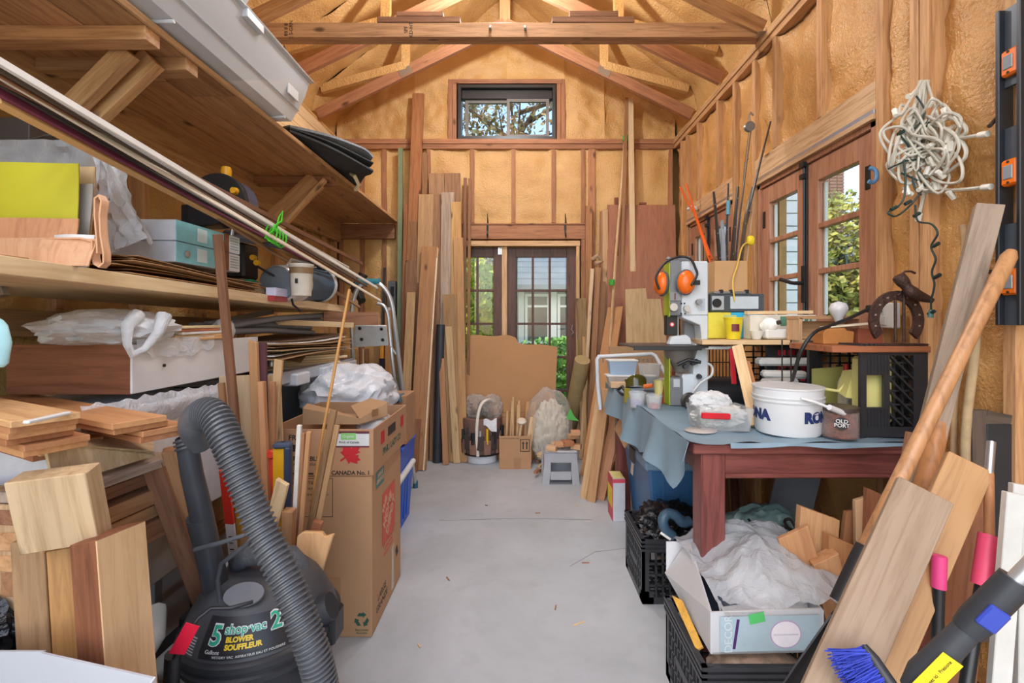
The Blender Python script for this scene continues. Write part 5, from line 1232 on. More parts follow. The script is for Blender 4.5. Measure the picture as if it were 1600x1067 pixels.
# backing carton under the sack and things beside it
o = box('carton', (-1.08, 2.50, 0.0), (-0.70, 2.74, 0.70), KRAFT, label='plain carton hidden behind the tall moving carton', cat='box')
o = box('carton', (-0.86, 2.76, 0.52), (-0.66, 2.98, 0.80), plain('#a9805c', 0.8), label='brown carton beside the ladder above blue bin', cat='box')
pk = ['light blue printed pack leaning by the ladder step', 'navy and teal pack lying by the ladder', 'blue tool pack at right of the teal packs']
for i, (a, b, Y, c) in enumerate((((577, 612), (592, 594), 2.75, '#a5d4e0'), ((590, 630), (622, 604), 2.72, '#74b2bd'), ((616, 630), (633, 614), 2.70, '#3c6f82'))):
    p0, p1 = P(*a, Y), P(*b, Y + 0.14)
    o = box('printed_pack', p0, p1, plain(c, 0.35, var=0.25, scale=18), label=pk[i], cat='pack', group='printed packs by the ladder', R=Matrix.Rotation(-0.25, 3, 'Y'))
    b2x = box('dark_band', ((p0.x + p1.x) / 2 - 0.012, p0.y - 0.002, p0.z - 0.001), ((p0.x + p1.x) / 2 + 0.012, p0.y + 0.01, p1.z + 0.001), plain('#17384a', 0.4), o, R=Matrix.Rotation(-0.25, 3, 'Y'))
tag(MB().lathe([(0, 0), (0.05, 0.005), (0.062, 0.03), (0.05, 0.055), (0, 0.06)], face_M(P(578, 622, 2.66), (1, 0, 0), (0, 0, 1)), 20).build('round_lid', plain('#8cc7dd', 0.4), smooth=True), 'sky blue round lid at the sack end', 'lid')
bb_ = thing('recycling_bin', 'bright blue recycling bin with white bar behind cartons', 'bin', (-0.84, 2.85, 0))
BLUE = plain('#1f5fd0', 0.4, name='blue_plastic')
t0, t1 = (-0.97, -0.685, 2.72, 3.08), (-0.94, -0.715, 2.75, 3.05)
vs = [(t1[0], t1[2], 0), (t1[1], t1[2], 0), (t1[1], t1[3], 0), (t1[0], t1[3], 0), (t0[0], t0[2], 0.5), (t0[1], t0[2], 0.5), (t0[1], t0[3], 0.5), (t0[0], t0[3], 0.5)]
MB().add(vs, [(0, 3, 2, 1), (0, 1, 5, 4), (1, 2, 6, 5), (2, 3, 7, 6), (3, 0, 4, 7)]).build('tub', BLUE, bb_, solid=-0.004)
ring3 = MB()
for a, b in (((t0[0], t0[2]), (t0[1], t0[2])), ((t0[1], t0[2]), (t0[1], t0[3])), ((t0[1], t0[3]), (t0[0], t0[3])), ((t0[0], t0[3]), (t0[0], t0[2]))): ring3.tube([(a[0], a[1], 0.495), (b[0], b[1], 0.495)], 0.012, 6)
ring3.build('rim', BLUE, bb_); rod('white_bar', [(-0.675, 2.62, 0.34), (-0.67, 2.98, 0.36)], 0.018, WHITEP, bb_)
for k in range(4): bar('rib', (-0.705, 2.74 + 0.07 * k, 0.04), (-0.688, 2.74 + 0.07 * k, 0.46), 0.012, 0.006, BLUE, bb_, n=(1, 0, 0))

# ================================================================== LADDER
ld = thing('step_ladder', 'aluminium step ladder with rounded top rail behind cartons', 'ladder', (-0.95, 3.3, 0))
TUBE = 0.014
def lp(px, py, Y): return P(px, py, Y)
outer = crom([lp(549, 492, 3.12), lp(552, 470, 3.12), lp(560, 449, 3.12), lp(574, 441, 3.12), lp(590, 442, 3.12), lp(604, 455, 3.13), lp(612, 475, 3.14), lp(617, 510, 3.16), lp(628, 600, 3.26), lp(641, 700, 3.42), lp(649, 757, 3.53)], 5)
MB().tube(outer, TUBE, 10).build('front_rail', ALU, ld, smooth=True)
inner = crom([lp(590, 474, 3.2), lp(600, 478, 3.2), lp(606, 492, 3.2), lp(609, 520, 3.2), lp(616, 590, 3.2), lp(630, 690, 3.35), lp(638, 766, 3.46)], 5)
MB().tube(inner, TUBE * 0.8, 10).build('rear_rail', ALU, ld, smooth=True)
MB().tube([lp(549, 492, 3.12), lp(551, 560, 3.14), lp(545, 660, 3.25), lp(538, 766, 3.46)], TUBE, 10).build('front_rail', ALU, ld, smooth=True)
MB().tube([lp(556, 440, 3.12), lp(594, 440, 3.12)], 0.020, 12).build('teal_grip', plain('#2f7d8c', 0.5), ld, smooth=True)
pq = [lp(556, 507, 3.12), lp(604, 508, 3.12), lp(607, 538, 3.2), lp(553, 541, 3.2)]
pt = MB().add(pq, [(0, 1, 2, 3)]).build('tool_tray', plain('#d6d7d5', 0.5), ld, solid=0.012)
for x, y in ((562, 513), (596, 514), (565, 530), (598, 531)): MB().lathe([(0, 0), (0.011, 0), (0.011, 0.003), (0, 0.003)], face_M(lp(x, y, 3.10 + (y - 507) / 400), (1, 0, 0), (0, -0.3, 1)), 12).build('tray_hole', INK, pt)
MB().add([lp(553, 588, 3.1), lp(618, 590, 3.1), lp(626, 616, 3.0), lp(550, 612, 3.0)], [(0, 1, 2, 3)]).build('platform_step', plain('#5a5c5e', 0.6), ld, solid=0.02)
for y in (520, 600): rod('spreader_arm', [lp(610, y + 20, 3.18), lp(619, y + 34, 3.22)], 0.006, WHITEP, ld)
for q in ((649, 758, 3.53), (638, 767, 3.46), (538, 767, 3.46)):
    c = lp(*q); MB().lathe([(0, 0), (0.02, 0), (0.019, 0.05), (0, 0.05)], Matrix.Translation((c.x, c.y, 0.0)), 12).build('rubber_foot', plain('#2f6a82', 0.6), ld, smooth=True)
# ================================================================== BACK WALL: BOARDS, ROLLS, CARDBOARD
BG = 'boards leaning on the back wall left of the door'
GRNP = plain('#7e8a68', 0.6, name='green_paint')
def wl(top, bot, w, t, mat, label, off, group=BG, name='leaning_board', cat='board', n=(0, -1, 0.05), ends=(0, 0), thick_in=True):
    """board leaning on the back wall: top and foot given on their own planes"""
    Yt = YB - 0.03 - off
    a = P(*top, Yt); b = PF(*bot)
    b.y = min(b.y, Yt - 0.02); b.z = 0.004
    return bar(name, b, a, w, t, mat, n=n, label=label, cat=cat, group=group, ends=ends)
DB = wood('#a4713f', '#74481f', 0.6, 0.1); TB = wood('#b98a5c', '#8b6138', 0.6, 0.1); LBW = wood('#d0a468', '#a47a42', 0.55, 0.1)
wl((626, 232), (624, 712), 0.045, 0.03, GRNP, 'tall sage green painted strip leftmost of the lumber', 0.02)
wl((654, 147), (634, 716), 0.105, 0.038, wood('#b5712f', '#854a18', 0.5, 0.05), 'tallest dark orange board reaching past the wall plate', 0.03)
wl((664, 240), (662, 710), 0.05, 0.03, DB, 'dark narrow board just right of the tallest board', 0.03)
wl((682, 271), (690, 712), 0.145, 0.025, TB, 'wide grey brown board, left of a level topped pair', 0.03)
wl((707, 271), (706, 712), 0.145, 0.025, wood('#ac7c52', '#7d532e', 0.6, 0.1), 'wide grey brown board, right of a level topped pair', 0.035)
wl((727, 278), (724, 712), 0.03, 0.02, BROWN, 'thin brown strip nearest the door frame at top', 0.03)
wl((734, 279), (731, 712), 0.028, 0.018, DB, 'thin dark strip against the door side stud', 0.02)
wl((640, 320), (632, 718), 0.10, 0.025, wood('#b06a32', '#804416', 0.55, 0.05), 'reddish board with its top beside the green strip', 0.07)
wl((648, 308), (641, 718), 0.09, 0.025, DB, 'brown board behind the light wide board', 0.085)
wl((666, 304), (657, 720), 0.135, 0.022, wood('#c89c66', '#9c7040', 0.6, 0.05), 'light tan wide board in the middle of the lumber', 0.11)
wl((684, 304), (680, 720), 0.10, 0.022, wood('#a5754a', '#7a5230', 0.6, 0.05), 'medium brown board beside the light tan one', 0.10)
wl((700, 301), (697, 720), 0.12, 0.03, GREYW, 'greyish knotty board left of the yellow pine', 0.13)
wl((713, 316), (713, 722), 0.09, 0.03, wood('#d3a04e', '#a87226', 0.5, 0.05), 'yellow knotty pine board near the door', 0.15)
wl((716, 372), (723, 722), 0.085, 0.038, wood('#cf9a56', '#a06c30', 0.55, 0.05), 'tall orange pine board with nail holes by cardboard', 0.20)
wl((645, 407), (638, 722), 0.125, 0.022, wood('#9c6a44', '#6f4626', 0.6, 0.05), 'short brown board with a square top below green strip', 0.15)
wl((672, 386), (652, 735), 0.145, 0.03, wood('#bf8448', '#94602c', 0.5, 0.05), 'wide cedar board with white edge in the front row', 0.20)
wl((684, 388), (662, 736), 0.012, 0.032, plain('#ead9b8', 0.5), 'pale edge strip along the wide cedar board', 0.20)
wl((643, 457), (630, 732), 0.075, 0.03, LBW, 'pale narrow board with flat top at front left', 0.24)
wl((665, 528), (646, 738), 0.060, 0.03, wood('#9a6338', '#6c4020', 0.6, 0.05), 'short reddish board standing before the cedar board', 0.27)
wl((656, 545), (640, 736), 0.025, 0.025, wood('#b87c44', None, 0.6, 0.05), 'thin square stick beside the short reddish board', 0.29)
o = rod('rolled_tarp', [PF(683, 722) + V((0, 0, 0.0)), P(689, 507, YB - 0.30)], 0.040, plain('#33353a', 0.5, var=0.2), n=16, label='dark grey rolled sheet standing among the boards', cat='roll')
wl((703, 460), (708, 722), 0.125, 0.025, wood('#b58a52', '#8a6232', 0.6, 0.05), 'tan board with a knot right of the dark roll', 0.26)
wl((701, 510), (714, 724), 0.06, 0.025, wood('#d8b27a', '#b08a52', 0.6, 0.05), 'pale slat leaning in front of the knotted board', 0.29)
wl((690, 560), (697, 726), 0.05, 0.03, wood('#c28a54', None, 0.6, 0.05), 'orange stick foot right of the dark roll', 0.30)
# left corner tools
pb_ = thing('electric_box', 'grey metal electric box between boards and wall stud', 'electric box', P(612, 470, YB - 0.05))
box('case', P(606, 492, YB - 0.08), P(621, 440, YB - 0.01), plain('#6f7478', 0.4, metal=0.4), pb_); box('switch_lever', P(610, 462, YB - 0.11), P(616, 448, YB - 0.08), BLACKP, pb_)
box('paper_tag', P(606, 488, YB - 0.085), P(612, 480, YB - 0.08), WHITE, pb_)
wl((601, 418), (600, 700), 0.02, 0.015, DGREY, 'thin dark rod leaning by the electric box', 0.06, group=None, name='metal_rod', cat='rod')
ax_ = thing('mallet', 'dark headed mallet standing at corner above ladder', 'tool', P(563, 440, 4.0))
MB().tube([P(568, 428, 4.0), P(556, 452, 4.0), P(566, 470, 3.9)], [0.04, 0.05, 0.03], 8).build('head', plain('#2d2622', 0.6), ax_); MB().tube([P(562, 445, 4.0), V((P(566, 640, 3.95).x, 3.95, 0.0))], 0.016, 8).build('handle', BROWN, ax_)
for i, (px, w, m_, lab) in enumerate(((566, 0.05, PALE, 'pale stick standing in the left back corner'), (574, 0.03, DB, 'dark stick in the left back corner'), (608, 0.06, wood('#c98d48', None, 0.5, 0.05), 'orange stick seen through the ladder'))):
    bar('corner_stick', (P(px, 520, 4.3).x, 4.3, 0.0), P(px - 1, 545 - 60 * (i == 2), 4.42), w, 0.025, m_, label=lab, cat='stick', group='sticks in the left back corner')
bl_ = thing('wrecking_bar', 'yellow and black handled tool seen through the ladder', 'tool', P(597, 590, 4.2))
bar('yellow_shaft', P(597, 590, 4.2), P(597, 540, 4.25), 0.03, 0.02, plain('#d8962a', 0.5), bl_); bar('black_label', P(597, 595, 4.19), P(597, 560, 4.2), 0.045, 0.024, plain('#2a2430', 0.4), bl_); bar('shaft', (P(597, 590, 4.2).x, 4.15, 0.0), P(597, 590, 4.2), 0.025, 0.02, BROWN, bl_)

# big cardboard sheet
cbz = [(0.0, 0.0), (1.0, 0.0)]
A_ = PF(729, 712); B2 = PF(868, 712)
def cfn(u, v):
    z = v * (1.095 - 0.07 * u * (u > 0.55) - 0.03 * max(0, min(1, (u - 0.45) / 0.12)) + 0.006 * math.sin(u * 17)); x0 = -0.53 + 0.04 * v; x1 = 0.325 - 0.035 * (1 - v) + 0.02 * v
    return V((x0 + (x1 - x0) * u, 4.27 + 0.17 * v + 0.012 * math.sin(u * 4) - 0.008 * (abs(v - 0.32) < 0.05), z))
cs_ = thing('cardboard_sheet', 'large brown cardboard sheet leaning in front of glazed door', 'cardboard', (-0.1, 4.3, 0))
MB().grid(cfn, 30, 24).build('panel', plain('#b98a5c', 0.75, var=0.05, scale=3, name='cardboard'), cs_, smooth=True, solid=0.006)
for z in (0.30, 0.36, 0.40):
    bar('crease', (-0.5, 4.27 + 0.17 * z / 1.06 - 0.004, z), (0.29, 4.27 + 0.17 * z / 1.06 - 0.004, z), 0.004, 0.002, KRAFTD, cs_, bev=0)

# tool bucket
tbk = thing('tool_bucket', 'white bucket wearing a brown pocketed tool apron', 'bucket', PF(753, 726))
c = PF(753, 718); R_ = 0.165
Mt = Matrix.Translation((c.x, c.y, 0))
MB().lathe([(0, 0), (0.135, 0), (0.14, 0.05), (0.158, 0.36), (0.165, 0.365), (0.165, 0.38), (0.152, 0.38), (0.13, 0.01)], Mt, 28, cap=False).build('bucket_body', plain('#e4e6e8', 0.4), tbk, smooth=True)
APR = plain('#7a5c50', 0.85, var=0.15, scale=20, name='apron_cloth')
MB().lathe([(0.152, 0.075), (0.160, 0.08), (0.178, 0.34), (0.176, 0.385), (0.160, 0.392)], Mt, 28, cap=False).build('apron', APR, tbk, smooth=True)
for k in range(9):
    a = -math.pi + 0.25 + k * (math.pi - 0.5) / 8; r = 0.172
    M = face_M((c.x + r * math.cos(a), c.y + r * math.sin(a), 0.15 if k % 2 else 0.19), (-math.sin(a), math.cos(a), 0), (0, 0, 1))
    pk_ = MB().prism([(-0.03, -0.06), (0.03, -0.06), (0.034, 0.06), (-0.034, 0.06)], 0.022, M).build('pocket', plain('#8a6858', 0.85, var=0.15, scale=25) if k % 2 else plain('#4a3b36', 0.8), tbk, bev=0.004)
    tool = (('#e2b01e', 0.012), ('#2a2a2c', 0.014), ('#3d4248', 0.01), ('#1e1e20', 0.02), ('#b0b4b8', 0.008))[k % 5]
    cc = V((c.x + (r + 0.012) * math.cos(a), c.y + (r + 0.012) * math.sin(a), 0.2))
    MB().tube([cc + V((0, 0, -0.02)), cc + V((0, 0, 0.075 + 0.02 * (k % 3)))], tool[1], 8).build('tool_handle', plain(tool[0], 0.4), tbk, smooth=True)
MB().lathe([(0.166, 0.07), (0.170, 0.07), (0.172, 0.085), (0.166, 0.085)], Mt, 28).build('apron_hem', plain('#2c2420', 0.8), tbk)
hp_ = crom([V((c.x - 0.02, c.y - 0.175, 0.08)), V((c.x - 0.03, c.y - 0.185, 0.25)), V((c.x - 0.02, c.y - 0.18, 0.42)), V((c.x + 0.01, c.y - 0.15, 0.52)), V((c.x + 0.06, c.y - 0.08, 0.545)), V((c.x + 0.09, c.y + 0.05, 0.5)), V((c.x + 0.08, c.y + 0.13, 0.40))], 6)
MB().tube(hp_, 0.014, 8).build('rope_handle', plain('#e6dfd0', 0.8), tbk, smooth=True)
MB().lathe([(0, 0.34), (0.15, 0.34)], Mt, 20, cap=False).build('contents_base', DGREY, tbk)
tag(blob((c.x - 0.05, c.y + 0.02, 0.47), (0.12, 0.1, 0.10), 0.5, 3.2, 31, 4).build('plastic_bag', film('#d9d3cc', 0.28, 0.12, 0.5, 0.9, 20), smooth=True), 'clear bag of brown tools in the apron bucket', 'bag')
tag(blob((c.x + 0.09, c.y + 0.03, 0.46), (0.09, 0.09, 0.11), 0.5, 3.2, 33, 4).build('plastic_bag', film('#e3ddd2', 0.28, 0.12, 0.5, 0.9, 20), smooth=True), 'clear knotted bag at the right of apron bucket', 'bag')
for k, (dx, dy, cc) in enumerate(((-0.08, 0.0, '#7a4c3a'), (-0.02, 0.02, '#3d3632'), (0.08, 0.02, '#9a5f3a'))): tag(MB().lathe([(0, 0), (0.02, 0), (0.018, 0.10), (0, 0.11)], Matrix.Translation((c.x + dx, c.y + dy, 0.40)), 10).build('small_tool', plain(cc, 0.6), smooth=True), ('reddish brown tool end inside left bag of the bucket', 'dark tool end between the bucket bags', 'copper coloured tool end inside right bucket bag')[k], 'tool')
tag(MB().grid(lambda u, v: V((c.x + 0.03 + 0.11 * u, c.y - 0.18 - 0.01 * math.sin(u * 5), 0.395 - 0.12 * v * (0.4 + u * 0.6) + 0.01 * math.sin(u * 8))), 8, 6).build('white_cloth', plain('#e8e8ea', 0.7), smooth=True, solid=0.004), 'white rag hanging over the apron bucket rim', 'cloth')

# carton of dowels
x0, x1 = PF(780, 733).x, PF(830, 733).x; yb = PF(780, 733).y
dc = open_carton('carton', 'small brown carton holding dowels by the cardboard', x0, x1, yb, yb + 0.24, 0.0, 0.275, plain('#b98d66', 0.8, var=0.04))
ob = ring(x1 - 0.092, x1 - 0.012, 0.145, 0.25, 0.006, yb - 0.001, 0.001).build('printed_square', INK, dc)
for k in (0, 1):
    M = face_M((x1 - 0.067 + 0.03 * k, yb - 0.0006, 0.20), (1, 0, 0), (0, 0, 1)); patch('up_arrow', M, 1, 1, INK, dc, poly=[(-0.005, -0.035), (0.005, -0.035), (0.005, 0.012), (0.012, 0.012), (0, 0.032), (-0.012, 0.012), (-0.005, 0.012)])
txt('CARTONS DE EMBALLAGE', face_M((x0 + 0.09, yb - 0.0006, 0.255), (1, 0, 0), (0, 0, 1)), 0.013, INK, dc)
patch('paper_tape', face_M((x0 + 0.15, yb - 0.0006, 0.05), (1, 0, 0), (0, 0, 1)), 0.06, 0.09, plain('#a97c56', 0.5), dc)
dn = ['leftmost dowel in the small carton', 'second dowel in the small carton', 'tallest dowel in the small carton', 'fourth dowel in small carton, slightly bent', 'fifth dowel in the small carton']
for k in range(5):
    px = 789 + 4.5 * k; rod('dowel', [V((x0 + 0.05 + 0.03 * k, yb + 0.10 + 0.02 * (k % 2), 0.006)), P(px + 4 + 3 * (k % 2), 632 - 6 * (k % 3) + 10 * (k == 0), yb + 0.12)], 0.010, wood('#e0b880', None, 0.6, 0.1, knots=False), label=dn[k], cat='dowel', group='dowels in the small carton')
bar('board_offcut', (x0 + 0.23, yb + 0.14, 0.01), P(830, 628, yb + 0.20), 0.085, 0.015, wood('#c6924e', None, 0.5, 0.05), label='brown board end with a dark hole behind dowels', cat='board')
bar('board_offcut', (x1 - 0.05, yb + 0.06, 0.01), P(833, 652, yb + 0.08), 0.05, 0.012, PALE, label='pale slat at right side of the dowel carton', cat='board', n=(0.2, -1, 0))
sp = thing('wooden_spindle', 'turned spindle with round disc standing in dowel carton', 'spindle', (x1 - 0.13, yb + 0.05, 0.01))
e = P(815, 658, yb + 0.04); MB().tube([V((x1 - 0.13, yb + 0.05, 0.01)), e], 0.012, 8).build('shaft', PALE, sp, smooth=True)
MB().lathe([(0, -0.02), (0.03, -0.018), (0.042, 0.0), (0.03, 0.018), (0, 0.02)], Matrix.Translation(e) @ Matrix.Rotation(0.3, 4, 'X'), 16).build('disc', plain('#dfd3bd', 0.6), sp, smooth=True)
# clear bag
cbg = blob((0.25, 4.12, 0.325), (0.19, 0.13, 0.325), 0.22, 2.0, 41, 5, flat=-0.31)
tag(cbg.build('plastic_sack', film('#e6e2da', 0.16, 0.1, 0.55, 1.0, 16), smooth=True, origin=(0.25, 4.12, 0.3)), 'large clear plastic sack with foam beside dowel carton', 'sack')
tag(blob((0.26, 4.12, 0.26), (0.15, 0.10, 0.26), 0.5, 5.0, 43, 5, flat=-0.23).build('packing_foam', plain('#d8cfbd', 0.8, var=0.15), smooth=True, origin=(0.26, 4.12, 0.2)), 'pale packing foam inside the clear plastic sack', 'foam')

# step stool with blocks
so = thing('step_stool', 'grey plastic step stool carrying small wood blocks', 'stool', PF(878, 757))
sc_ = PF(848, 757); sx0, sx1, sy0, sy1 = sc_.x, PF(905, 757).x, sc_.y, sc_.y + 0.20
GS = plain('#a9acb0', 0.5, var=0.06, name='stool_plastic')
fpoly = [(sx0 - 0.005, 0), (sx0 + 0.035, 0), (sx0 + 0.05, 0.035), (sx1 - 0.05, 0.035), (sx1 - 0.035, 0), (sx1 + 0.005, 0), (sx1 - 0.02, 0.235), (sx0 + 0.02, 0.235)]
MFs = Matrix(((1, 0, 0, 0), (0, 0, 1, sy0), (0, 1, 0, 0), (0, 0, 0, 1)))
h0_, h1_, g0, g1 = 0.095, 0.165, sx0 + 0.06, sx1 - 0.06
fm = MB()
fm.prism([(sx0 - 0.005, 0), (sx0 + 0.05, 0), (sx0 + 0.06, h0_), (sx0 + 0.06, h1_), (sx0 + 0.06, 0.235), (sx0 + 0.02, 0.235)], 0.018, MFs)
fm.prism([(sx1 + 0.005, 0), (sx1 - 0.05, 0), (sx1 - 0.06, h0_), (sx1 - 0.06, h1_), (sx1 - 0.06, 0.235), (sx1 - 0.02, 0.235)], 0.018, MFs)
fm.b2((g0, sy0, 0.035), (g1, sy0 + 0.018, h0_)).b2((g0, sy0, h1_), (g1, sy0 + 0.018, 0.235))
fm.build('front_frame', GS, so)
box('back_frame', (sx0, sy1 - 0.018, 0.0), (sx1, sy1, 0.235), GS, so)
box('top', (sx0 + 0.015, sy0 - 0.004, 0.235), (sx1 - 0.015, sy1 + 0.004, 0.252), GS, so, bev=0.006)
for s, x in ((0, sx0 + 0.01), (1, sx1 - 0.028)): box('side_panel', (x, sy0 + 0.02, 0.03), (x + 0.016, sy1 - 0.02, 0.235), GS, so)
bcs = [('#e3b682', 862, 0, 0.02), ('#d29a62', 874, 0.02, 0.05), ('#c0793f', 888, 0.03, 0.02), ('#d8a56c', 900, 0.0, 0.07), ('#b86a35', 884, 0.02, 0.10), ('#dcae7a', 896, 0.06, 0.12), ('#e8c294', 870, 0.0, 0.12), ('#d49a60', 899, 0.11, 0.04)]
bn = ['pale wood block at left of the stool top', 'tan block second from left on the stool', 'dark orange block in middle of stool', 'honey block at right of the stool', 'reddish block at back of the stool', 'block lying across the others on stool', 'cream block at back left of the stool', 'topmost pale block of the stool pile']
for k, (cc, px, zz, dy) in enumerate(bcs):
    x = (px - CX) * (sy0 + dy) / F
    bar('wood_block', (x - 0.035, sy0 + dy, 0.272 + zz), (x + 0.035, sy0 + dy + 0.03 * ((k % 3) - 1), 0.272 + zz), 0.05, 0.036, wood(cc, None, 0.6, 0.05, knots=False), n=(0, 0, 1), label=bn[k], cat='block', group='wood blocks on the step stool')
bar('pale_stick', P(842, 712, 3.78), P(873, 692, 3.98), 0.04, 0.03, PALE, n=(0, 0, 1), label='pale square stick poking left off the stool blocks', cat='stick')
for k in range(7):
    a = PF(836 + 3 * (k % 4), 715 + 8 * (k % 5)); bar('wood_scrap', a + V((0, 0, 0.014 + 0.03 * (k // 4))), a + V((0.03, 0.03 + 0.01 * k, 0.014 + 0.03 * (k // 4))), 0.026, 0.022, (BROWN, CEDAR, PALE)[k % 3], n=(0, 0, 1), label=('nearest', 'second nearest', 'dark', 'reddish', 'upper', 'pale', 'farthest')[k] + ' small wood scrap on floor left of the stool', cat='scrap', group='wood scraps beside the stool')

# ================================================================== BACK RIGHT
RG = 'boards leaning right of the glazed door'
def wr_(top, bot, w, t, mat, label, off, **k): return wl(top, bot, w, t, mat, label, off, group=RG, **k)
wr_((920, 322), (914, 700), 0.06, 0.03, wood('#b5783c', '#84501f', 0.6, 0.05), 'orange stud height board right of the door jamb', 0.02)
wr_((942, 330), (934, 704), 0.05, 0.025, wood('#a9744a', None, 0.6, 0.05), 'brown strip with a light knob beside plywood', 0.04)
wr_((985, 155), (984, 700), 0.05, 0.03, wood('#e3c79c', '#c9a570', 0.5, 0.05), 'tall cream batten reaching up past the wall plate', 0.05)
wr_((979, 153), (958, 702), 0.03, 0.02, wood('#a77544', None, 0.55, 0.05), 'tall brown lath beside the cream batten', 0.06)
wr_((945, 328), (943, 702), 0.05, 0.03, wood('#cfa673', None, 0.55, 0.05), 'pale batten with a cut top beside the plywood', 0.04)
pl_ = thing('plywood_sheet', 'tall reddish plywood panel leaning in right back corner', 'plywood', (1.15, 4.4, 0.2))
p0, p1, p2, p3 = P(948, 707, 4.28), P(1062, 707, 4.28), P(1055, 320, 4.46), P(949, 320, 4.46)
MB().add([p0, p1, p2, p3], [(0, 1, 2, 3)]).build('sheet', wood('#b06f49', '#94583a', 0.45, 0.0, knots=False), pl_, solid=0.012)
bar('board_edge', P(963, 400, 4.43), P(963, 309, 4.48), 0.035, 0.02, REDW, label='dark board end poking above plywood at left', cat='board'); bar('board_edge', P(999, 318, 4.475), P(1010, 318, 4.475), 0.02, 0.015, REDW, label='thin dark strip end above plywood edge', cat='board')
# notched pale board
nb = [(979, 541), (977, 452), (1009, 450), (1011, 467), (1032, 467), (1043, 541)]
mm = MB(); pf = [P(x, y, 3.95 + 0.04 * (541 - y) / 90) for x, y in nb]; pb2 = [q + V((0, 0.02, 0)) for q in pf]
nn_ = len(nb); mm.add(pf + pb2, [tuple(range(nn_)), tuple(range(2 * nn_ - 1, nn_ - 1, -1))] + [(i, (i + 1) % nn_, nn_ + (i + 1) % nn_, nn_ + i) for i in range(nn_)])
tag(mm.build('notched_board', wood('#d0ac76', '#b08c58', 0.55, 0.0, knots=False), origin=P(1010, 500, 3.97)), 'pale rough board with a notched top corner', 'board')
bar('orange_lath', (P(1049, 541, 4.0).x, 3.99, 0.0), P(1036, 470, 4.06), 0.03, 0.015, wood('#c98348', None, 0.5, 0), label='orange lath beside the notched pale board', cat='lath')
o = box('cardboard_sheet', P(952, 768, 3.90) * 1.0, P(1048, 541, 3.93), plain('#b39068', 0.8), label='brown cardboard panel behind the table under notched board', cat='cardboard')
wr_((908, 466), (903, 690), 0.085, 0.03, wood('#9a7a4a', '#6f5530', 0.65, 0.05), 'short olive brown board beside the door glass', 0.16)
wr_((912, 526), (906, 700), 0.03, 0.03, wood('#c99c60', None, 0.6, 0.05), 'narrow light stick with square top by door', 0.22)
wr_((925, 420), (905, 712), 0.032, 0.05, wood('#e0bd92', '#c49c6c', 0.5, 0.05), 'pale batten leaning left with lit front edge', 0.20)
wr_((934, 418), (918, 712), 0.05, 0.03, wood('#b27c48', None, 0.55, 0.05), 'brown batten behind the lit pale one', 0.16)
wr_((940, 440), (928, 700), 0.07, 0.03, wood('#9c6c40', None, 0.6, 0.05), 'dark curved board left of the plywood panel', 0.12, )
rod('driftwood_knot', [P(926, 405, 4.36), P(934, 398, 4.33), P(940, 408, 4.36), P(930, 412, 4.34)], 0.02, plain('#b39478', 0.7), label='knobbly light driftwood knot atop the brown strip', cat='driftwood')
o = rod('paper_roll', [PF(884, 698), P(910, 562, 4.12)], 0.068, plain('#a99468', 0.7, var=0.08, name='kraft_paper'), n=18, label='thick tan paper roll leaning by the door', cat='roll')
tr = bar('cardboard_strip', PF(920, 745), P(962, 480, 4.30), 0.15, 0.02, plain('#bd8c5e', 0.75, name='cardboard'), n=(-0.75, -1, 0.2), label='long brown cardboard strip leaning against table end', cat='cardboard')
lt2 = thing('bamboo_strip', 'long thin pale strip curving up with green tape', 'strip', PF(948, 700))
pts2 = crom([PF(945, 720), P(952, 560, 4.15), P(962, 400, 4.36), P(972, 280, 4.45), P(977, 200, 4.47), P(980, 155, 4.475)], 6)
MB().tube(pts2, 0.013, 6).build('strip', wood('#d8b27c', None, 0.5, 0), lt2, smooth=True)
for q, Y in (((956, 441), 4.27), ((977, 216), 4.44)): MB().lathe([(0, -0.025), (0.026, -0.025), (0.026, 0.025), (0, 0.025)], Matrix.Translation(P(*q, Y)), 10).build('green_tape', GREEN, lt2)
for i, (tp, bt_, w, c_, lab) in enumerate((((948, 607), (924, 783), 0.062, '#c8965e', 'front orange board with beaded edge leaning on table'), ((939, 609), (912, 778), 0.045, '#dcb27c', 'pale beaded board left in the front leaning pair'), ((966, 640), (936, 780), 0.08, '#c48a5c', 'wide reddish board behind the beaded pair'))):
    a = P(*tp, 3.14 + 0.08 * i); b = PF(*bt_); bar('leaning_board', b, a, w, 0.022 + 0.01 * (i < 2), wood(c_, None, 0.55, 0.05, knots=False), n=(-0.55, -1, 0.1), label=lab, cat='board', group='boards leaning on table end')
for i in range(6):
    b = PF(934 + 7 * i, 776 - 3 * i); a = P(958 + 5 * i, 690 + 4 * i, 3.5 + 0.05 * i); bar('thin_board', b, a, 0.10, 0.012, (PALE, BROWN, wood('#cda877', None, 0.6, 0.1, knots=False))[i % 3], n=(-0.8, -1, 0.1), label=('foremost thin board of the low row at table end', 'second thin board of the low row', 'third thin board of the low row', 'fourth thin board of the low row', 'fifth thin board of the low row', 'rearmost thin board of low row')[i], cat='board', group='low thin boards at the table end')
tag(MB().add([P(884, 655, 4.05), P(891, 638, 4.05), P(897, 650, 4.04), P(905, 658, 4.03)], [(0, 1, 2, 3)]).build('green_tape', GREEN, solid=0.003), 'green tape flap stuck on the tan paper roll', 'tape')
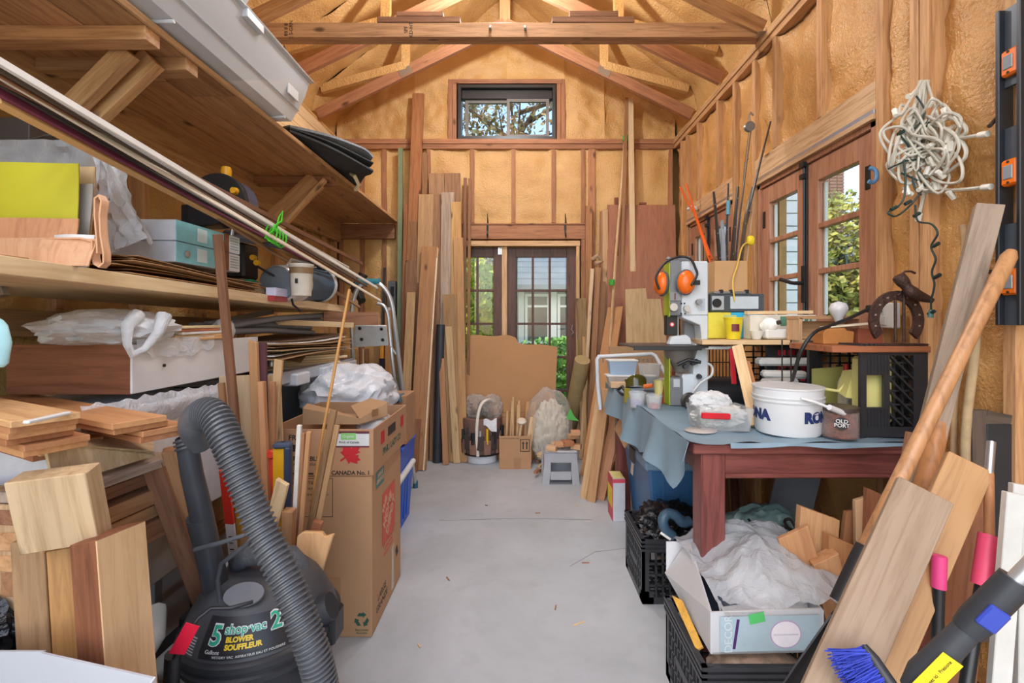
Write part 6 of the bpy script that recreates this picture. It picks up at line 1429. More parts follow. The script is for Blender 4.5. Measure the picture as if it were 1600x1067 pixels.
# ================================================================== RIGHT SIDE: WORK TABLE
TZ, TX0, TX1, TY0, TY1 = 0.81, 0.60, 1.452, 1.65, 3.22
tb = thing('work_bench', 'dark red mahogany table carrying the white band saw', 'table', (1.0, 2.4, 0))
bar('table_top', (TX0, (TY0 + TY1) / 2, TZ - 0.018), (TX1, (TY0 + TY1) / 2, TZ - 0.018), TY1 - TY0, 0.036, MAHOG, tb, n=(0, 0, 1), bev=0.004)
LG = 0.085
for x, y in ((0.632, 1.665), (0.632, 3.10), (1.36, 1.665), (1.36, 3.10)): bar('leg', (x + LG / 2, y + LG / 2, 0), (x + LG / 2, y + LG / 2, TZ - 0.036), LG, LG, MAHOG, tb, bev=0.004)
bar('front_apron', (0.717, 1.69, 0.737), (1.36, 1.69, 0.737), 0.075, 0.022, MAHOG, tb); bar('apron_bead', (0.717, 1.68, 0.692), (1.36, 1.68, 0.692), 0.016, 0.02, MAHOG, tb, bev=0.005)
bar('side_apron', (0.655, 1.75, 0.73), (0.655, 3.10, 0.73), 0.085, 0.022, MAHOG, tb, n=(1, 0, 0)); bar('back_apron', (0.717, 3.14, 0.73), (1.36, 3.14, 0.73), 0.085, 0.022, MAHOG, tb)

CL = plain('#7d95a4', 0.6, var=0.12, scale=6, name='blue_cloth')
cl = thing('tablecloth', 'dusty blue cloth draped over table and its left edge', 'cloth', (0.6, 2.4, TZ))
def drop(y):
    pts = [(1.63, 0.06), (1.76, 0.20), (1.9, 0.16), (2.05, 0.145), (2.25, 0.205), (2.5, 0.18), (2.8, 0.15), (3.24, 0.12)]
    for (a, da), (b, db) in zip(pts, pts[1:]):
        if a <= y <= b: return da + (db - da) * (y - a) / (b - a)
    return 0.12
def skirt_fn(u, v):
    y = 1.640 + 1.60 * u; d = drop(y) * v
    bulge = (0.012 + 0.03 * v) + 0.028 * v * math.sin(y * 13 + 1.0) + 0.012 * v * math.sin(y * 29)
    return V((TX0 - 0.008 - bulge, y + 0.02 * v * math.sin(y * 9), TZ + 0.006 - d + 0.004 * (1 - v)))
MB().grid(skirt_fn, 90, 12).build('hanging_side', CL, cl, smooth=True, solid=0.002)
def top_fn(u, v):
    x = TX0 - 0.012 + (TX1 - TX0) * u; y = 1.640 + 1.60 * v
    rip = 0.006 * noise.noise(V((x * 9, y * 9, 0.3))) + 0.004 * math.sin(x * 25 + y * 8) * math.exp(-(y - 1.64) * 3)
    return V((x, y - 0.004 * math.sin(x * 30) * (v < 0.05), TZ + 0.0065 + max(-0.004, rip)))
MB().grid(top_fn, 70, 90).build('top_sheet', CL, cl, smooth=True)
MB().grid(lambda u, v: V((0.72 + 0.73 * u, 1.636 - 0.006 * v + 0.006 * v * math.sin(u * 24), TZ + 0.008 - v * (0.010 + 0.004 * (1 + math.sin(u * 13 + 1))))), 60, 4).build('front_fold', CL, cl, smooth=True, solid=0.002)
TT = TZ + 0.011

# ------------------------------------------------------------------ band saw
saw = thing('band_saw', 'grey and lime bench band saw with orange ear muffs on it', 'band saw', (0.85, 2.5, TT))
SWH = plain('#cfd6dc', 0.35, var=0.03, name='saw_white'); SGR = plain('#77797c', 0.4, name='saw_grey'); LIME = plain('#a5b81c', 0.4, name='lime_paint')
ys0, ys1 = 2.33, 2.62
def sx(px, y=2.33): return (px - CX) * y / F
def szz(py, y=2.33): return H - (py - CY) * y / F
box('upper_cover_lime', (sx(1046), ys0 + 0.002, szz(495)), (sx(1047), ys0 + 0.085, szz(410)), LIME, saw, bev=0.004)
box('upper_cover', (sx(1047), ys0, szz(493)), (sx(1065), ys0 + 0.09, szz(406)), SGR, saw, bev=0.004)
box('upper_frame', (sx(1065), ys0, szz(493)), (sx(1107), ys0 + 0.12, szz(408)), SWH, saw, bev=0.006)
fp = [(sx(1065), szz(493)), (sx(1107), szz(493)), (sx(1107), szz(630)), (sx(1084), szz(630)), (sx(1084), szz(540)), (sx(1097), szz(530)), (sx(1095), szz(508)), (sx(1068), szz(497))]
MB().prism(fp, 0.09, Matrix(((1, 0, 0, 0), (0, 0, 1, ys0 + 0.004), (0, 1, 0, 0), (0, 0, 0, 1)))).build('c_frame', SWH, saw, bev=0.004)
box('throat_panel', (sx(1080), ys0 + 0.10, szz(540)), (sx(1098), ys0 + 0.14, szz(496)), SGR, saw)
box('lower_cover_lime', (sx(1046), ys0 + 0.002, TT), (sx(1047), ys0 + 0.085, szz(548)), LIME, saw, bev=0.004)
box('lower_cover', (sx(1047), ys0, TT), (sx(1067), ys0 + 0.09, szz(590)), SGR, saw, bev=0.004); box('lower_frame', (sx(1067), ys0 + 0.01, TT), (sx(1094), ys0 + 0.12, szz(585)), SWH, saw, bev=0.006)
box('cover_latch', (sx(1046), ys0 - 0.006, szz(470)), (sx(1064), ys0, szz(456)), plain('#8b8d90', 0.4), saw, bev=0.002); box('latch_slot', (sx(1053), ys0 - 0.009, szz(468)), (sx(1055), ys0 - 0.005, szz(458)), REDW, saw, bev=0)
box('lower_latch', (sx(1052), ys0 - 0.004, szz(605)), (sx(1062), ys0, szz(592)), plain('#b5b8bb', 0.4), saw, bev=0.001)
st_ = box('saw_table', (sx(983), ys0 - 0.09, 1.108), (sx(1096), ys1 - 0.05, 1.118), plain('#4a4a4c', 0.35, metal=0.4), saw); box('table_wing', (sx(1092), ys0 - 0.085, 1.102), (sx(1131), ys0 + 0.16, 1.116), plain('#d2d6da', 0.4), saw, bev=0.002)
box('table_edge', (sx(983), ys0 - 0.097, 1.098), (sx(1085), ys0 - 0.09, 1.119), plain('#262628', 0.4), saw, bev=0.001)
MB().lathe([(0.02, 0), (0.085, 0.0), (0.07, -0.05), (0.04, -0.09), (0.03, -0.12)], Matrix.Translation((sx(1066), ys0 + 0.03, 1.105))).build('trunnion', plain('#8a837c', 0.4, metal=0.5), saw, smooth=True)
box('guide_post', (sx(1044), ys0 + 0.03, szz(524)), (sx(1062), ys0 + 0.07, szz(492)), plain('#1e1e20', 0.4), saw, bev=0.003)
M = face_M((sx(1053), ys0 + 0.0295, szz(507)), (1, 0, 0), (0, 0, 1)); MB().lathe([(0, 0), (0.012, 0), (0.012, 0.001), (0, 0.001)], M, 16).build('red_badge', plain('#c8303a', 0.5), saw); MB().lathe([(0, 0.001), (0.007, 0.001), (0.007, 0.0016), (0, 0.0016)], M, 16).build('badge_centre', WHITE, saw)
gp = [(sx(1046), 1.12), (sx(1082), 1.12), (sx(1078), szz(527)), (sx(1072), szz(523)), (sx(1050), szz(526))]
MB().prism(gp, 0.05, Matrix(((1, 0, 0, 0), (0, 0, 1, ys0 + 0.0), (0, 1, 0, 0), (0, 0, 0, 1)))).build('blade_guard', SWH, saw, bev=0.003)
box('blade', (sx(1064), ys0 + 0.05, 1.1), (sx(1065.5), ys0 + 0.06, szz(490)), STEEL, saw, bev=0)
def knob(px, py, r, l, mat, nm='knob', y=ys0):
    MB().lathe([(0, 0), (r * 0.5, 0), (r * 0.5, l * 0.5), (r, l * 0.5), (r, l), (0, l)], face_M((sx(px), y, szz(py)), (1, 0, 0), (0, 0, 1)), 14).build(nm, mat, saw, smooth=True)
knob(1050, 480, 0.019, 0.03, plain('#c9c6c0', 0.35, metal=0.4), 'tension_knob'); knob(1071, 482, 0.016, 0.03, plain('#c9c6c0', 0.35, metal=0.4), 'tracking_knob'); knob(1088, 472, 0.014, 0.045, plain('#8e8f90', 0.4), 'lock_knob')
for q in ((1064, 474), (1069, 474), (1064, 490), (1070, 490)): knob(*q, 0.004, 0.006, INK, 'bolt')
label = patch('spec_panel', face_M((sx(1098), ys0 - 0.0004, szz(476)), (1, 0, 0), (0, 0, 1)), 0.022, 0.06, plain('#b3c0cc', 0.4), saw)
MB().tube([(sx(1055), ys0 + 0.1, szz(404)), (sx(1058), ys0 + 0.1, szz(400))], 0.02, 10).b2((sx(1065), ys0 + 0.05, szz(406)), (sx(1085), ys0 + 0.15, szz(398))).build('top_cap', plain('#7d7f82', 0.5), saw, bev=0.003)
ym = ys0 + 0.15; zm_ = szz(613, ym); xm1 = sx(1160, ym)
mt = MB().tube([(sx(1092, ym), ym, zm_), (xm1 - 0.01, ym, zm_)], 0.078, 26).tube([(xm1 - 0.01, ym, zm_), (xm1, ym, zm_)], 0.068, 26)
mt.build('motor', plain('#2b2b2d', 0.32, name='motor_black'), saw, smooth=True)
for k in range(8):
    a = k * math.pi / 4; MB().tube([(xm1, ym + 0.045 * math.cos(a), zm_ + 0.045 * math.sin(a)), (xm1 + 0.004, ym + 0.045 * math.cos(a), zm_ + 0.045 * math.sin(a))], 0.012, 8).build('vent_hole', plain('#55565a', 0.5), saw)
MB().lathe([(0.0, 0), (0.035, 0), (0.042, 0.012), (0.03, 0.02), (0.03, 0.04), (0.042, 0.048), (0.036, 0.065), (0.02, 0.066), (0.018, 0.05), (0, 0.05)], face_M((sx(1076), ys0 + 0.005, szz(626)), (1, 0, 0), (0, 0, 1)), 22).build('dust_port', plain('#3a3632', 0.4), saw, smooth=True)
MB().tube(crom([V((sx(1080), ys0 - 0.02, szz(612))), V((sx(1090), ys0 - 0.04, szz(596))), V((sx(1108), ys0 - 0.03, szz(585))), V((sx(1112), ys0, szz(572))), V((sx(1102), ys0 + 0.02, szz(568))), V((sx(1092), ys0 + 0.03, szz(578)))], 5), 0.006, 8).build('cord', plain('#d9d9d6', 0.5), saw, smooth=True)
sm_ = MB()
rr = random.Random(4)
for k in range(7): q = P(1068 + rr.random() * 26, 556 + rr.random() * 40, ys0 - 0.01); sm_.lathe([(0, 0), (0.014, 0), (0.010, 0.02), (0, 0.02)], face_M(q, (1, 0, 0), (0, 0, 1)), 8)
sm_.build('adjuster', plain('#3a3c40', 0.4), saw, smooth=True)
rod('tilt_lever', [P(1058, 570, ys0 - 0.03), P(1075, 562, ys0 - 0.04), P(1095, 566, ys0 - 0.05)], 0.008, BLACKP, saw)
em = thing('ear_muffs', 'orange ear muffs with black band hung on band saw', 'ear muffs', (sx(1055), ys0 - 0.05, szz(440)))
ORE = plain('#ea6c16', 0.32, name='orange_shell')
def cup_(px, py, y, rx, sc, right):
    M = face_M(P(px, py, y), right, (0.05, 0, 1)) @ Matrix.Diagonal((sc, 1.25, 1, 1))
    MB().lathe([(0, 0.034), (0.025, 0.032), (0.042, 0.018), (0.046, 0.004), (0.046, 0.0), (0, 0)], M, 22).build('ear_cup', ORE, em, smooth=True)
    MB().lathe([(0.03, -0.016), (0.047, -0.014), (0.051, -0.004), (0.046, 0.001), (0.03, 0.001)], M, 22).build('cushion', plain('#4d5158', 0.6), em, smooth=True)
cup_(1072, 441, ys0 - 0.03, 1, 0.95, (1, 0.1, 0)); cup_(1034, 443, ys0 + 0.02, 1, 0.95, (0.3, -1, 0))
MB().tube(crom([P(1030, 452, ys0 - 0.02), P(1025, 436, ys0 - 0.02), P(1029, 424, ys0 - 0.01), P(1040, 410, ys0 + 0.0), P(1054, 403, ys0 + 0.0), P(1068, 401, ys0 + 0.0), P(1080, 406, ys0 - 0.02), P(1087, 420, ys0 - 0.05), P(1089, 430, ys0 - 0.06), P(1080, 446, ys0 - 0.065)], 4), 0.006, 8).build('headband', BLACKP, em, smooth=True)
box('swivel', P(1083, 445, ys0 - 0.06), P(1092, 438, ys0 - 0.04), BLACKP, em)

# ------------------------------------------------------------------ milk crates
CRB = plain('#313236', 0.36, var=0.15, name='crate_black')
def crate(label, M, w, d, h, group='black milk crates', lattice='grid', handle=True):
    c = link('milk_crate', None); c.matrix_basis = M; WM[c] = M.copy(); tag(c, label, 'crate', group)
    T = 0.012
    def panel(nm, L, tf):
        m = MB()
        def bx(s0, s1, z0, z1, t=T, o=0): 
            vs = [tf(s, o + dd, z) for s in (s0, s1) for dd in (0, t) for z in (z0, z1)]
            m.add(vs, [(0, 1, 3, 2), (4, 6, 7, 5), (0, 4, 5, 1), (2, 3, 7, 6), (0, 2, 6, 4), (1, 5, 7, 3)])
        bx(0, 0.03, 0, h); bx(L - 0.03, L, 0, h); bx(0.03, L - 0.03, 0, 0.03)
        for k in range(3): bx(-0.004, L + 0.004, h - 0.012 - 0.018 * k, h - 0.002 - 0.018 * k, T + 0.006, -0.006)
        bx(0.03, L - 0.03, h - 0.055, h - 0.01, T * 0.5)
        if lattice == 'diag' and nm.startswith('front'):
            # solid block with a rounded handle slot near the rim, diagonal bars below it
            zt = h - 0.055; zh = h - 0.135
            bx(0.03, L * 0.5 - 0.055, zh, zt); bx(L * 0.5 + 0.055, L - 0.03, zh, zt); bx(L * 0.5 - 0.055, L * 0.5 + 0.055, zt - 0.015, zt); bx(L * 0.5 - 0.055, L * 0.5 + 0.055, zh, zh + 0.018)
            n = 7
            for k in range(-n, n * 2):
                for sg in (1,):
                    s0 = k * 0.034; dz = zh - 0.03
                    a0, b0 = s0, s0 + dz * 0.75
                    z0, z1 = 0.03, zh
                    if b0 < 0.03 or a0 > L - 0.03: continue
                    if a0 < 0.03: z0 += (0.03 - a0) / 0.75; a0 = 0.03
                    if b0 > L - 0.03: z1 -= (b0 - (L - 0.03)) / 0.75; b0 = L - 0.03
                    if z1 <= z0: continue
                    q = [tf(a0, 0, z0), tf(a0 + 0.008, 0, z0), tf(b0 + 0.008, 0, z1), tf(b0, 0, z1)]; q2 = [tf(a0, T, z0), tf(a0 + 0.008, T, z0), tf(b0 + 0.008, T, z1), tf(b0, T, z1)]
                    m.add(q + q2, [(0, 1, 2, 3), (7, 6, 5, 4), (0, 4, 5, 1), (1, 5, 6, 2), (2, 6, 7, 3), (3, 7, 4, 0)])
            for k in range(1, 4): bx(0.03, L - 0.03, 0.03 + (zh - 0.03) * k / 4 - 0.003, 0.03 + (zh - 0.03) * k / 4 + 0.003, T * 0.7, 0.003)
            for k in range(9):
                z = zh + 0.006 + k * 0.009
                for a, b in ((0.03, L * 0.5 - 0.06), (L * 0.5 + 0.06, L - 0.03)): bx(a, b, z, z + 0.004, 0.004, -0.003)
        else:
            n = max(5, int(L / 0.034))
            for k in range(1, n): s = 0.03 + (L - 0.06) * k / n; bx(s - 0.0035, s + 0.0035, 0.03, h - 0.055, T * 0.7, 0.002)
            for z in (h * 0.28, h * 0.45, h * 0.62): bx(0.03, L - 0.03, z - 0.004, z + 0.004, T * 0.7, 0.002)
            bx(L * 0.3, L * 0.7, h * 0.40, h * 0.50, T, 0); bx(0.0, 0.05, h * 0.0, h * 0.2); bx(L - 0.05, L, 0, h * 0.2)
        o = m.build(nm, CRB, c, world=False)
    panel('front_panel', w, lambda s, o, z: V((-w / 2 + s, -d / 2 + o, z))); panel('back_panel', w, lambda s, o, z: V((w / 2 - s, d / 2 - o, z)))
    panel('left_panel', d, lambda s, o, z: V((-w / 2 + o, d / 2 - s, z))); panel('right_panel', d, lambda s, o, z: V((w / 2 - o, -d / 2 + s, z)))
    m = MB()
    for k in range(9): s = -w / 2 + w * (k + 0.5) / 9; m.b2((s - 0.006, -d / 2 + 0.01, 0), (s + 0.006, d / 2 - 0.01, 0.008)); s = -d / 2 + d * (k + 0.5) / 9; m.b2((-w / 2 + 0.01, s - 0.006, 0.002), (w / 2 - 0.01, s + 0.006, 0.009))
    m.build('bottom_grid', CRB, c, world=False)
    return c
# crate lying on its side on the table: opening toward the left, one side toward the room
cc_ = crate('black milk crate lying on its side on the table', Matrix(((0, 0, -1, 1.452), (-1, 0, 0, 1.86), (0, 1, 0, TT + 0.165), (0, 0, 0, 1))) , 0.31, 0.325, 0.24, lattice='grid')
for o in list(cc_.children):
    if o.name.startswith('right_panel'): bpy.data.objects.remove(o)
# its room-facing side carries a handle slot and slanting bars
m = MB(); L, h, T = 0.325, 0.24, 0.012; X0, Y0 = 1.452, 1.695
def wp(s, o, z): return V((X0 - z, Y0 + 0.004 + o, TT + 0.0025 + s))     # s up, z from the crate bottom to its rim
def bx(s0, s1, z0, z1, t=T, o=0):
    vs = [wp(s, o + dd, z) for s in (s0, s1) for dd in (0, t) for z in (z0, z1)]
    m.add(vs, [(0, 1, 3, 2), (4, 6, 7, 5), (0, 4, 5, 1), (2, 3, 7, 6), (0, 2, 6, 4), (1, 5, 7, 3)])
bx(0, 0.035, 0, h); bx(L - 0.035, L, 0, h); bx(0.035, L - 0.035, 0, 0.05); bx(0.035, L - 0.035, h - 0.022, h)
bx(0.035, 0.105, h - 0.105, h - 0.022); bx(L - 0.105, L - 0.035, h - 0.105, h - 0.022); bx(0.105, L - 0.105, h - 0.105, h - 0.085)
for k in range(7):
    z = h - 0.10 + 0.012 * k
    for a, b in ((0.036, 0.10), (L - 0.10, L - 0.036)): bx(a, b, z, z + 0.004, 0.004, -0.003)
for k in range(-5, 9):
    s0 = 0.035 + k * 0.042; a = [(0.05, s0), (h - 0.105, s0 + 0.085)]
    (za, sa), (zb, sb) = a
    lo, hi = 0.035, L - 0.035
    if sb < lo or sa > hi: continue
    def cl_(z, s):
        return z, s
    sl = (sb - sa) / (zb - za)
    if sa < lo: za += (lo - sa) / sl; sa = lo
    if sb > hi: zb -= (sb - hi) / sl; sb = hi
    q = [wp(sa, 0, za), wp(sa + 0.009, 0, za), wp(sb + 0.009, 0, zb), wp(sb, 0, zb)]; q2 = [wp(sa, T, za), wp(sa + 0.009, T, za), wp(sb + 0.009, T, zb), wp(sb, T, zb)]
    m.add(q + q2, [(0, 1, 2, 3), (7, 6, 5, 4), (0, 4, 5, 1), (1, 5, 6, 2), (2, 6, 7, 3), (3, 7, 4, 0)])
for k in range(5): s = 0.06 + 0.05 * k; bx(s, s + 0.006, 0.05, h - 0.105, T * 0.6, 0.014)
for k in range(3): z = 0.07 + 0.03 * k; bx(0.035, L - 0.035, z, z + 0.005, T * 0.6, 0.02)
m.build('handle_panel', CRB, cc_)
# contents of the lying crate
yd = thing('dispenser', 'pale yellow plastic dispenser inside the lying crate', 'dispenser', (1.25, 1.82, TT))
YP = plain('#ded68a', 0.45, var=0.03, name='pale_yellow'); YO = plain('#a3a05a', 0.5, name='olive_yellow')
MB().add([P(1268, 640, 1.97), P(1268, 576, 1.97), P(1318, 572, 1.95), P(1322, 640, 1.95)], [(0, 1, 2, 3)]).build('back_tray', YO, yd, solid=0.01)
MB().add([P(1310, 612, 1.86), P(1320, 580, 1.86), P(1337, 578, 1.80), P(1338, 624, 1.80), P(1325, 622, 1.80)], [(0, 1, 2, 3, 4)]).build('front_scoop', YP, yd, solid=0.012)
rod('tray_lip', [P(1282, 607, 1.85), P(1310, 611, 1.84), P(1320, 600, 1.83)], 0.007, YP, yd)
bxo = box('base', P(1270, 668, 1.96), P(1336, 640, 1.86), YO, yd)
MB().prism([(0, 0), (0.04, 0), (0.04, 0.07), (0.03, 0.10), (0.01, 0.10), (0, 0.06)], 0.03, Matrix(((1, 0, 0, P(1318, 666, 1.78).x), (0, 0, 1, 1.78), (0, 1, 0, TT), (0, 0, 0, 1)))).build('cream_scoop', plain('#e6d9c0', 0.5), yd, bev=0.004)
box('inner_bin', (1.245, 1.735, TT + 0.04), (1.36, 1.80, TT + 0.285), YP, yd, bev=0.01)
sb = thing('soap_bottle', 'clear soap bottle with red cap inside the crate', 'bottle', P(1322, 600, 1.90))
c = P(1322, 590, 1.93); MB().lathe([(0, -0.16), (0.03, -0.16), (0.03, -0.02), (0.022, 0.0), (0.012, 0.01), (0.012, 0.03), (0, 0.03)], Matrix.Translation(c), 16).build('bottle_body', plain('#d7d2c4', 0.3), sb, smooth=True)
MB().lathe([(0, 0.03), (0.011, 0.03), (0.007, 0.055), (0, 0.055)], Matrix.Translation(c), 12).build('red_cap', plain('#d2303a', 0.4), sb, smooth=True)
c2 = crate('black wire sided crate with red cloth behind the band saw', Matrix(((0, 0, -1, 1.44), (-1, 0, 0, 2.44), (0, 1, 0, TT + 0.155), (0, 0, 0, 1))), 0.34, 0.305, 0.27)
rcl = MB().grid(lambda u, v: V((1.185 + 0.21 * u, 2.30 + 0.006 * math.sin(u * 22) + 0.004 * math.sin(v * 9), TT + 0.03 + 0.25 * v)), 24, 8)
tag(rcl.build('red_cloth', plain('#b01c2c', 0.7, var=0.15), smooth=True, solid=0.02, origin=(1.29, 2.3, TT)), 'red cloth filling the wire sided crate', 'cloth')
o = box('grid_panel', (1.02, 2.24, TT), (1.12, 2.25, TT + 0.27), BLACKP); m = MB()
bpy.data.objects.remove(o)
for k in range(12): x = 0.97 + 0.018 * k; m.tube([(x, 2.58, TT), (x, 2.58, TT + 0.29)], 0.003, 5)
for k in range(4): m.tube([(0.965, 2.58, TT + 0.03 + 0.08 * k), (1.17, 2.58, TT + 0.03 + 0.08 * k)], 0.003, 5)
tag(m.build('wire_rack', BLACKP, origin=(1.06, 2.58, TT)), 'black wire rack standing behind the saw motor', 'rack')
el = ['grey electrical block on the red cloth', 'white plastic tube lying by grey block', 'pale taped parcel under the shelf board']
for k, (a, b, Y, c_) in enumerate((((1198, 592), (1250, 578), 2.08, '#b9bab8'), ((1188, 572), (1260, 558), 2.2, '#c9cbc9'), ((1195, 604), (1240, 590), 2.02, '#a9a7a2'))):
    o = box('parcel', P(*a, Y), P(*b, Y + 0.06), plain(c_, 0.5, var=0.2), bev=0.01, label=el[k], cat='parcel', R=rotz(0.2 * (k - 1)))
for k in range(2):
    x0_ = P(1224 + 14 * k, 600, 1.98)
    rod('wire_upright', [P(1222 + 14 * k, 531, 2.0), P(1222 + 14 * k, 594, 2.0), V((P(1222 + 14 * k, 606, 2.0).x, 2.0, TT))], 0.003, BLACKP, label=('left thin black wire upright below shelf board', 'right thin black wire upright below shelf board')[k], cat='wire', group='black wire uprights')
bar('leaning_lath', P(1182, 664, 1.86), P(1152, 540, 2.10), 0.045, 0.014, PALE, n=(-0.6, -1, 0), label='pale slat leaning left of the white pail', cat='slat')
bar('leaning_lath', P(1186, 655, 1.90), P(1162, 564, 2.06), 0.05, 0.014, wood('#c27a3a', None, 0.5, 0.0), n=(0.1, -1, 0), label='orange slat leaning left of the white pail', cat='slat')
bar('red_strip', P(1147, 600, 2.15), P(1143, 545, 2.2), 0.02, 0.012, plain('#c42030', 0.5), label='bright red strip beside the pale leaning slat', cat='strip')

# white pail
pail = thing('pail', 'white plastic pail with blue letters on table edge', 'bucket', (1.13, 1.86, TT))
pc = V((1.008, 1.80, TT)); Mp = Matrix.Translation(pc); ph = H - (602 - CY) * 1.80 / F - TT
MB().lathe([(0, 0), (0.108, 0), (0.112, 0.01), (0.120, ph), (0.115, ph), (0.106, 0.01)], Mp, 40, cap=False).build('body', plain('#d6d8da', 0.35, var=0.02), pail, smooth=True)
rb = MB()
for z in (ph - 0.003, ph - 0.036, ph - 0.05): rb.lathe([(0.115, z - 0.0025), (0.1225, z - 0.0025), (0.123, z + 0.0025), (0.115, z + 0.0025)], Mp, 40)
rb.build('rim_ribs', plain('#d6d8da', 0.35, var=0.02), pail, smooth=True)
ba = math.atan2(-1, -0.15)
MB().tube(crom([pc + V((-0.02, -0.124, ph - 0.03)), pc + V((0.02, -0.14, ph - 0.04)), pc + V((0.10, -0.14, ph - 0.072)), pc + V((0.15, -0.10, ph - 0.085)), pc + V((0.155, -0.05, ph - 0.07))], 5), 0.005, 8).build('bail', plain('#dcdcdc', 0.4), pail, smooth=True)
MB().tube([pc + V((0.06, -0.152, ph - 0.055)), pc + V((0.125, -0.130, ph - 0.08))], 0.010, 10).build('bail_grip', plain('#dcdcdc', 0.4), pail, smooth=True)
BLU = plain('#1d2f63', 0.5, name='navy_print')
def wrapcyl(o, c, r, a0, z0):
    for v in o.data.vertices:
        a = a0 + v.co.x / r; rr_ = r + 0.0012 + v.co.z; v.co = V((c.x + rr_ * math.cos(a), c.y + rr_ * math.sin(a), z0 + v.co.y))
    o.matrix_basis = Matrix.Identity(4); o.matrix_parent_inverse = WM[o.parent].inverted()
for a in (-3.22, -0.98): wrapcyl(txt('RONA', Matrix.Identity(4), 0.050, BLU, pail, bold=0.0035), pc, 0.1150, a, TT + 0.070)

# jar with plaque
jr = thing('glass_jar', 'glass jar of copper bits with round black badge', 'jar', P(1312, 686, 1.74))
jc = V((1.149, 1.716, TT)); Mj = Matrix.Translation(jc)
MB().lathe([(0, 0.004), (0.054, 0.004), (0.054, 0.09), (0, 0.09)], Mj, 28).build('copper_bits', plain('#8d5542', 0.35, metal=0.3, var=0.5, scale=60, bumpy=0.8), jr, smooth=True)
MB().lathe([(0.0, 0), (0.056, 0), (0.060, 0.008), (0.060, 0.10), (0.058, 0.106), (0.056, 0.10), (0.056, 0.01), (0, 0.006)], Mj, 32, cap=False).build('glass', film('#f0e6e4', 0.03, 0.03, 0.35, 0.02), jr, smooth=True)
MB().lathe([(0.055, 0.096), (0.0615, 0.096), (0.0615, 0.110), (0.055, 0.110)], Mj, 32).build('dark_rim', plain('#4a3f3c', 0.4), jr, smooth=True)
bd = MB().lathe([(0, 0), (0.022, 0), (0.022, 0.0008), (0, 0.0008)], Matrix.Identity(4), 24).build('badge', plain('#2b2628', 0.5), jr); wrapcyl(bd, jc, 0.0602, -2.05, TT + 0.058)
wrapcyl(txt('OLD\nPORT', Matrix.Identity(4), 0.018, WHITE, jr, bold=0.0003, line=0.8), jc, 0.0614, -2.05, TT + 0.058)
rod('copper_wire', [jc + V((-0.04, -0.03, 0.02)), jc + V((0.0, -0.05, 0.012)), jc + V((0.05, -0.02, 0.03))], 0.004, plain('#d9905e', 0.3, metal=0.6), label='curl of copper wire at the bottom of jar', cat='wire')

# clear tub with red latch
ct = thing('clear_tub', 'clear plastic tub with red latch full of white oddments', 'tub', P(1130, 680, 1.80))
q0, q1 = P(1090, 674, 1.80), P(1183, 682, 1.76); x0, x1 = q0.x, q1.x; y0, y1 = 1.78, 1.93; zz1 = TT + 0.085
TUB = film('#d5d9dc', 0.16, 0.1, 0.4, 0.1)
vs = [(x0 + 0.012, y0 + 0.012, TT), (x1 - 0.012, y0 + 0.012, TT), (x1 - 0.012, y1 - 0.012, TT), (x0 + 0.012, y1 - 0.012, TT), (x0, y0, zz1), (x1, y0, zz1), (x1, y1, zz1), (x0, y1, zz1)]
MB().add(vs, [(0, 3, 2, 1), (0, 1, 5, 4), (1, 2, 6, 5), (2, 3, 7, 6), (3, 0, 4, 7)]).build('tub', TUB, ct, solid=0.003)
bar('red_latch', P(1096, 649, 1.775), P(1141, 651, 1.775), 0.022, 0.014, plain('#c01f2c', 0.35), ct, bev=0.004)
tag(blob(((x0 + x1) / 2, 1.855, TT + 0.05), (0.10, 0.06, 0.045), 0.5, 4, 61, 4).build('white_oddments', plain('#bfbfba', 0.5, var=0.3, scale=40), smooth=True, origin=(x0, 1.855, TT)), 'white wrapped oddments filling the clear tub', 'oddments', kind='stuff')
tag(blob(((x0 + x1) / 2 - 0.03, 1.87, TT + 0.10), (0.075, 0.055, 0.040), 0.5, 3.2, 62, 4).build('plastic_bag', film('#eef1f4', 0.55, 0.12, 0.4, 0.9, 22), smooth=True), 'clear crumpled bag on top of the clear tub', 'bag')
o = box('teal_pack', P(1088, 634, 1.98), P(1114, 614, 2.0), plain('#7fb3ae', 0.5, var=0.2), label='teal and white pack behind the clear tub', cat='pack')
bar('brown_strip', P(1142, 640, 1.95), P(1172, 652, 1.90), 0.03, 0.01, plain('#5a3a30', 0.5), n=(0, 0, 1), label='dark brown strip across back of the clear tub', cat='strip')
tag(MB().lathe([(0, 0), (0.055, 0), (0.06, 0.004), (0.055, 0.008), (0, 0.008)], Matrix.Translation(P(1095, 674, 1.80) + V((0, 0, 0.0))) @ Matrix.Diagonal((1, 0.8, 1, 1)), 24).build('disc', plain('#b3aca6', 0.5), smooth=True), 'flat grey disc lying left of the clear tub', 'disc')

# small things at the table's left end
sg = 'small containers at left end of table'
def lid_tub(label, px0, px1, pyb, pyt, Y, mat, name='small_tub', lid=None, cat='tub', d=0.1):
    a, b = P(px0, pyb, Y), P(px1, pyt, Y); t = thing(name, label, cat, ((a.x + b.x) / 2, Y, a.z), sg); e = (b.x - a.x) * 0.07
    vs = [(a.x + e, Y + e, a.z), (b.x - e, Y + e, a.z), (b.x - e, Y + d - e, a.z), (a.x + e, Y + d - e, a.z), (a.x, Y, b.z), (b.x, Y, b.z), (b.x, Y + d, b.z), (a.x, Y + d, b.z)]
    MB().add(vs, [(0, 3, 2, 1), (0, 1, 5, 4), (1, 2, 6, 5), (2, 3, 7, 6), (3, 0, 4, 7)]).build('body', mat, t, solid=0.003)
    box('rim', (a.x - 0.006, Y - 0.006, b.z - 0.006), (b.x + 0.006, Y + d + 0.006, b.z + 0.002), lid or WHITEP, t, bev=0.002)
    return t
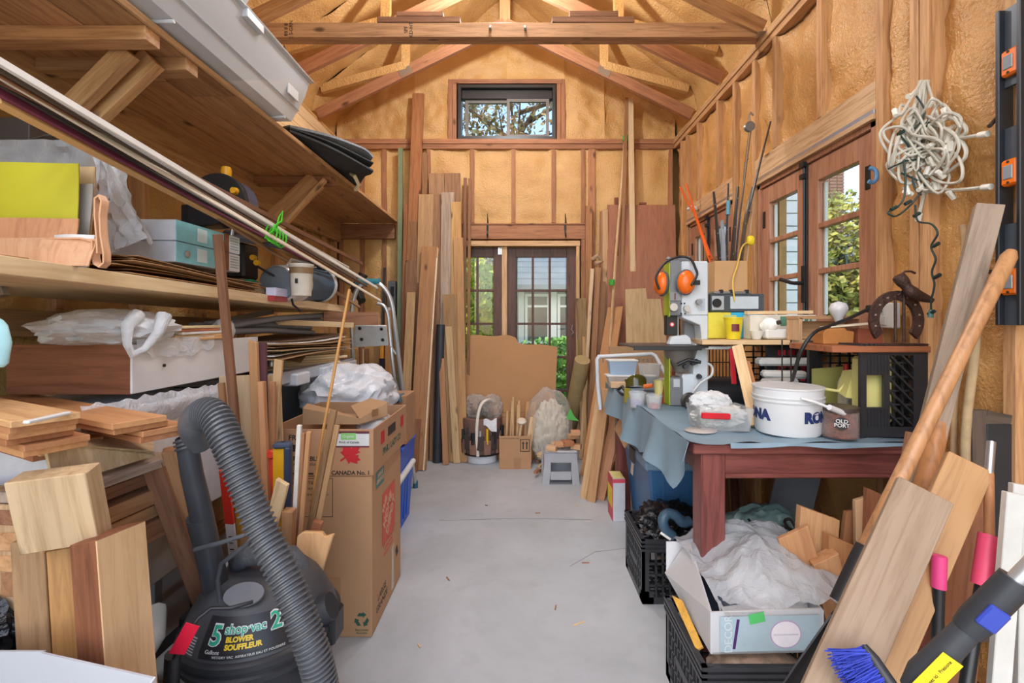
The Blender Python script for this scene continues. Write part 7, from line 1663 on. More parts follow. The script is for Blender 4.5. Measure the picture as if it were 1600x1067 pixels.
BLT = film('#b9d0ea', 0.62, 0.15, 0.3, 0.05); CLT = film('#e8ecee', 0.22, 0.1, 0.4, 0.1)
lid_tub('light blue translucent tub on top of another tub', 952, 996, 588, 563, 3.0, BLT); lid_tub('clear tub under the light blue tub', 950, 1000, 604, 587, 2.98, CLT)
def pot(label, px, pyb, pyt, r, Y, mat, cont=None, name='small_pot'):
    a = P(px, pyb, Y); hgt = P(px, pyt, Y).z - a.z; t = thing(name, label, 'pot', a, sg)
    MB().lathe([(0, 0), (r * 0.82, 0), (r, hgt), (r * 1.06, hgt), (r * 1.06, hgt + 0.006), (r * 0.96, hgt + 0.006), (r * 0.78, 0.004), (0, 0.004)], Matrix.Translation(a), 22, cap=False).build('body', mat, t, smooth=True)
    if cont: MB().lathe([(0, 0.005), (r * 0.78, 0.005), (r * 0.82, hgt * 0.45), (0, hgt * 0.5)], Matrix.Translation(a), 18).build('contents', cont, t, smooth=True)
    return t
pot('clear pot with purple contents left of saw base', 996, 636, 614, 0.042, 2.40, CLT, plain('#8d7fae', 0.5, var=0.4, scale=50)); pot('clear pot with red contents beside saw base', 1022, 641, 619, 0.038, 2.30, CLT, plain('#c23a34', 0.4, var=0.3, scale=50))
pot('white translucent tub of oddments behind the face shield', 1015, 600, 570, 0.065, 2.85, CLT, plain('#d7d5d0', 0.6)); pot('pale yellow cup left of the lime saw edge', 1031, 622, 596, 0.030, 2.5, plain('#e6d98c', 0.45))
fs = thing('face_shield', 'olive tinted safety face shield lying left of saw', 'face shield', P(994, 605, 2.66))
MB().grid(lambda u, v: P(994, 610, 2.66) + V((0.055 * math.cos(math.pi * u), -0.035 * math.sin(math.pi * u) * (0.4 + v), 0.09 * math.sin(math.pi * (0.12 + 0.76 * v)) * math.sin(math.pi * (0.15 + 0.7 * u)))), 16, 8).build('visor', plain('#4d4a1c', 0.12, name='olive_visor'), fs, smooth=True, solid=0.003)
MB().tube([P(978, 612, 2.66), P(972, 604, 2.68), P(965, 610, 2.7), P(972, 616, 2.66), P(985, 616, 2.62)], 0.010, 8).build('strap', BLACKP, fs, smooth=True)
o = box('amber_block', P(976, 630, 2.58), P(984, 606, 2.60), plain('#8f8230', 0.2), label='amber plastic piece under the face shield', cat='piece')
rod('orange_tool', [P(1006, 604, 2.6), P(1020, 602, 2.58)], 0.012, ORANGE, label='orange handled tool behind the red pot', cat='tool')
bar('red_batten', P(1035, 634, 2.42), P(1040, 600, 2.44), 0.016, 0.012, plain('#8e2f22', 0.5), label='dull red batten against the saw base', cat='batten')
rk = thing('rack_frame', 'grey white plastic rack frame propped at table end', 'rack', P(935, 640, 3.1))
MB().tube([P(938, 640, 3.10), P(934, 600, 3.12), P(933, 562, 3.14), P(936, 557, 3.14), P(1018, 553, 3.15), P(1024, 556, 3.14), P(1040, 584, 3.05)], 0.014, 8).build('frame', plain('#c2c6cb', 0.4), rk, smooth=True)
mm = MB()
for k in range(12): mm.tube([P(942 + 7 * k, 560, 3.15), P(942 + 7 * k, 566, 3.16)], 0.004, 5)
mm.build('mesh_edge', GREY, rk)
for k, (a, b, Y, c_) in enumerate((((955, 606), (975, 596), 2.92, '#d8b48c'), ((978, 604), (1000, 594), 2.94, '#e4e2de'), ((1040, 600), (1012, 590), 2.8, '#dcd6cc'))): box('paper_packet', P(*a, Y), P(*b, Y + 0.05), plain(c_, 0.6), label=('tan paper packet on the table left end', 'white paper packet behind the face shield', 'cream packet by the lime saw edge')[k], cat='packet')

# ------------------------------------------------------------------ shelf boards on the crates and what stands on them
SA = bar('shelf_board', P(1105, 531, 2.20) + V((0, 0.17, -0.012)), P(1296, 531, 2.13) + V((0, 0.17, -0.012)), 0.34, 0.02, PALE, n=(0, 0, 1), label='pale shelf board resting on crates behind the saw', cat='board')
SBZ = P(1400, 541, 1.70).z
bar('shelf_board', (P(1296, 540, 1.70).x, 1.82, SBZ - 0.01), (1.452, 1.82, SBZ - 0.01), 0.27, 0.022, wood('#b0622c', '#7e4018', 0.45, 0.0), n=(0, 0, 1), label='orange brown shelf board resting on the lying crate', cat='board')
za = P(1200, 531, 2.17).z
def shp(px, Y, z=None): return V(((px - CX) * Y / F, Y, za if z is None else z))
yc = thing('plastic_cup', 'yellow plastic cup with red square on shelf board', 'cup', shp(1146, 2.24))
c = shp(1146, 2.25); MB().lathe([(0, 0), (0.030, 0), (0.043, 0.098), (0.046, 0.098), (0.046, 0.104), (0.040, 0.104), (0.028, 0.004)], Matrix.Translation(c), 24, cap=False).build('cup_body', plain('#dfc922', 0.4, name='yellow'), yc, smooth=True)
rs_ = MB().grid(lambda u, v: V(((u - 0.5) * 0.034, (v - 0.5) * 0.034, 0)), 8, 2).build('red_square', plain('#6e1f24', 0.5), yc); wrapcyl(rs_, c, 0.0392, -1.75, za + 0.055)
yb_ = thing('carton', 'yellow and sky blue carton standing behind yellow cup', 'box', shp(1138, 2.36)); a = shp(1106, 2.36); b = shp(1170, 2.5)
box('yellow_half', a, (a.x + 0.115, b.y, za + 0.128), plain('#e3d54a', 0.5, var=0.1), yb_); box('blue_half', (a.x + 0.115, a.y, za), (b.x, b.y, za + 0.128), plain('#35b4dd', 0.5, var=0.1), yb_)
patch('printed_figure', face_M((a.x + 0.11, a.y - 0.001, za + 0.10), (1, 0, 0), (0, 0, 1)), 0.06, 0.03, plain('#b4c58a', 0.5), yb_)
ste = thing('stereo', 'silver and black stereo unit on the yellow carton', 'stereo', shp(1150, 2.4, za + 0.13)); z1 = za + 0.130
a, b = P(1110, 488, 2.37), P(1196, 460, 2.37)
box('case', (a.x + 0.005, 2.38, z1), (b.x, 2.52, z1 + 0.092), plain('#4a4f54', 0.4), ste, bev=0.004)
box('face_glass', (P(1142, 0, 2.37).x, 2.374, z1 + 0.016), (P(1186, 0, 2.37).x, 2.38, z1 + 0.078), plain('#c6d0d6', 0.12), ste, bev=0.001); box('drive_panel', (P(1113, 0, 2.37).x, 2.372, z1 + 0.01), (P(1132, 0, 2.37).x, 2.38, z1 + 0.08), plain('#aeb3b7', 0.35), ste)
rod('tape_reel', [(P(1120, 0, 2.37).x, 2.365, z1 + 0.045), (P(1120, 0, 2.37).x, 2.375, z1 + 0.045)], 0.022, BLACKP, ste, n=16)
box('top_rail', (a.x + 0.02, 2.375, z1 + 0.092), (b.x - 0.07, 2.5, z1 + 0.104), STEEL, ste)
for px in (1128, 1144, 1168): box('rail_knob', (P(px, 0, 2.37).x - 0.008, 2.37, z1 + 0.094), (P(px, 0, 2.37).x + 0.008, 2.39, z1 + 0.112), BLACKP, ste)
z2 = z1 + 0.106
fb = open_carton('carton', 'cardboard box holding fishing rods beside window', P(1117, 0, 2.42).x, P(1168, 0, 2.42).x, 2.42, 2.55, z2, z2 + 0.155, plain('#c49a6c', 0.8, var=0.03))
# fishing rods
rods = [((1128, 425), (1121, 365, 2.45), (1115, 300, 2.5), 0.008, '#2f2a28'), ((1135, 425), (1136, 360, 2.45), (1138, 287, 2.5), 0.006, '#3a3634'), ((1140, 425), (1148, 355, 2.45), (1153, 292, 2.5), 0.009, '#40352e'),
        ((1146, 425), (1156, 340, 2.45), (1173, 205, 2.6), 0.0045, '#4d4038'), ((1150, 425), (1170, 330, 2.45), (1204, 190, 2.6), 0.006, '#3b302a'), ((1154, 425), (1164, 350, 2.44), (1176, 293, 2.5), 0.009, '#54463a'), ((1158, 425), (1168, 365, 2.44), (1175, 320, 2.48), 0.011, '#a57a4c'), ((1130, 425), (1130, 385, 2.45), (1128, 345, 2.48), 0.012, '#8d9299')]
rn = ['leftmost short black rod in the box', 'thin dark rod with blue sleeve in box', 'thick brown black rod in the box', 'longest thin rod reaching toward the pulley', 'long rod leaning right across window header', 'thick rod with reel seat leaning right', 'cork coloured rod butt at box right', 'silver rod butt at the left of box']
for (p0, p1, p2, r, c_), lab in zip(rods, rn):
    a = P(*p0, 2.48); a.z = z2 + 0.01
    t = thing('fishing_rod', lab, 'fishing rod', a, 'fishing rods in the cardboard box')
    cv = crom([a, P(*p1), P(*p2)], 5); MB().tube(cv, [r * 1.5 * (1 - 0.5 * i / (len(cv) - 1)) for i in range(len(cv))], 7).build('blank', plain(c_, 0.35), t, smooth=True)
    for k in (0.35, 0.55, 0.8): q = cv[int(k * (len(cv) - 1))]; MB().tube([q + V((0, -0.008, -0.003)), q + V((0, -0.008, 0.003))], 0.004, 6).build('line_guide', plain('#6f655c', 0.5), t)
rod('blue_sleeve', [P(1137, 336, 2.46), P(1138, 314, 2.47)], 0.011, plain('#5f93a5', 0.5), label='pale blue sleeve around a thin fishing rod', cat='sleeve')
rod('reel_cord', crom([P(1148, 470, 2.36), P(1145, 440, 2.38), P(1152, 415, 2.40), P(1160, 385, 2.41), P(1172, 378, 2.42)], 5), 0.004, plain('#d8b04a', 0.5), label='yellow cord looping down over the rod box', cat='cord')
tag(blob(P(1173, 376, 2.42), (0.02, 0.015, 0.025), 0.4, 3, 71, 3).build('yellow_ribbon', plain('#e6c81e', 0.5), smooth=True), 'bright yellow ribbon knot at the rod box corner', 'ribbon')
pu = thing('pulley', 'small grey steel pulley hanging on the right wall', 'pulley', P(1172, 195, 2.9))
MB().lathe([(0, -0.012), (0.03, -0.012), (0.024, 0), (0.03, 0.012), (0, 0.012)], face_M(P(1171, 198, 2.88), (1, 0, 0), (0, 0, 1)), 16).build('sheave', plain('#8a8d90', 0.35, metal=0.6), pu, smooth=True)
MB().tube([P(1172, 192, 2.88), P(1170, 182, 2.89), P(1173, 176, 2.9), P(1177, 180, 2.91)], 0.006, 6).build('hook', STEEL, pu, smooth=True); MB().tube([P(1170, 205, 2.88), P(1163, 260, 2.8), P(1158, 330, 2.65)], 0.002, 5).build('cord', DGREY, pu)
ost = thing('trimmer_strap', 'orange straps and rods hanging at the right back corner', 'strap', P(1085, 330, 4.0))
for a, b in (((1072, 287), (1084, 326)), ((1062, 292), (1082, 330)), ((1084, 326), (1108, 400)), ((1086, 332), (1112, 405)), ((1084, 330), (1116, 430))): MB().tube([P(*a, 3.8), P(*b, 3.8 if b[1] < 340 else 3.3)], 0.008, 6).build('orange_band', plain('#e8651e', 0.45), ost, smooth=True)
MB().tube([P(1074, 328, 3.95), P(1082, 322, 3.94), P(1094, 330, 3.94)], 0.014, 6).build('white_knot', WHITE, ost, smooth=True)
# bits between cup and crate
gb = lambda label, px, Y, r, hh, mat: tag(MB().lathe([(0, 0), (r * 0.5, 0), (r, hh), (r * 0.94, hh), (r * 0.45, 0.004), (0, 0.004)], Matrix.Translation(shp(px, Y)), 24, cap=False).build('bowl', mat, smooth=True, origin=shp(px, Y)), label, 'bowl', 'white bowls on the shelf board')
gb('small round white bowl right of yellow cup', 1182, 2.24, 0.035, 0.04, WHITEP)
o = box('white_dish', P(1198, 531, 2.20) + V((0, 0, 0.004)), P(1250, 514, 2.25), WHITEP, label='rectangular white dish on the pale shelf board', cat='dish', bev=0.008)
lb2 = thing('light_bulb', 'round white bulb lying on its side in dish', 'bulb', P(1200, 512, 2.22))
MB().lathe([(0, -0.036), (0.02, -0.032), (0.036, 0), (0.03, 0.024), (0.016, 0.04), (0.012, 0.045), (0, 0.045)], face_M(P(1201, 508, 2.23), (1, 0, 0), (0, 0.3, 1)) @ Matrix.Rotation(0.5, 4, 'Y'), 20).build('globe', plain('#f4f4f0', 0.25), lb2, smooth=True); MB().lathe([(0, 0.045), (0.011, 0.045), (0.010, 0.06), (0, 0.062)], face_M(P(1201, 508, 2.23), (1, 0, 0), (0, 0.3, 1)) @ Matrix.Rotation(0.5, 4, 'Y'), 12).build('screw_base', plain('#4d4a48', 0.4, metal=0.6), lb2)
cf = thing('carton', 'flat green and white printed carton behind white dish', 'box', shp(1210, 2.34)); a, b = shp(1172, 2.27), shp(1262, 2.34)
box('body', a, (b.x, b.y, za + 0.115), plain('#d9d0c0', 0.6), cf); patch('green_band', face_M(((a.x + b.x) / 2 + 0.06, a.y - 0.0005, za + 0.085), (1, 0, 0), (0, 0, 1)), 0.15, 0.045, plain('#57866a', 0.6), cf)
txt('MELI', face_M(((a.x + b.x) / 2 + 0.07, a.y - 0.001, za + 0.075), (1, 0, 0.05), (0, 0, 1)) @ Matrix.Translation((0, 0, 0.0015)), 0.05, WHITE, cf, bold=0.001, shear=0.2); bar('red_stripe', (a.x + 0.14, a.y - 0.002, za + 0.035), (b.x - 0.01, a.y - 0.002, za + 0.05), 0.012, 0.002, plain('#d3555c', 0.5), cf)
bar('pale_batten', shp(1165, 2.30, za + 0.125), shp(1268, 2.30, za + 0.128), 0.03, 0.016, PALE, n=(0, 0, 1), label='pale batten lying across the printed carton', cat='batten')
wbx = thing('wooden_box', 'open fronted wooden box on shelf under window', 'box', shp(1285, 2.1)); a, b = P(1248, 530, 2.08), P(1330, 496, 2.08)
bar('top_board', (a.x, 2.13, b.z), (b.x + 0.05, 2.13, b.z), 0.10, 0.014, wood('#c49560', None, 0.5, 0), wbx, n=(0, 0, 1)); bar('side_board', (a.x + 0.01, 2.13, za), (a.x + 0.01, 2.13, b.z), 0.10, 0.014, wood('#d8b080', None, 0.5, 0), wbx, n=(1, 0, 0)); bar('back_board', (a.x, 2.17, za + 0.045), (b.x + 0.05, 2.17, za + 0.045), 0.08, 0.012, wood('#cfa06a', None, 0.5, 0), wbx)
vb = thing('light_bulb', 'frosted globe bulb standing on wooden box by window', 'bulb', P(1310, 500, 2.0)); MB().lathe([(0, 0), (0.012, 0), (0.02, 0.02), (0.034, 0.045), (0.036, 0.06), (0.028, 0.08), (0, 0.09)], Matrix.Translation(P(1310, 503, 2.06)), 20).build('globe', plain('#d6d8da', 0.3), vb, smooth=True)
o = bar('paper_folder', P(1288, 511, 1.88), P(1365, 505, 1.84), 0.10, 0.006, plain('#d8ccb4', 0.6), n=(0, 0, 1), label='grey flat folder resting on the paper bag', cat='folder')
pbg = MB().prism([(0, 0), (0.115, 0), (0.12, 0.05), (0.09, 0.052), (0.085, 0.064), (0.012, 0.06), (0, 0.045)], 0.07, Matrix(((1, 0, 0, P(1287, 0, 1.82).x), (0, 0, 1, 1.82), (0, 1, 0, SBZ), (0, 0, 0, 1))))
tag(pbg.build('paper_bag', plain('#b3763c', 0.75, var=0.12, bumpy=0.4), bev=0.004), 'folded brown paper bag on the orange shelf board', 'bag')
bar('reddish_block', (P(1340, 0, 1.84).x, 1.86, SBZ + 0.03), (P(1378, 0, 1.84).x, 1.86, SBZ + 0.03), 0.06, 0.05, wood('#b0582a', None, 0.5, 0), label='reddish wood block behind the horseshoe', cat='block')
rod('black_cable', crom([P(1362, 480, 1.86), P(1330, 496, 1.85), P(1300, 508, 1.84), P(1272, 520, 1.80), P(1252, 548, 1.80), P(1242, 580, 1.84), P(1238, 594, 1.88)], 6), 0.007, BLACKP, label='thick black cable arching down from the outlet', cat='cable')
# horseshoe sculpture
hs2 = thing('horseshoe_sculpture', 'rusty horseshoe figure with a snake like iron head', 'sculpture', P(1405, 538, 1.712))
RUST = plain('#4a342e', 0.5, metal=0.35, var=0.35, scale=40, bumpy=0.5, name='rusty_iron')
hc_ = P(1402, 500, 1.70); pp = []
for i in range(21):
    a = math.pi * (-0.22 + 1.44 * i / 20); pp.append(hc_ + V((math.cos(a) * 0.080, 0, math.sin(a) * 0.088)))
m = MB()
for i in range(20):
    a, b = pp[i], pp[i + 1]; da = (a - hc_).normalized(); db = (b - hc_).normalized(); wd_ = 0.017
    vs = [a - da * wd_, a + da * wd_, b + db * wd_, b - db * wd_]; vs2 = [q + V((0, 0.012, 0)) for q in vs]
    m.add(vs + vs2, [(0, 1, 2, 3), (7, 6, 5, 4), (0, 4, 5, 1), (2, 6, 7, 3), (1, 5, 6, 2), (0, 3, 7, 4)])
m.build('horseshoe', RUST, hs2)
for i in (2, 4, 6, 8, 12, 14, 16, 18): MB().box(pp[i] + V((0, -0.001, 0)), (0.006, 0.003, 0.006)).build('nail_hole', plain('#b9a99a', 0.4, metal=0.5), hs2)
MB().tube(crom([P(1402, 430, 1.685), P(1412, 442, 1.678), P(1424, 456, 1.67), P(1440, 464, 1.67), P(1458, 470, 1.662)], 5), [0.012, 0.02, 0.021, 0.021, 0.021, 0.02, 0.018, 0.016, 0.018, 0.02, 0.021, 0.021, 0.02, 0.019, 0.018, 0.017, 0.016, 0.014, 0.012, 0.01, 0.008][:21], 10).build('snake_head', RUST, hs2, smooth=True)
MB().tube([P(1404, 434, 1.678), P(1414, 424, 1.678), P(1424, 424, 1.678), P(1430, 427, 1.678)], 0.004, 6).build('horn', RUST, hs2)
for x in (1399, 1412): MB().tube([P(x, 535, 1.702), P(x, 470 if x == 1399 else 452, 1.699)], 0.005, 6).build('iron_rod', RUST, hs2)
MB().tube([P(1402, 462, 1.70), P(1412, 454, 1.70), P(1424, 452, 1.692)], 0.005, 6).build('neck_wire', RUST, hs2); box('foot_plate', P(1368, 540, 1.70), P(1440, 536, 1.74), RUST, hs2)
# outlet
ou = thing('wall_outlet', 'white electrical outlet with black plug behind the horseshoe', 'outlet', P(1392, 493, 1.93)); xw = XR - 0.002
oy = lambda px: F * xw / (px - CX)
box('plate', (xw - 0.03, oy(1408), szz(513, 1.84)), (xw, oy(1378), szz(473, 1.84)), WHITE, ou, bev=0.004)
box('black_plug', (xw - 0.075, oy(1392), szz(488, 1.84)), (xw - 0.03, oy(1380), szz(476, 1.84)), BLACKP, ou, bev=0.005); box('socket_face', (xw - 0.034, oy(1398), szz(508, 1.84)), (xw - 0.03, oy(1384), szz(493, 1.84)), plain('#d5d3ce', 0.5), ou)

# ------------------------------------------------------------------ under the table
tt_ = thing('storage_tote', 'big blue plastic storage tote under the left table end', 'tote', (0.85, 2.6, 0))
TB_ = plain('#3f6f9e', 0.42, var=0.06, name='tote_blue'); tx0, tx1, ty0, ty1, th = 0.66, 1.06, 2.46, 3.05, 0.50
vs = [(tx0 + 0.05, ty0 + 0.05, 0), (tx1 - 0.05, ty0 + 0.05, 0), (tx1 - 0.05, ty1 - 0.05, 0), (tx0 + 0.05, ty1 - 0.05, 0), (tx0, ty0, th), (tx1, ty0, th), (tx1, ty1, th), (tx0, ty1, th)]
MB().add(vs, [(0, 3, 2, 1), (0, 1, 5, 4), (1, 2, 6, 5), (2, 3, 7, 6), (3, 0, 4, 7), (4, 5, 6, 7)]).build('body', TB_, tt_, bev=0.012)
MB().b2((tx0 - 0.018, ty0 - 0.018, th - 0.035), (tx1 + 0.018, ty1 + 0.018, th + 0.012)).build('lid', plain('#7f9db8', 0.4), tt_, bev=0.008); MB().b2((tx0 + 0.03, ty0 + 0.03, th + 0.012), (tx1 - 0.03, ty1 - 0.03, th + 0.03)).build('lid_panel', plain('#8aa6bf', 0.4), tt_, bev=0.006)
box('latch', (tx0 - 0.03, 2.66, th - 0.06), (tx0 - 0.016, 2.76, th + 0.016), DGREY, tt_); patch('white_sticker', face_M((tx0 + 0.012, 2.85, 0.38), (0, -1, 0), (0.1, 0, 1)), 0.06, 0.12, WHITE, tt_)
for k in range(5): bar('rib', (tx0 + 0.10 + 0.06 * k, ty0 + 0.044, 0.02), (tx0 + 0.08 + 0.07 * k, ty0 + 0.004, th - 0.05), 0.014, 0.008, TB_, tt_)
bar('cardboard_flap', P(966, 660, 2.9), P(982, 690, 2.75), 0.10, 0.01, KRAFT, n=(-1, -0.4, 0.2), label='brown cardboard edge between tablecloth and tote', cat='cardboard')
sbx = thing('carton', 'small red and yellow printed box standing on floor', 'box', PF(963, 815)); a = PF(958, 815); 
bx0, bx1, by0, by1, bh = a.x - 0.0, a.x + 0.075, a.y, a.y + 0.16, 0.262
box('body', (bx0, by0, 0), (bx1, by1, bh), plain('#bfc2c8', 0.6), sbx, R=None); box('red_side', (bx0 - 0.003, by0 + 0.001, 0.001), (bx0, by1, bh - 0.001), plain('#c8485a', 0.5), sbx, bev=0)
patch('yellow_print', face_M((bx0 - 0.0035, (by0 + by1) / 2, 0.14), (0, -1, 0), (0, 0, 1)), 0.15, 0.12, plain('#e6cc30', 0.5), sbx); patch('top_print', face_M(((bx0 + bx1) / 2, (by0 + by1) / 2, bh + 0.0005), (1, 0, 0), (0, 1, 0)), 0.07, 0.14, plain('#e2d789', 0.5), sbx)
patch('red_edge', face_M((bx0 + 0.037, by0 - 0.0005, bh - 0.012), (1, 0, 0), (0, 0, 1)), 0.074, 0.024, plain('#c8485a', 0.5), sbx)
cr1 = crate('black milk crate of black bags beside the table leg', Matrix.Translation((0.70, 2.245, 0)), 0.335, 0.33, 0.28)
BB = plain('#151518', 0.16, var=0.1, bumpy=0.6, scale=24, name='black_film')
tag(blob((0.71, 2.25, 0.27), (0.15, 0.145, 0.10), 0.55, 3.4, 81, 5).build('plastic_bags', BB, smooth=True, origin=(0.71, 2.25, 0.27)), 'heap of shiny black plastic bags in the crate', 'bag')
clp = thing('clamp', 'blue grey clamp lying on the black bags', 'clamp', P(1050, 820, 2.08)); CLB = plain('#3e5a70', 0.45)
MB().tube(crom([P(1052, 838, 2.05), P(1040, 828, 2.05), P(1036, 812, 2.05), P(1044, 802, 2.06), P(1056, 806, 2.06), P(1066, 816, 2.06), P(1078, 814, 2.07)], 4), 0.022, 10).build('jaw', CLB, clp, smooth=True); rod('white_handle', [P(1032, 832, 2.04), P(1048, 843, 2.02)], 0.006, WHITEP, clp)
cr2 = crate('black milk crate in the foreground under the patterned carton', Matrix.Translation((0.69, 1.50, 0)) @ Matrix.Rotation(-0.0, 4, 'Z'), 0.36, 0.34, 0.275)
tag(MB().add([P(1050, 930, 1.60), P(1066, 938, 1.56), P(1098, 1010, 1.40), P(1088, 1016, 1.40)], [(0, 1, 2, 3)]).build('magazine', plain('#d0a048', 0.5, var=0.3, scale=30), solid=0.006), 'yellow and green magazine edge in the front crate', 'magazine')
m = MB(); 
tag(blob((0.70, 1.42, 0.20), (0.14, 0.08, 0.055), 0.4, 4, 85, 4).build('crate_oddments', plain('#b9a08c', 0.5, var=0.4, scale=30), smooth=True), 'mixed oddments lying in the front milk crate', 'oddments', kind='stuff')
o = patch('torn_label', face_M((0.67, 1.325, 0.19), (1, 0, 0), (0, 0, 1)), 0.12, 0.06, plain('#d5d3cf', 0.4, var=0.3, scale=40), cr2)
# patterned carton with plastic
dcr = thing('carton', 'white carton with purple dial print heaped with plastic', 'box', (0.71, 1.55, 0.28))
zb, zt = 0.285, 0.405; WCD = plain('#c9cacd', 0.6, var=0.03, name='white_card')
fl, fr_ = V((0.548, 1.362, 0)), V((0.868, 1.372, 0)); bl2, br2 = V((0.55, 1.80, 0)), V((0.93, 1.80, 0)); up = V((0, 0, 1))
def qd(nm, p, mat): return MB().add(p, [(0, 1, 2, 3)]).build(nm, mat, dcr, solid=0.005)
qd('front_panel', [fl + up * zb, fr_ + up * zb, fr_ + up * (zt + 0.005), fl + up * zt], WCD); qd('left_panel', [bl2 + up * zb, fl + up * zb, fl + up * (zt + 0.0), V((0.625, 1.76, 0.425))], WCD)
qd('right_panel', [fr_ + up * zb, br2 + up * zb, br2 + up * zt, fr_ + up * zt], WCD); qd('back_panel', [br2 + up * zb, bl2 + up * zb, bl2 + up * zt, br2 + up * zt], WCD); qd('bottom_panel', [fl + up * zb, bl2 + up * zb, br2 + up * zb, fr_ + up * zb], WCD)
fx = (fr_ - fl).normalized(); FMd = lambda s, z: face_M(fl + fx * s + V((0, -0.0055, z)), fx, (0, 0, 1))
patch('blue_print', FMd(0.165, 0.346), 0.29, 0.10, plain('#a9bfc9', 0.55), dcr); txt('DECOR', FMd(0.045, 0.346) @ Matrix.Translation((0, 0, 0.0015)) @ Matrix.Rotation(math.pi / 2, 4, 'Z'), 0.032, plain('#cdd6da', 0.5), dcr)
patch('purple_bar', FMd(0.066, 0.346) @ Matrix.Translation((0, 0, 0.0012)) @ Matrix.Rotation(-0.15, 4, 'Z'), 0.008, 0.085, plain('#4a2a6a', 0.5), dcr)
Mk = FMd(0.21, 0.343) @ Matrix.Translation((0, 0, 0.0014))
for nm_, r, mm_, zo in (('dial_ring', 0.046, '#b9a5c6', 0), ('dial_face', 0.042, '#eceaf0', 0.0006)): MB().lathe([(0, zo), (r, zo), (r, zo + 0.0006), (0, zo + 0.0006)], Mk @ Matrix.Diagonal((1, 0.88, 1, 1)), 30).build(nm_, plain(mm_, 0.5), dcr)
patch('dial_line', Mk @ Matrix.Translation((0, 0, 0.001)), 0.07, 0.003, plain('#c9c4d0', 0.5), dcr); patch('green_tape', FMd(0.125, 0.392) @ Matrix.Translation((0, 0, 0.003)) @ Matrix.Rotation(0.2, 4, 'Z'), 0.045, 0.028, plain('#56c46e', 0.5), dcr)
o = box('dark_album', (0.60, 1.40, 0.29), (0.66, 1.72, 0.40), plain('#2f3a4c', 0.4), label='dark blue album edge inside the white carton', cat='album')
def plas(u, v):
    x = 0.585 + 0.46 * u; y = 1.375 + 0.46 * v; d2 = ((u - 0.5) / 0.5) ** 2 * 0.6 + ((v - 0.55) / 0.55) ** 2 * 0.55
    q = V((x * 7, y * 7, 2.0)); n_ = noise.noise(q) * 0.045 + (0.3 - abs(noise.noise(q * 1.9))) * 0.035 + (0.25 - abs(noise.noise(q * 4.3))) * 0.012
    return V((x + 0.01 * noise.noise(q * 2), y + 0.25 * (u - 0.5) ** 2 * (v - 0.5), max(0.405 if v < 0.1 else 0.33, 0.50 - 0.13 * d2 + n_)))
tag(MB().grid(plas, 70, 70).build('plastic_sheeting', film('#c2c7cd', 0.55, 0.09, 0.42, 0.8, 18), smooth=True, origin=(0.8, 1.6, 0.42)), 'crumpled clear plastic sheeting heaped in the white carton', 'plastic')
tag(blob((0.80, 1.60, 0.375), (0.17, 0.16, 0.06), 0.3, 3, 95, 4).build('white_bag', plain('#d4d6d8', 0.45, var=0.1), smooth=True), 'white bag under the clear plastic in carton', 'bag')
gbg = blob((1.05, 2.05, 0.24), (0.20, 0.15, 0.20), 0.35, 2.8, 97, 5, flat=-0.23)
gb_ = thing('green_bag', 'grey green plastic bag with black cords under table', 'bag', (1.05, 2.05, 0)); gbg.build('bag_body', plain('#6f8b8a', 0.32, var=0.25, scale=8, bumpy=0.5, name='green_film'), gb_, smooth=True)
MB().tube(crom([P(1170, 812, 1.95), P(1178, 820, 1.9), P(1200, 826, 1.88), P(1228, 824, 1.88), P(1244, 832, 1.88), P(1236, 812, 1.9), P(1226, 814, 1.9), P(1232, 826, 1.88), P(1252, 836, 1.88)], 4), 0.006, 6).build('black_cord', BLACKP, gb_, smooth=True)
patch('green_print', face_M(P(1208, 836, 1.86), (1, 0.1, 0), (0, 0.4, 1)), 0.07, 0.05, plain('#1f7d5c', 0.4), gb_)
tag(blob((1.02, 2.62, 0.2), (0.02, 0.02, 0.02), 0.1, 2, 1, 2).build('pine_cone', BROWN, smooth=True), 'small brown knot under the table', 'cone')
bpy.data.objects.remove(bpy.data.objects['pine_cone'])
for i in range(9):
    x = 1.10 + 0.036 * i; bar('stored_board', (x, 3.0 - 0.02 * (i % 3), 0.0), (x + 0.01, 3.08, 0.62 - 0.05 * (i % 4)), 0.05, 0.02, (BROWN, CEDAR, PINE, REDW)[i % 4], label=('leftmost', 'second', 'third', 'fourth', 'fifth', 'sixth', 'seventh', 'eighth', 'rightmost')[i] + ' dim board standing under the table back', cat='board', group='boards standing under table back')
o = bar('grey_board', (1.15, 2.2, 0.0), (1.32, 2.2, 0.66), 0.2, 0.012, plain('#6d7076', 0.6), label='grey panel leaning under right end of table', cat='panel')
# offcuts
OG = 'pine offcuts standing in front of the table'
OC = [wood(c_, None, 0.55, 0.0, knots=False) for c_ in ('#c98f55', '#d6a56c', '#b5763c', '#be8448', '#dcb07c', '#a9683a')]
offs = [((1238, 830), 1.56, 0.10, 0.02, 0, -0.25, 'orange offcut with a broken tip at left front'), ((1278, 800), 1.60, 0.13, 0.03, 1, 0.35, 'large slanted pale offcut in front row'), ((1312, 842), 1.55, 0.09, 0.04, 3, 0.3, 'brown squared offcut at the centre front'), ((1345, 796), 1.66, 0.11, 0.02, 2, 0.45, 'brown offcut behind the large slanted one'), ((1352, 775), 1.62, 0.075, 0.018, 4, 0.2, 'pale pointed offcut near the shovel shaft'), ((1372, 770), 1.60, 0.085, 0.02, 5, 0.3, 'dark orange offcut against the shovel shaft'), ((1285, 868), 1.52, 0.08, 0.06, 0, -0.1, 'short thick block low in the front row')]
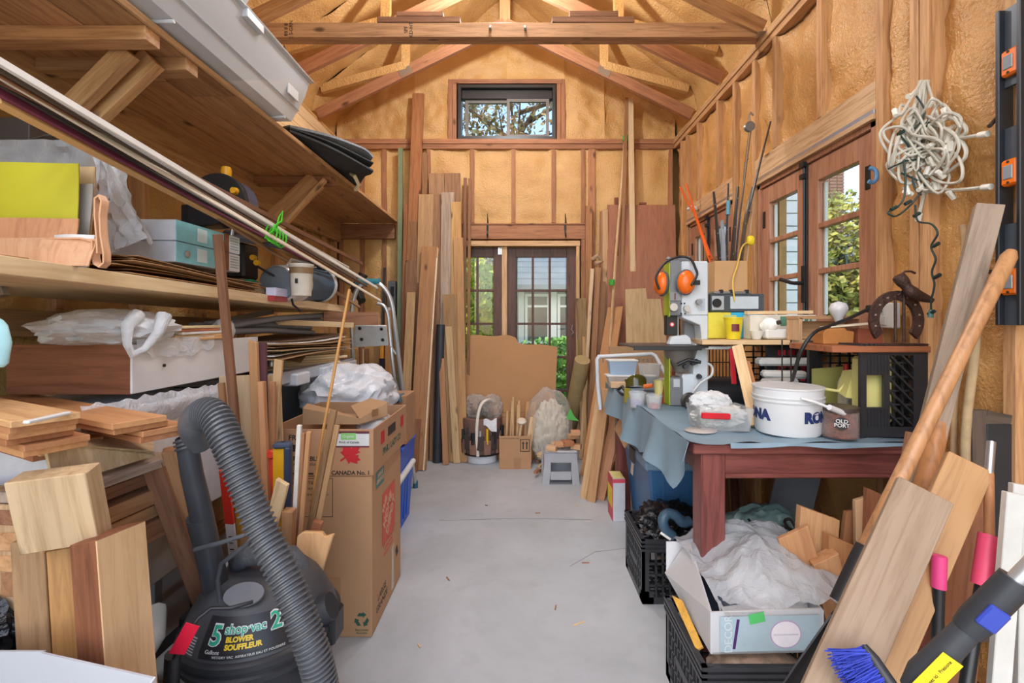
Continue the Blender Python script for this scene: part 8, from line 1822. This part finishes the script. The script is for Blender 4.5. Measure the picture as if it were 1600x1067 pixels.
for (pt_, Y, w, t, mi, tl, lab) in offs:
    a = P(*pt_, Y); bar('offcut', (a.x + 0.05 - tl * 0.35, Y - 0.05 + 0.0, 0.006), a, w, t, OC[mi], n=(tl * 0.6 - 0.2, -1, 0.25), label=lab, cat='offcut', group=OG, ends=(0, (0.03 if mi % 2 else -0.03)))

# ------------------------------------------------------------------ long things leaning at the right
RGp = 'timber leaning against the right wall'
def down(a, b):
    d_ = (b - a).normalized(); return a + d_ * ((a.z - 0.004) / -d_.z)
shv = thing('shovel', 'long handled shovel with black blade leaning right', 'shovel', P(1300, 960, 1.2))
s0, s1 = P(1576, 402, 1.30), P(1345, 872, 1.18); sf = down(s0, s1)
sk = s1 + (sf - s1).normalized() * 0.12
MB().tube([s0 + (s0 - s1).normalized() * 0.02, s0, s0.lerp(s1, 0.25), s0.lerp(s1, 0.6), s1], [0.012, 0.019, 0.0185, 0.018, 0.019], 14).build('handle', wood('#c68b4c', '#93602c', 0.4, 0.0, knots=False, spec=0.5), shv, smooth=True)
MB().tube([s1 + (s0 - s1).normalized() * 0.03, s1, sk], [0.023, 0.0235, 0.022], 14).build('black_socket', plain('#2a2b2e', 0.45), shv, smooth=True)
MB().lathe([(0, 0), (0.006, 0), (0.005, 0.003), (0, 0.003)], face_M(s1 + V((-0.004, -0.023, -0.03)), (1, 0, 0), (0, 0, 1)), 10).build('rivet', STEEL, shv)
bd_ = (sf - sk)
MB().grid(lambda u, v: sk + bd_ * v * 0.96 + V(((u - 0.5) * 0.2 * (0.35 + 0.65 * math.sin(math.pi * min(1, v * 0.9 + 0.1) * 0.75)), -0.02 - 0.10 * (u - 0.5) ** 2 + 0.0, 0)), 10, 10).build('blade', plain('#2a2b2e', 0.45), shv, smooth=True, solid=0.004)
a, b = P(1545, 322, 1.385), P(1452, 690, 1.36); bar('leaning_board', down(a, b), a, 0.062, 0.040, wood('#a8927c', '#7a6857', 0.65, 0.0), n=(-0.6, -1, 0.1), label='weathered grey two by four with a key slot top', cat='board', group=RGp)
patch('key_slot', frame(down(a, b), a, (-0.6, -1, 0.1)) @ Matrix.Translation((0, 0.0205, (a - down(a, b)).length - 0.06)) @ Matrix.Rotation(-math.pi / 2, 4, 'X') @ Matrix.Rotation(math.pi, 4, 'Y'), 0.008, 0.05, INK, bpy.data.objects[[o.name for o in sc.objects if o.get('label') == 'weathered grey two by four with a key slot top'][0]])
rod('driftwood_stick', crom([P(1504, 352, 1.50), P(1508, 380, 1.49), P(1504, 440, 1.48), P(1496, 560, 1.47), P(1490, 700, 1.46), P(1488, 1120, 1.42)], 5), 0.009, plain('#b3946e', 0.8, var=0.25), label='gnarled thin branch just left of the grey board', cat='branch', group=RGp)
rod('driftwood_stick', crom([P(1528, 470, 1.44), P(1522, 560, 1.43), P(1512, 640, 1.42), P(1508, 712, 1.41), P(1512, 780, 1.40), P(1510, 1130, 1.38)], 5), 0.012, plain('#a8926f', 0.85, var=0.3), label='pale twisted branch right of the grey board', cat='branch', group=RGp)
a, b = P(1467, 660, 1.36), P(1444, 760, 1.33); rod('garden_tool', [down(a, b), a], 0.026, wood('#bf7d36', '#8f5820', 0.4, 0.0, knots=False), n=14, label='thick varnished tool handle behind the shovel shaft', cat='handle', group=RGp)
a, b = P(1426, 676, 1.40), P(1404, 800, 1.38); bar('leaning_board', down(a, b), a, 0.03, 0.02, BROWN, label='thin brown lath just left of shovel shaft', cat='lath', group=RGp)
A1 = P(1444, 766, 1.08); A2 = P(1330, 1020, 1.0); bar('leaning_board', down(A1, A2), A1, 0.105, 0.022, wood('#a68d73', '#86694d', 0.6, 0.0, knots=False), n=(-0.45, -1, 0.30), label='wide greyish plank leaning in front at right', cat='board', group=RGp)
B1 = P(1514, 722, 1.16); B2_ = P(1400, 980, 1.08); bo_ = bar('leaning_board', down(B1, B2_), B1, 0.092, 0.022, wood('#c08f52', '#9c6c32', 0.45, 0.0, knots=False), n=(-0.35, -1, 0.30), label='honey coloured moulded board behind the greyish plank', cat='board', group=RGp)
C1 = P(1512, 768, 1.26); C2 = P(1490, 1000, 1.22); bar('leaning_board', down(C1, C2), C1, 0.105, 0.02, wood('#a8683a', '#7d4824', 0.55, 0.0, knots=False), n=(-0.2, -1, 0.1), label='broad reddish brown board standing behind pink pole', cat='board', group=RGp)
for k, (pt_, pb_2, w, t, lab) in enumerate((((1584, 770), (1566, 1000), 0.034, 0.02, 'white painted trim board nearest the broom'), ((1592, 756), (1582, 1000), 0.03, 0.02, 'second white trim board behind the first'), ((1602, 900), (1600, 1060), 0.03, 0.02, 'white trim piece at the right picture edge'))):
    a, b = P(*pt_, 1.05 + 0.05 * (k == 1) - 0.03 * (k == 2)), P(*pb_2, 1.02 + 0.05 * (k == 1)); bar('trim_board', down(a, b), a, w, t, plain('#c6c6c0', 0.5), n=(-0.3, -1, 0), label=lab, cat='trim board', group='white trim boards at right')
fr2 = thing('chalkboard', 'dark panel in weathered wood frame at right wall', 'chalkboard', (1.42, 1.38, 0.5)); fx0, fz0, fz1 = P(1524, 640, 1.40).x, 0.30, P(1524, 642, 1.40).z
FW = wood('#6b5a4c', '#463a31', 0.7, 0.0, knots=False)
bar('stile', (fx0 + 0.022, 1.40, fz0), (fx0 + 0.022, 1.42, fz1), 0.044, 0.02, FW, fr2); bar('top_rail', (fx0 + 0.044, 1.42, fz1 - 0.025), (1.452, 1.42, fz1 - 0.04), 0.05, 0.02, FW, fr2); bar('bottom_rail', (fx0 + 0.044, 1.40, fz0 + 0.03), (1.452, 1.40, fz0 + 0.03), 0.05, 0.02, FW, fr2); box('dark_panel', (fx0 + 0.04, 1.405, fz0), (1.45, 1.412, fz1 - 0.04), plain('#2c3033', 0.5), fr2)
pl1 = thing('pole', 'black pole with a pink grip left of reddish board', 'pole', P(1462, 1050, 1.2), 'pink gripped poles'); a, b = P(1468, 868, 1.08), P(1463, 1050, 1.06)
MB().tube([down(a, b), a.lerp(b, 0.28)], 0.012, 12).build('black_shaft', plain('#1f2022', 0.35), pl1, smooth=True); MB().tube([a.lerp(b, 0.28), a], 0.0145, 12).build('pink_grip', plain('#d8437f', 0.45), pl1, smooth=True)
pl2 = thing('pole', 'black pole with pink grip and wooden top at right', 'pole', P(1520, 1000, 1.1), 'pink gripped poles'); a, b = P(1546, 836, 1.10), P(1516, 1030, 1.05); m1 = a.lerp(b, 0.42)
MB().tube([down(a, b), m1], 0.013, 12).build('black_shaft', plain('#1f2022', 0.35), pl2, smooth=True); MB().tube([m1, a], [0.020, 0.020], 14).build('pink_grip', plain('#dd4a6e', 0.45), pl2, smooth=True); MB().tube([a, P(1545, 740, 1.14)], 0.010, 10).build('wood_shaft', wood('#b5783c', None, 0.5, 0), pl2, smooth=True); MB().tube([P(1545, 740, 1.14), P(1549, 690, 1.16)], 0.009, 10).build('steel_tip', STEEL, pl2, smooth=True)
# broom brush
br = thing('snow_brush', 'blue bristled snow brush with yellow labelled handle', 'brush', P(1380, 1060, 0.93))
h0_, h1b = P(1420, 1075, 0.92), P(1618, 876, 0.84); hv = (h1b - h0_)
MB().tube([h0_, h0_ + hv * 0.12, h0_ + hv * 0.30, h0_ + hv * 0.50], [0.016, 0.026, 0.024, 0.021], 14).build('grip', plain('#3a3d42', 0.5), br, smooth=True)
MB().tube([h0_ + hv * 0.48, h0_ + hv * 0.56, h0_ + hv * 0.86], [0.024, 0.027, 0.026], 14).build('collar', plain('#33363b', 0.45), br, smooth=True); MB().tube([h0_ + hv * 0.84, h0_ + hv * 1.3], 0.014, 12).build('shaft', ALU, br, smooth=True)
hx = hv.normalized(); hn = V((-0.35, -1, 0.15)); hn = (hn - hx * hn.dot(hx)).normalized(); hup = hn.cross(hx)
lbm = face_M(h0_ + hv * 0.16 + hn * 0.0265, hx, hup); patch('yellow_label', lbm, 0.11, 0.034, plain('#ecd21c', 0.4), br); txt('Push · Poussez ici · Presione', lbm @ Matrix.Translation((0, 0, 0.0016)), 0.0085, INK, br)
o = box('blue_button', V((-0.022, -0.016, -0.004)), V((0.022, 0.016, 0.006)), plain('#3447a8', 0.4), br, bev=0.003); o.matrix_basis = face_M(h0_ + hv * 0.63 + hn * 0.026, hx, hup)
hd0, hd1 = P(1350, 1008, 0.95), P(1402, 1085, 0.90)
MB().tube([hd0, hd0.lerp(hd1, 0.3), hd1], [0.006, 0.012, 0.013], 10).build('head_bar', plain('#2c2e33', 0.45), br, smooth=True)
mb_ = MB(); rq = random.Random(3)
for k in range(420):
    t = rq.random(); q = hd0.lerp(hd1, 0.04 + 0.92 * t) + V((rq.uniform(-0.006, 0.006), rq.uniform(-0.01, 0.01), 0)); e = q + V((-0.062 + rq.uniform(-0.012, 0.012), rq.uniform(-0.02, 0.02), -0.012 - 0.03 * t + rq.uniform(-0.01, 0.01)))
    mb_.tube([q, e], [0.0016, 0.0012], 3, cap=False)
stuff(mb_.build('bristles', plain('#4353c2', 0.6, var=0.3, name='blue_bristle'), br))

# ------------------------------------------------------------------ on the right wall
lvl = thing('spirit_level', 'long black spirit level with orange vials on the wall', 'level', (1.44, 1.38, 1.7))
ya, yb2, zl0, zl1 = 1.340, 1.412, 1.225, 2.15; xf = 1.405; LBK = plain('#22252b', 0.4, name='level_black')
box('far_rail', (xf, yb2 - 0.012, zl0), (xf + 0.045, yb2, zl1), LBK, lvl); box('near_rail', (xf, ya, zl0), (xf + 0.045, ya + 0.012, zl1), LBK, lvl)
wm_ = MB(); zc_ = [zl0, 1.32, 1.40, 1.50, 1.64, 1.72, 1.80, 1.92, 2.00, zl1]
for z0_, z1_ in ((zl0, 1.52), (1.64, 1.80), (1.92, zl1)): wm_.b2((xf + 0.018, ya + 0.012, z0_), (xf + 0.028, yb2 - 0.012, z1_))
wm_.b2((xf + 0.018, ya + 0.012, 1.52), (xf + 0.028, ya + 0.02, 1.64)).b2((xf + 0.018, ya + 0.012, 1.80), (xf + 0.028, ya + 0.02, 1.92))
wm_.build('web', plain('#4c545e', 0.4), lvl)
for py in (95, 268, 440):
    z = P(1585, py, 1.37).z; vv = box('orange_vial', (xf + 0.002, ya + 0.012, z - 0.038), (xf + 0.03, yb2 - 0.012, z + 0.038), ORANGE, lvl, bev=0.006); box('vial_window', (xf - 0.001, ya + 0.022, z - 0.02), (xf + 0.003, yb2 - 0.022, z + 0.02), plain('#8b9299', 0.15), vv)
    for s in (-1, 1): MB().lathe([(0, 0), (0.004, 0), (0.004, 0.001), (0, 0.001)], face_M((xf + 0.0015, (ya + yb2) / 2, z + 0.03 * s), (0, -1, 0), (0, 0, 1)), 8).build('screw', INK, vv)
pg = rod('wall_peg', [P(1546, 197, 1.42), P(1562, 180, 1.445)], 0.006, plain('#3a2f28', 0.6), label='dark wooden peg stuck in wall beside level', cat='peg')
for k, py in enumerate((170, 208)): tag(MB().b2((XR - 0.006, 1.425, P(1560, py, 1.43).z - 0.014), (XR - 0.001, 1.437, P(1560, py, 1.43).z + 0.014)).build('cable_staple', WHITE), ('upper white cable staple beside the level', 'lower white cable staple beside the level')[k], 'staple', 'white cable staples')
rod('iron_hook', crom([P(1548, 424, 1.40), P(1538, 428, 1.38), P(1534, 440, 1.37), P(1540, 450, 1.37)], 4), 0.006, BLACKP, label='black hook behind the shovel handle', cat='hook')
bh_ = MB().tube(crom([P(1358, 262, 1.93), P(1368, 266, 1.92), P(1370, 278, 1.91), P(1364, 285, 1.91), P(1357, 283, 1.91)], 4), 0.008, 8)
tag(bh_.build('blue_hook', plain('#5f93c4', 0.35), smooth=True), 'blue plastic hook on the window side stud', 'hook')
# tangled string lights (kept in front of the wall face)
def SL(px, py, d=0.0): return P(px, py, min(1.70, 1.425 * F / (px - CX)) + d)
sl = thing('string_lights', 'tangle of white string lights hung on wall stud', 'string lights', P(1440, 130, 1.72))
rl2 = random.Random(11); WCRD = plain('#c6c0b2', 0.55, var=0.12, name='white_cord')
nail = SL(1440, 128)
for s in range(11):
    pts = [nail + V((rl2.uniform(-0.02, 0.02), -0.01, 0))]
    cx_, cy_ = rl2.uniform(1415, 1458), rl2.uniform(165, 235); ph_ = rl2.random() * 6
    for k in range(16):
        ph_ += rl2.uniform(0.7, 1.3); cx_ = min(1482, max(1408, cx_ + rl2.uniform(-14, 14))); cy_ = min(262, max(158, cy_ + rl2.uniform(-16, 20)))
        rr2 = rl2.uniform(14, 34); pts.append(SL(cx_ + rr2 * math.cos(ph_), cy_ + rr2 * 1.25 * math.sin(ph_), rl2.uniform(-0.05, 0.005)))
    MB().tube(crom(pts, 5), 0.0046, 6).build('white_cord', WCRD, sl, smooth=True)
for path in ([(1470, 180), (1500, 190), (1510, 205), (1500, 215), (1530, 211)], [(1480, 200), (1505, 225), (1508, 245), (1490, 262), (1466, 280), (1470, 294), (1490, 297), (1535, 293)], [(1450, 240), (1475, 230), (1482, 250), (1474, 270), (1462, 284)], [(1448, 270), (1445, 300), (1440, 320), (1437, 333)]):
    cv = crom([SL(x, y, -0.01) for x, y in path], 6); MB().tube(cv, 0.0058, 6).build('white_cord', WCRD, sl, smooth=True); e = cv[-1]; d_ = (cv[-1] - cv[-2]).normalized(); MB().tube([e, e + d_ * 0.028], 0.0095, 8).build('lamp_sleeve', plain('#e6e2d6', 0.5), sl, smooth=True)
for k in range(26):
    q = SL(rl2.uniform(1396, 1490), rl2.uniform(140, 300), -0.02); d_ = V((rl2.uniform(-1, 1), rl2.uniform(-0.2, 0.2), rl2.uniform(-1, 1))).normalized(); MB().tube([q, q + d_ * 0.032], [0.0095, 0.008], 7).build('lamp_sleeve', plain('#e6e2d6', 0.5), sl, smooth=True)
gl = thing('string_lights', 'dark green string lights dangling below the white tangle', 'string lights', P(1430, 300, 1.68)); GW = plain('#1f3630', 0.5, name='green_wire')
for path in ([(1432, 150), (1445, 175), (1430, 200), (1405, 206), (1420, 230), (1412, 250), (1438, 245), (1440, 215), (1452, 190)], [(1412, 250), (1415, 280), (1412, 310), (1400, 325), (1387, 332), (1398, 338), (1412, 330), (1430, 312), (1445, 285), (1435, 262), (1440, 240)], [(1388, 264), (1400, 258), (1414, 252)], [(1408, 270), (1425, 278), (1440, 285)], [(1425, 275), (1430, 295), (1440, 305)], [(1430, 320), (1434, 345), (1455, 350), (1465, 365), (1455, 385), (1462, 405), (1456, 425), (1460, 445), (1455, 470), (1455, 485)]):
    MB().tube(crom([SL(x, y, -0.035) for x, y in path], 6), 0.0032, 6).build('wire', GW, gl, smooth=True)
for q in ((1407, 207), (1432, 237), (1418, 316), (1432, 335), (1396, 325), (1443, 290), (1462, 382), (1464, 431), (1455, 488)): MB().tube([SL(q[0] - 4, q[1] + 3, -0.035), SL(q[0] + 5, q[1] - 2, -0.035)], 0.0065, 7).build('bulb_socket', GW, gl, smooth=True)
MB().tube([SL(1455, 484, -0.035), SL(1454, 496, -0.035)], [0.006, 0.009], 8).build('green_bulb', plain('#4f7f7c', 0.25), gl, smooth=True)

dbr = random.Random(9)
for k, (px, py) in enumerate(((868, 950), (905, 975), (915, 880), (760, 790), (902, 790), (840, 802), (700, 905), (655, 1010))):
    a = PF(px, py); an = dbr.uniform(0, 3); d_ = V((math.cos(an), math.sin(an), 0)) * dbr.uniform(0.008, 0.03); a.z = 0.003
    bar('wood_splinter', a - d_, a + d_, 0.005, 0.004, (BROWN, PALE, CEDAR)[k % 3], n=(0, 0, 1), label='tiny wood splinter on concrete, ' + ('nearest the front crate', 'straight ahead of the camera', 'in the middle of the aisle', 'before the tall carton', 'below the step stool', 'between stool and side crate', 'beside the red logo carton', 'nearest the vacuum hose')[k], cat='splinter', group='splinters on the floor', bev=0)
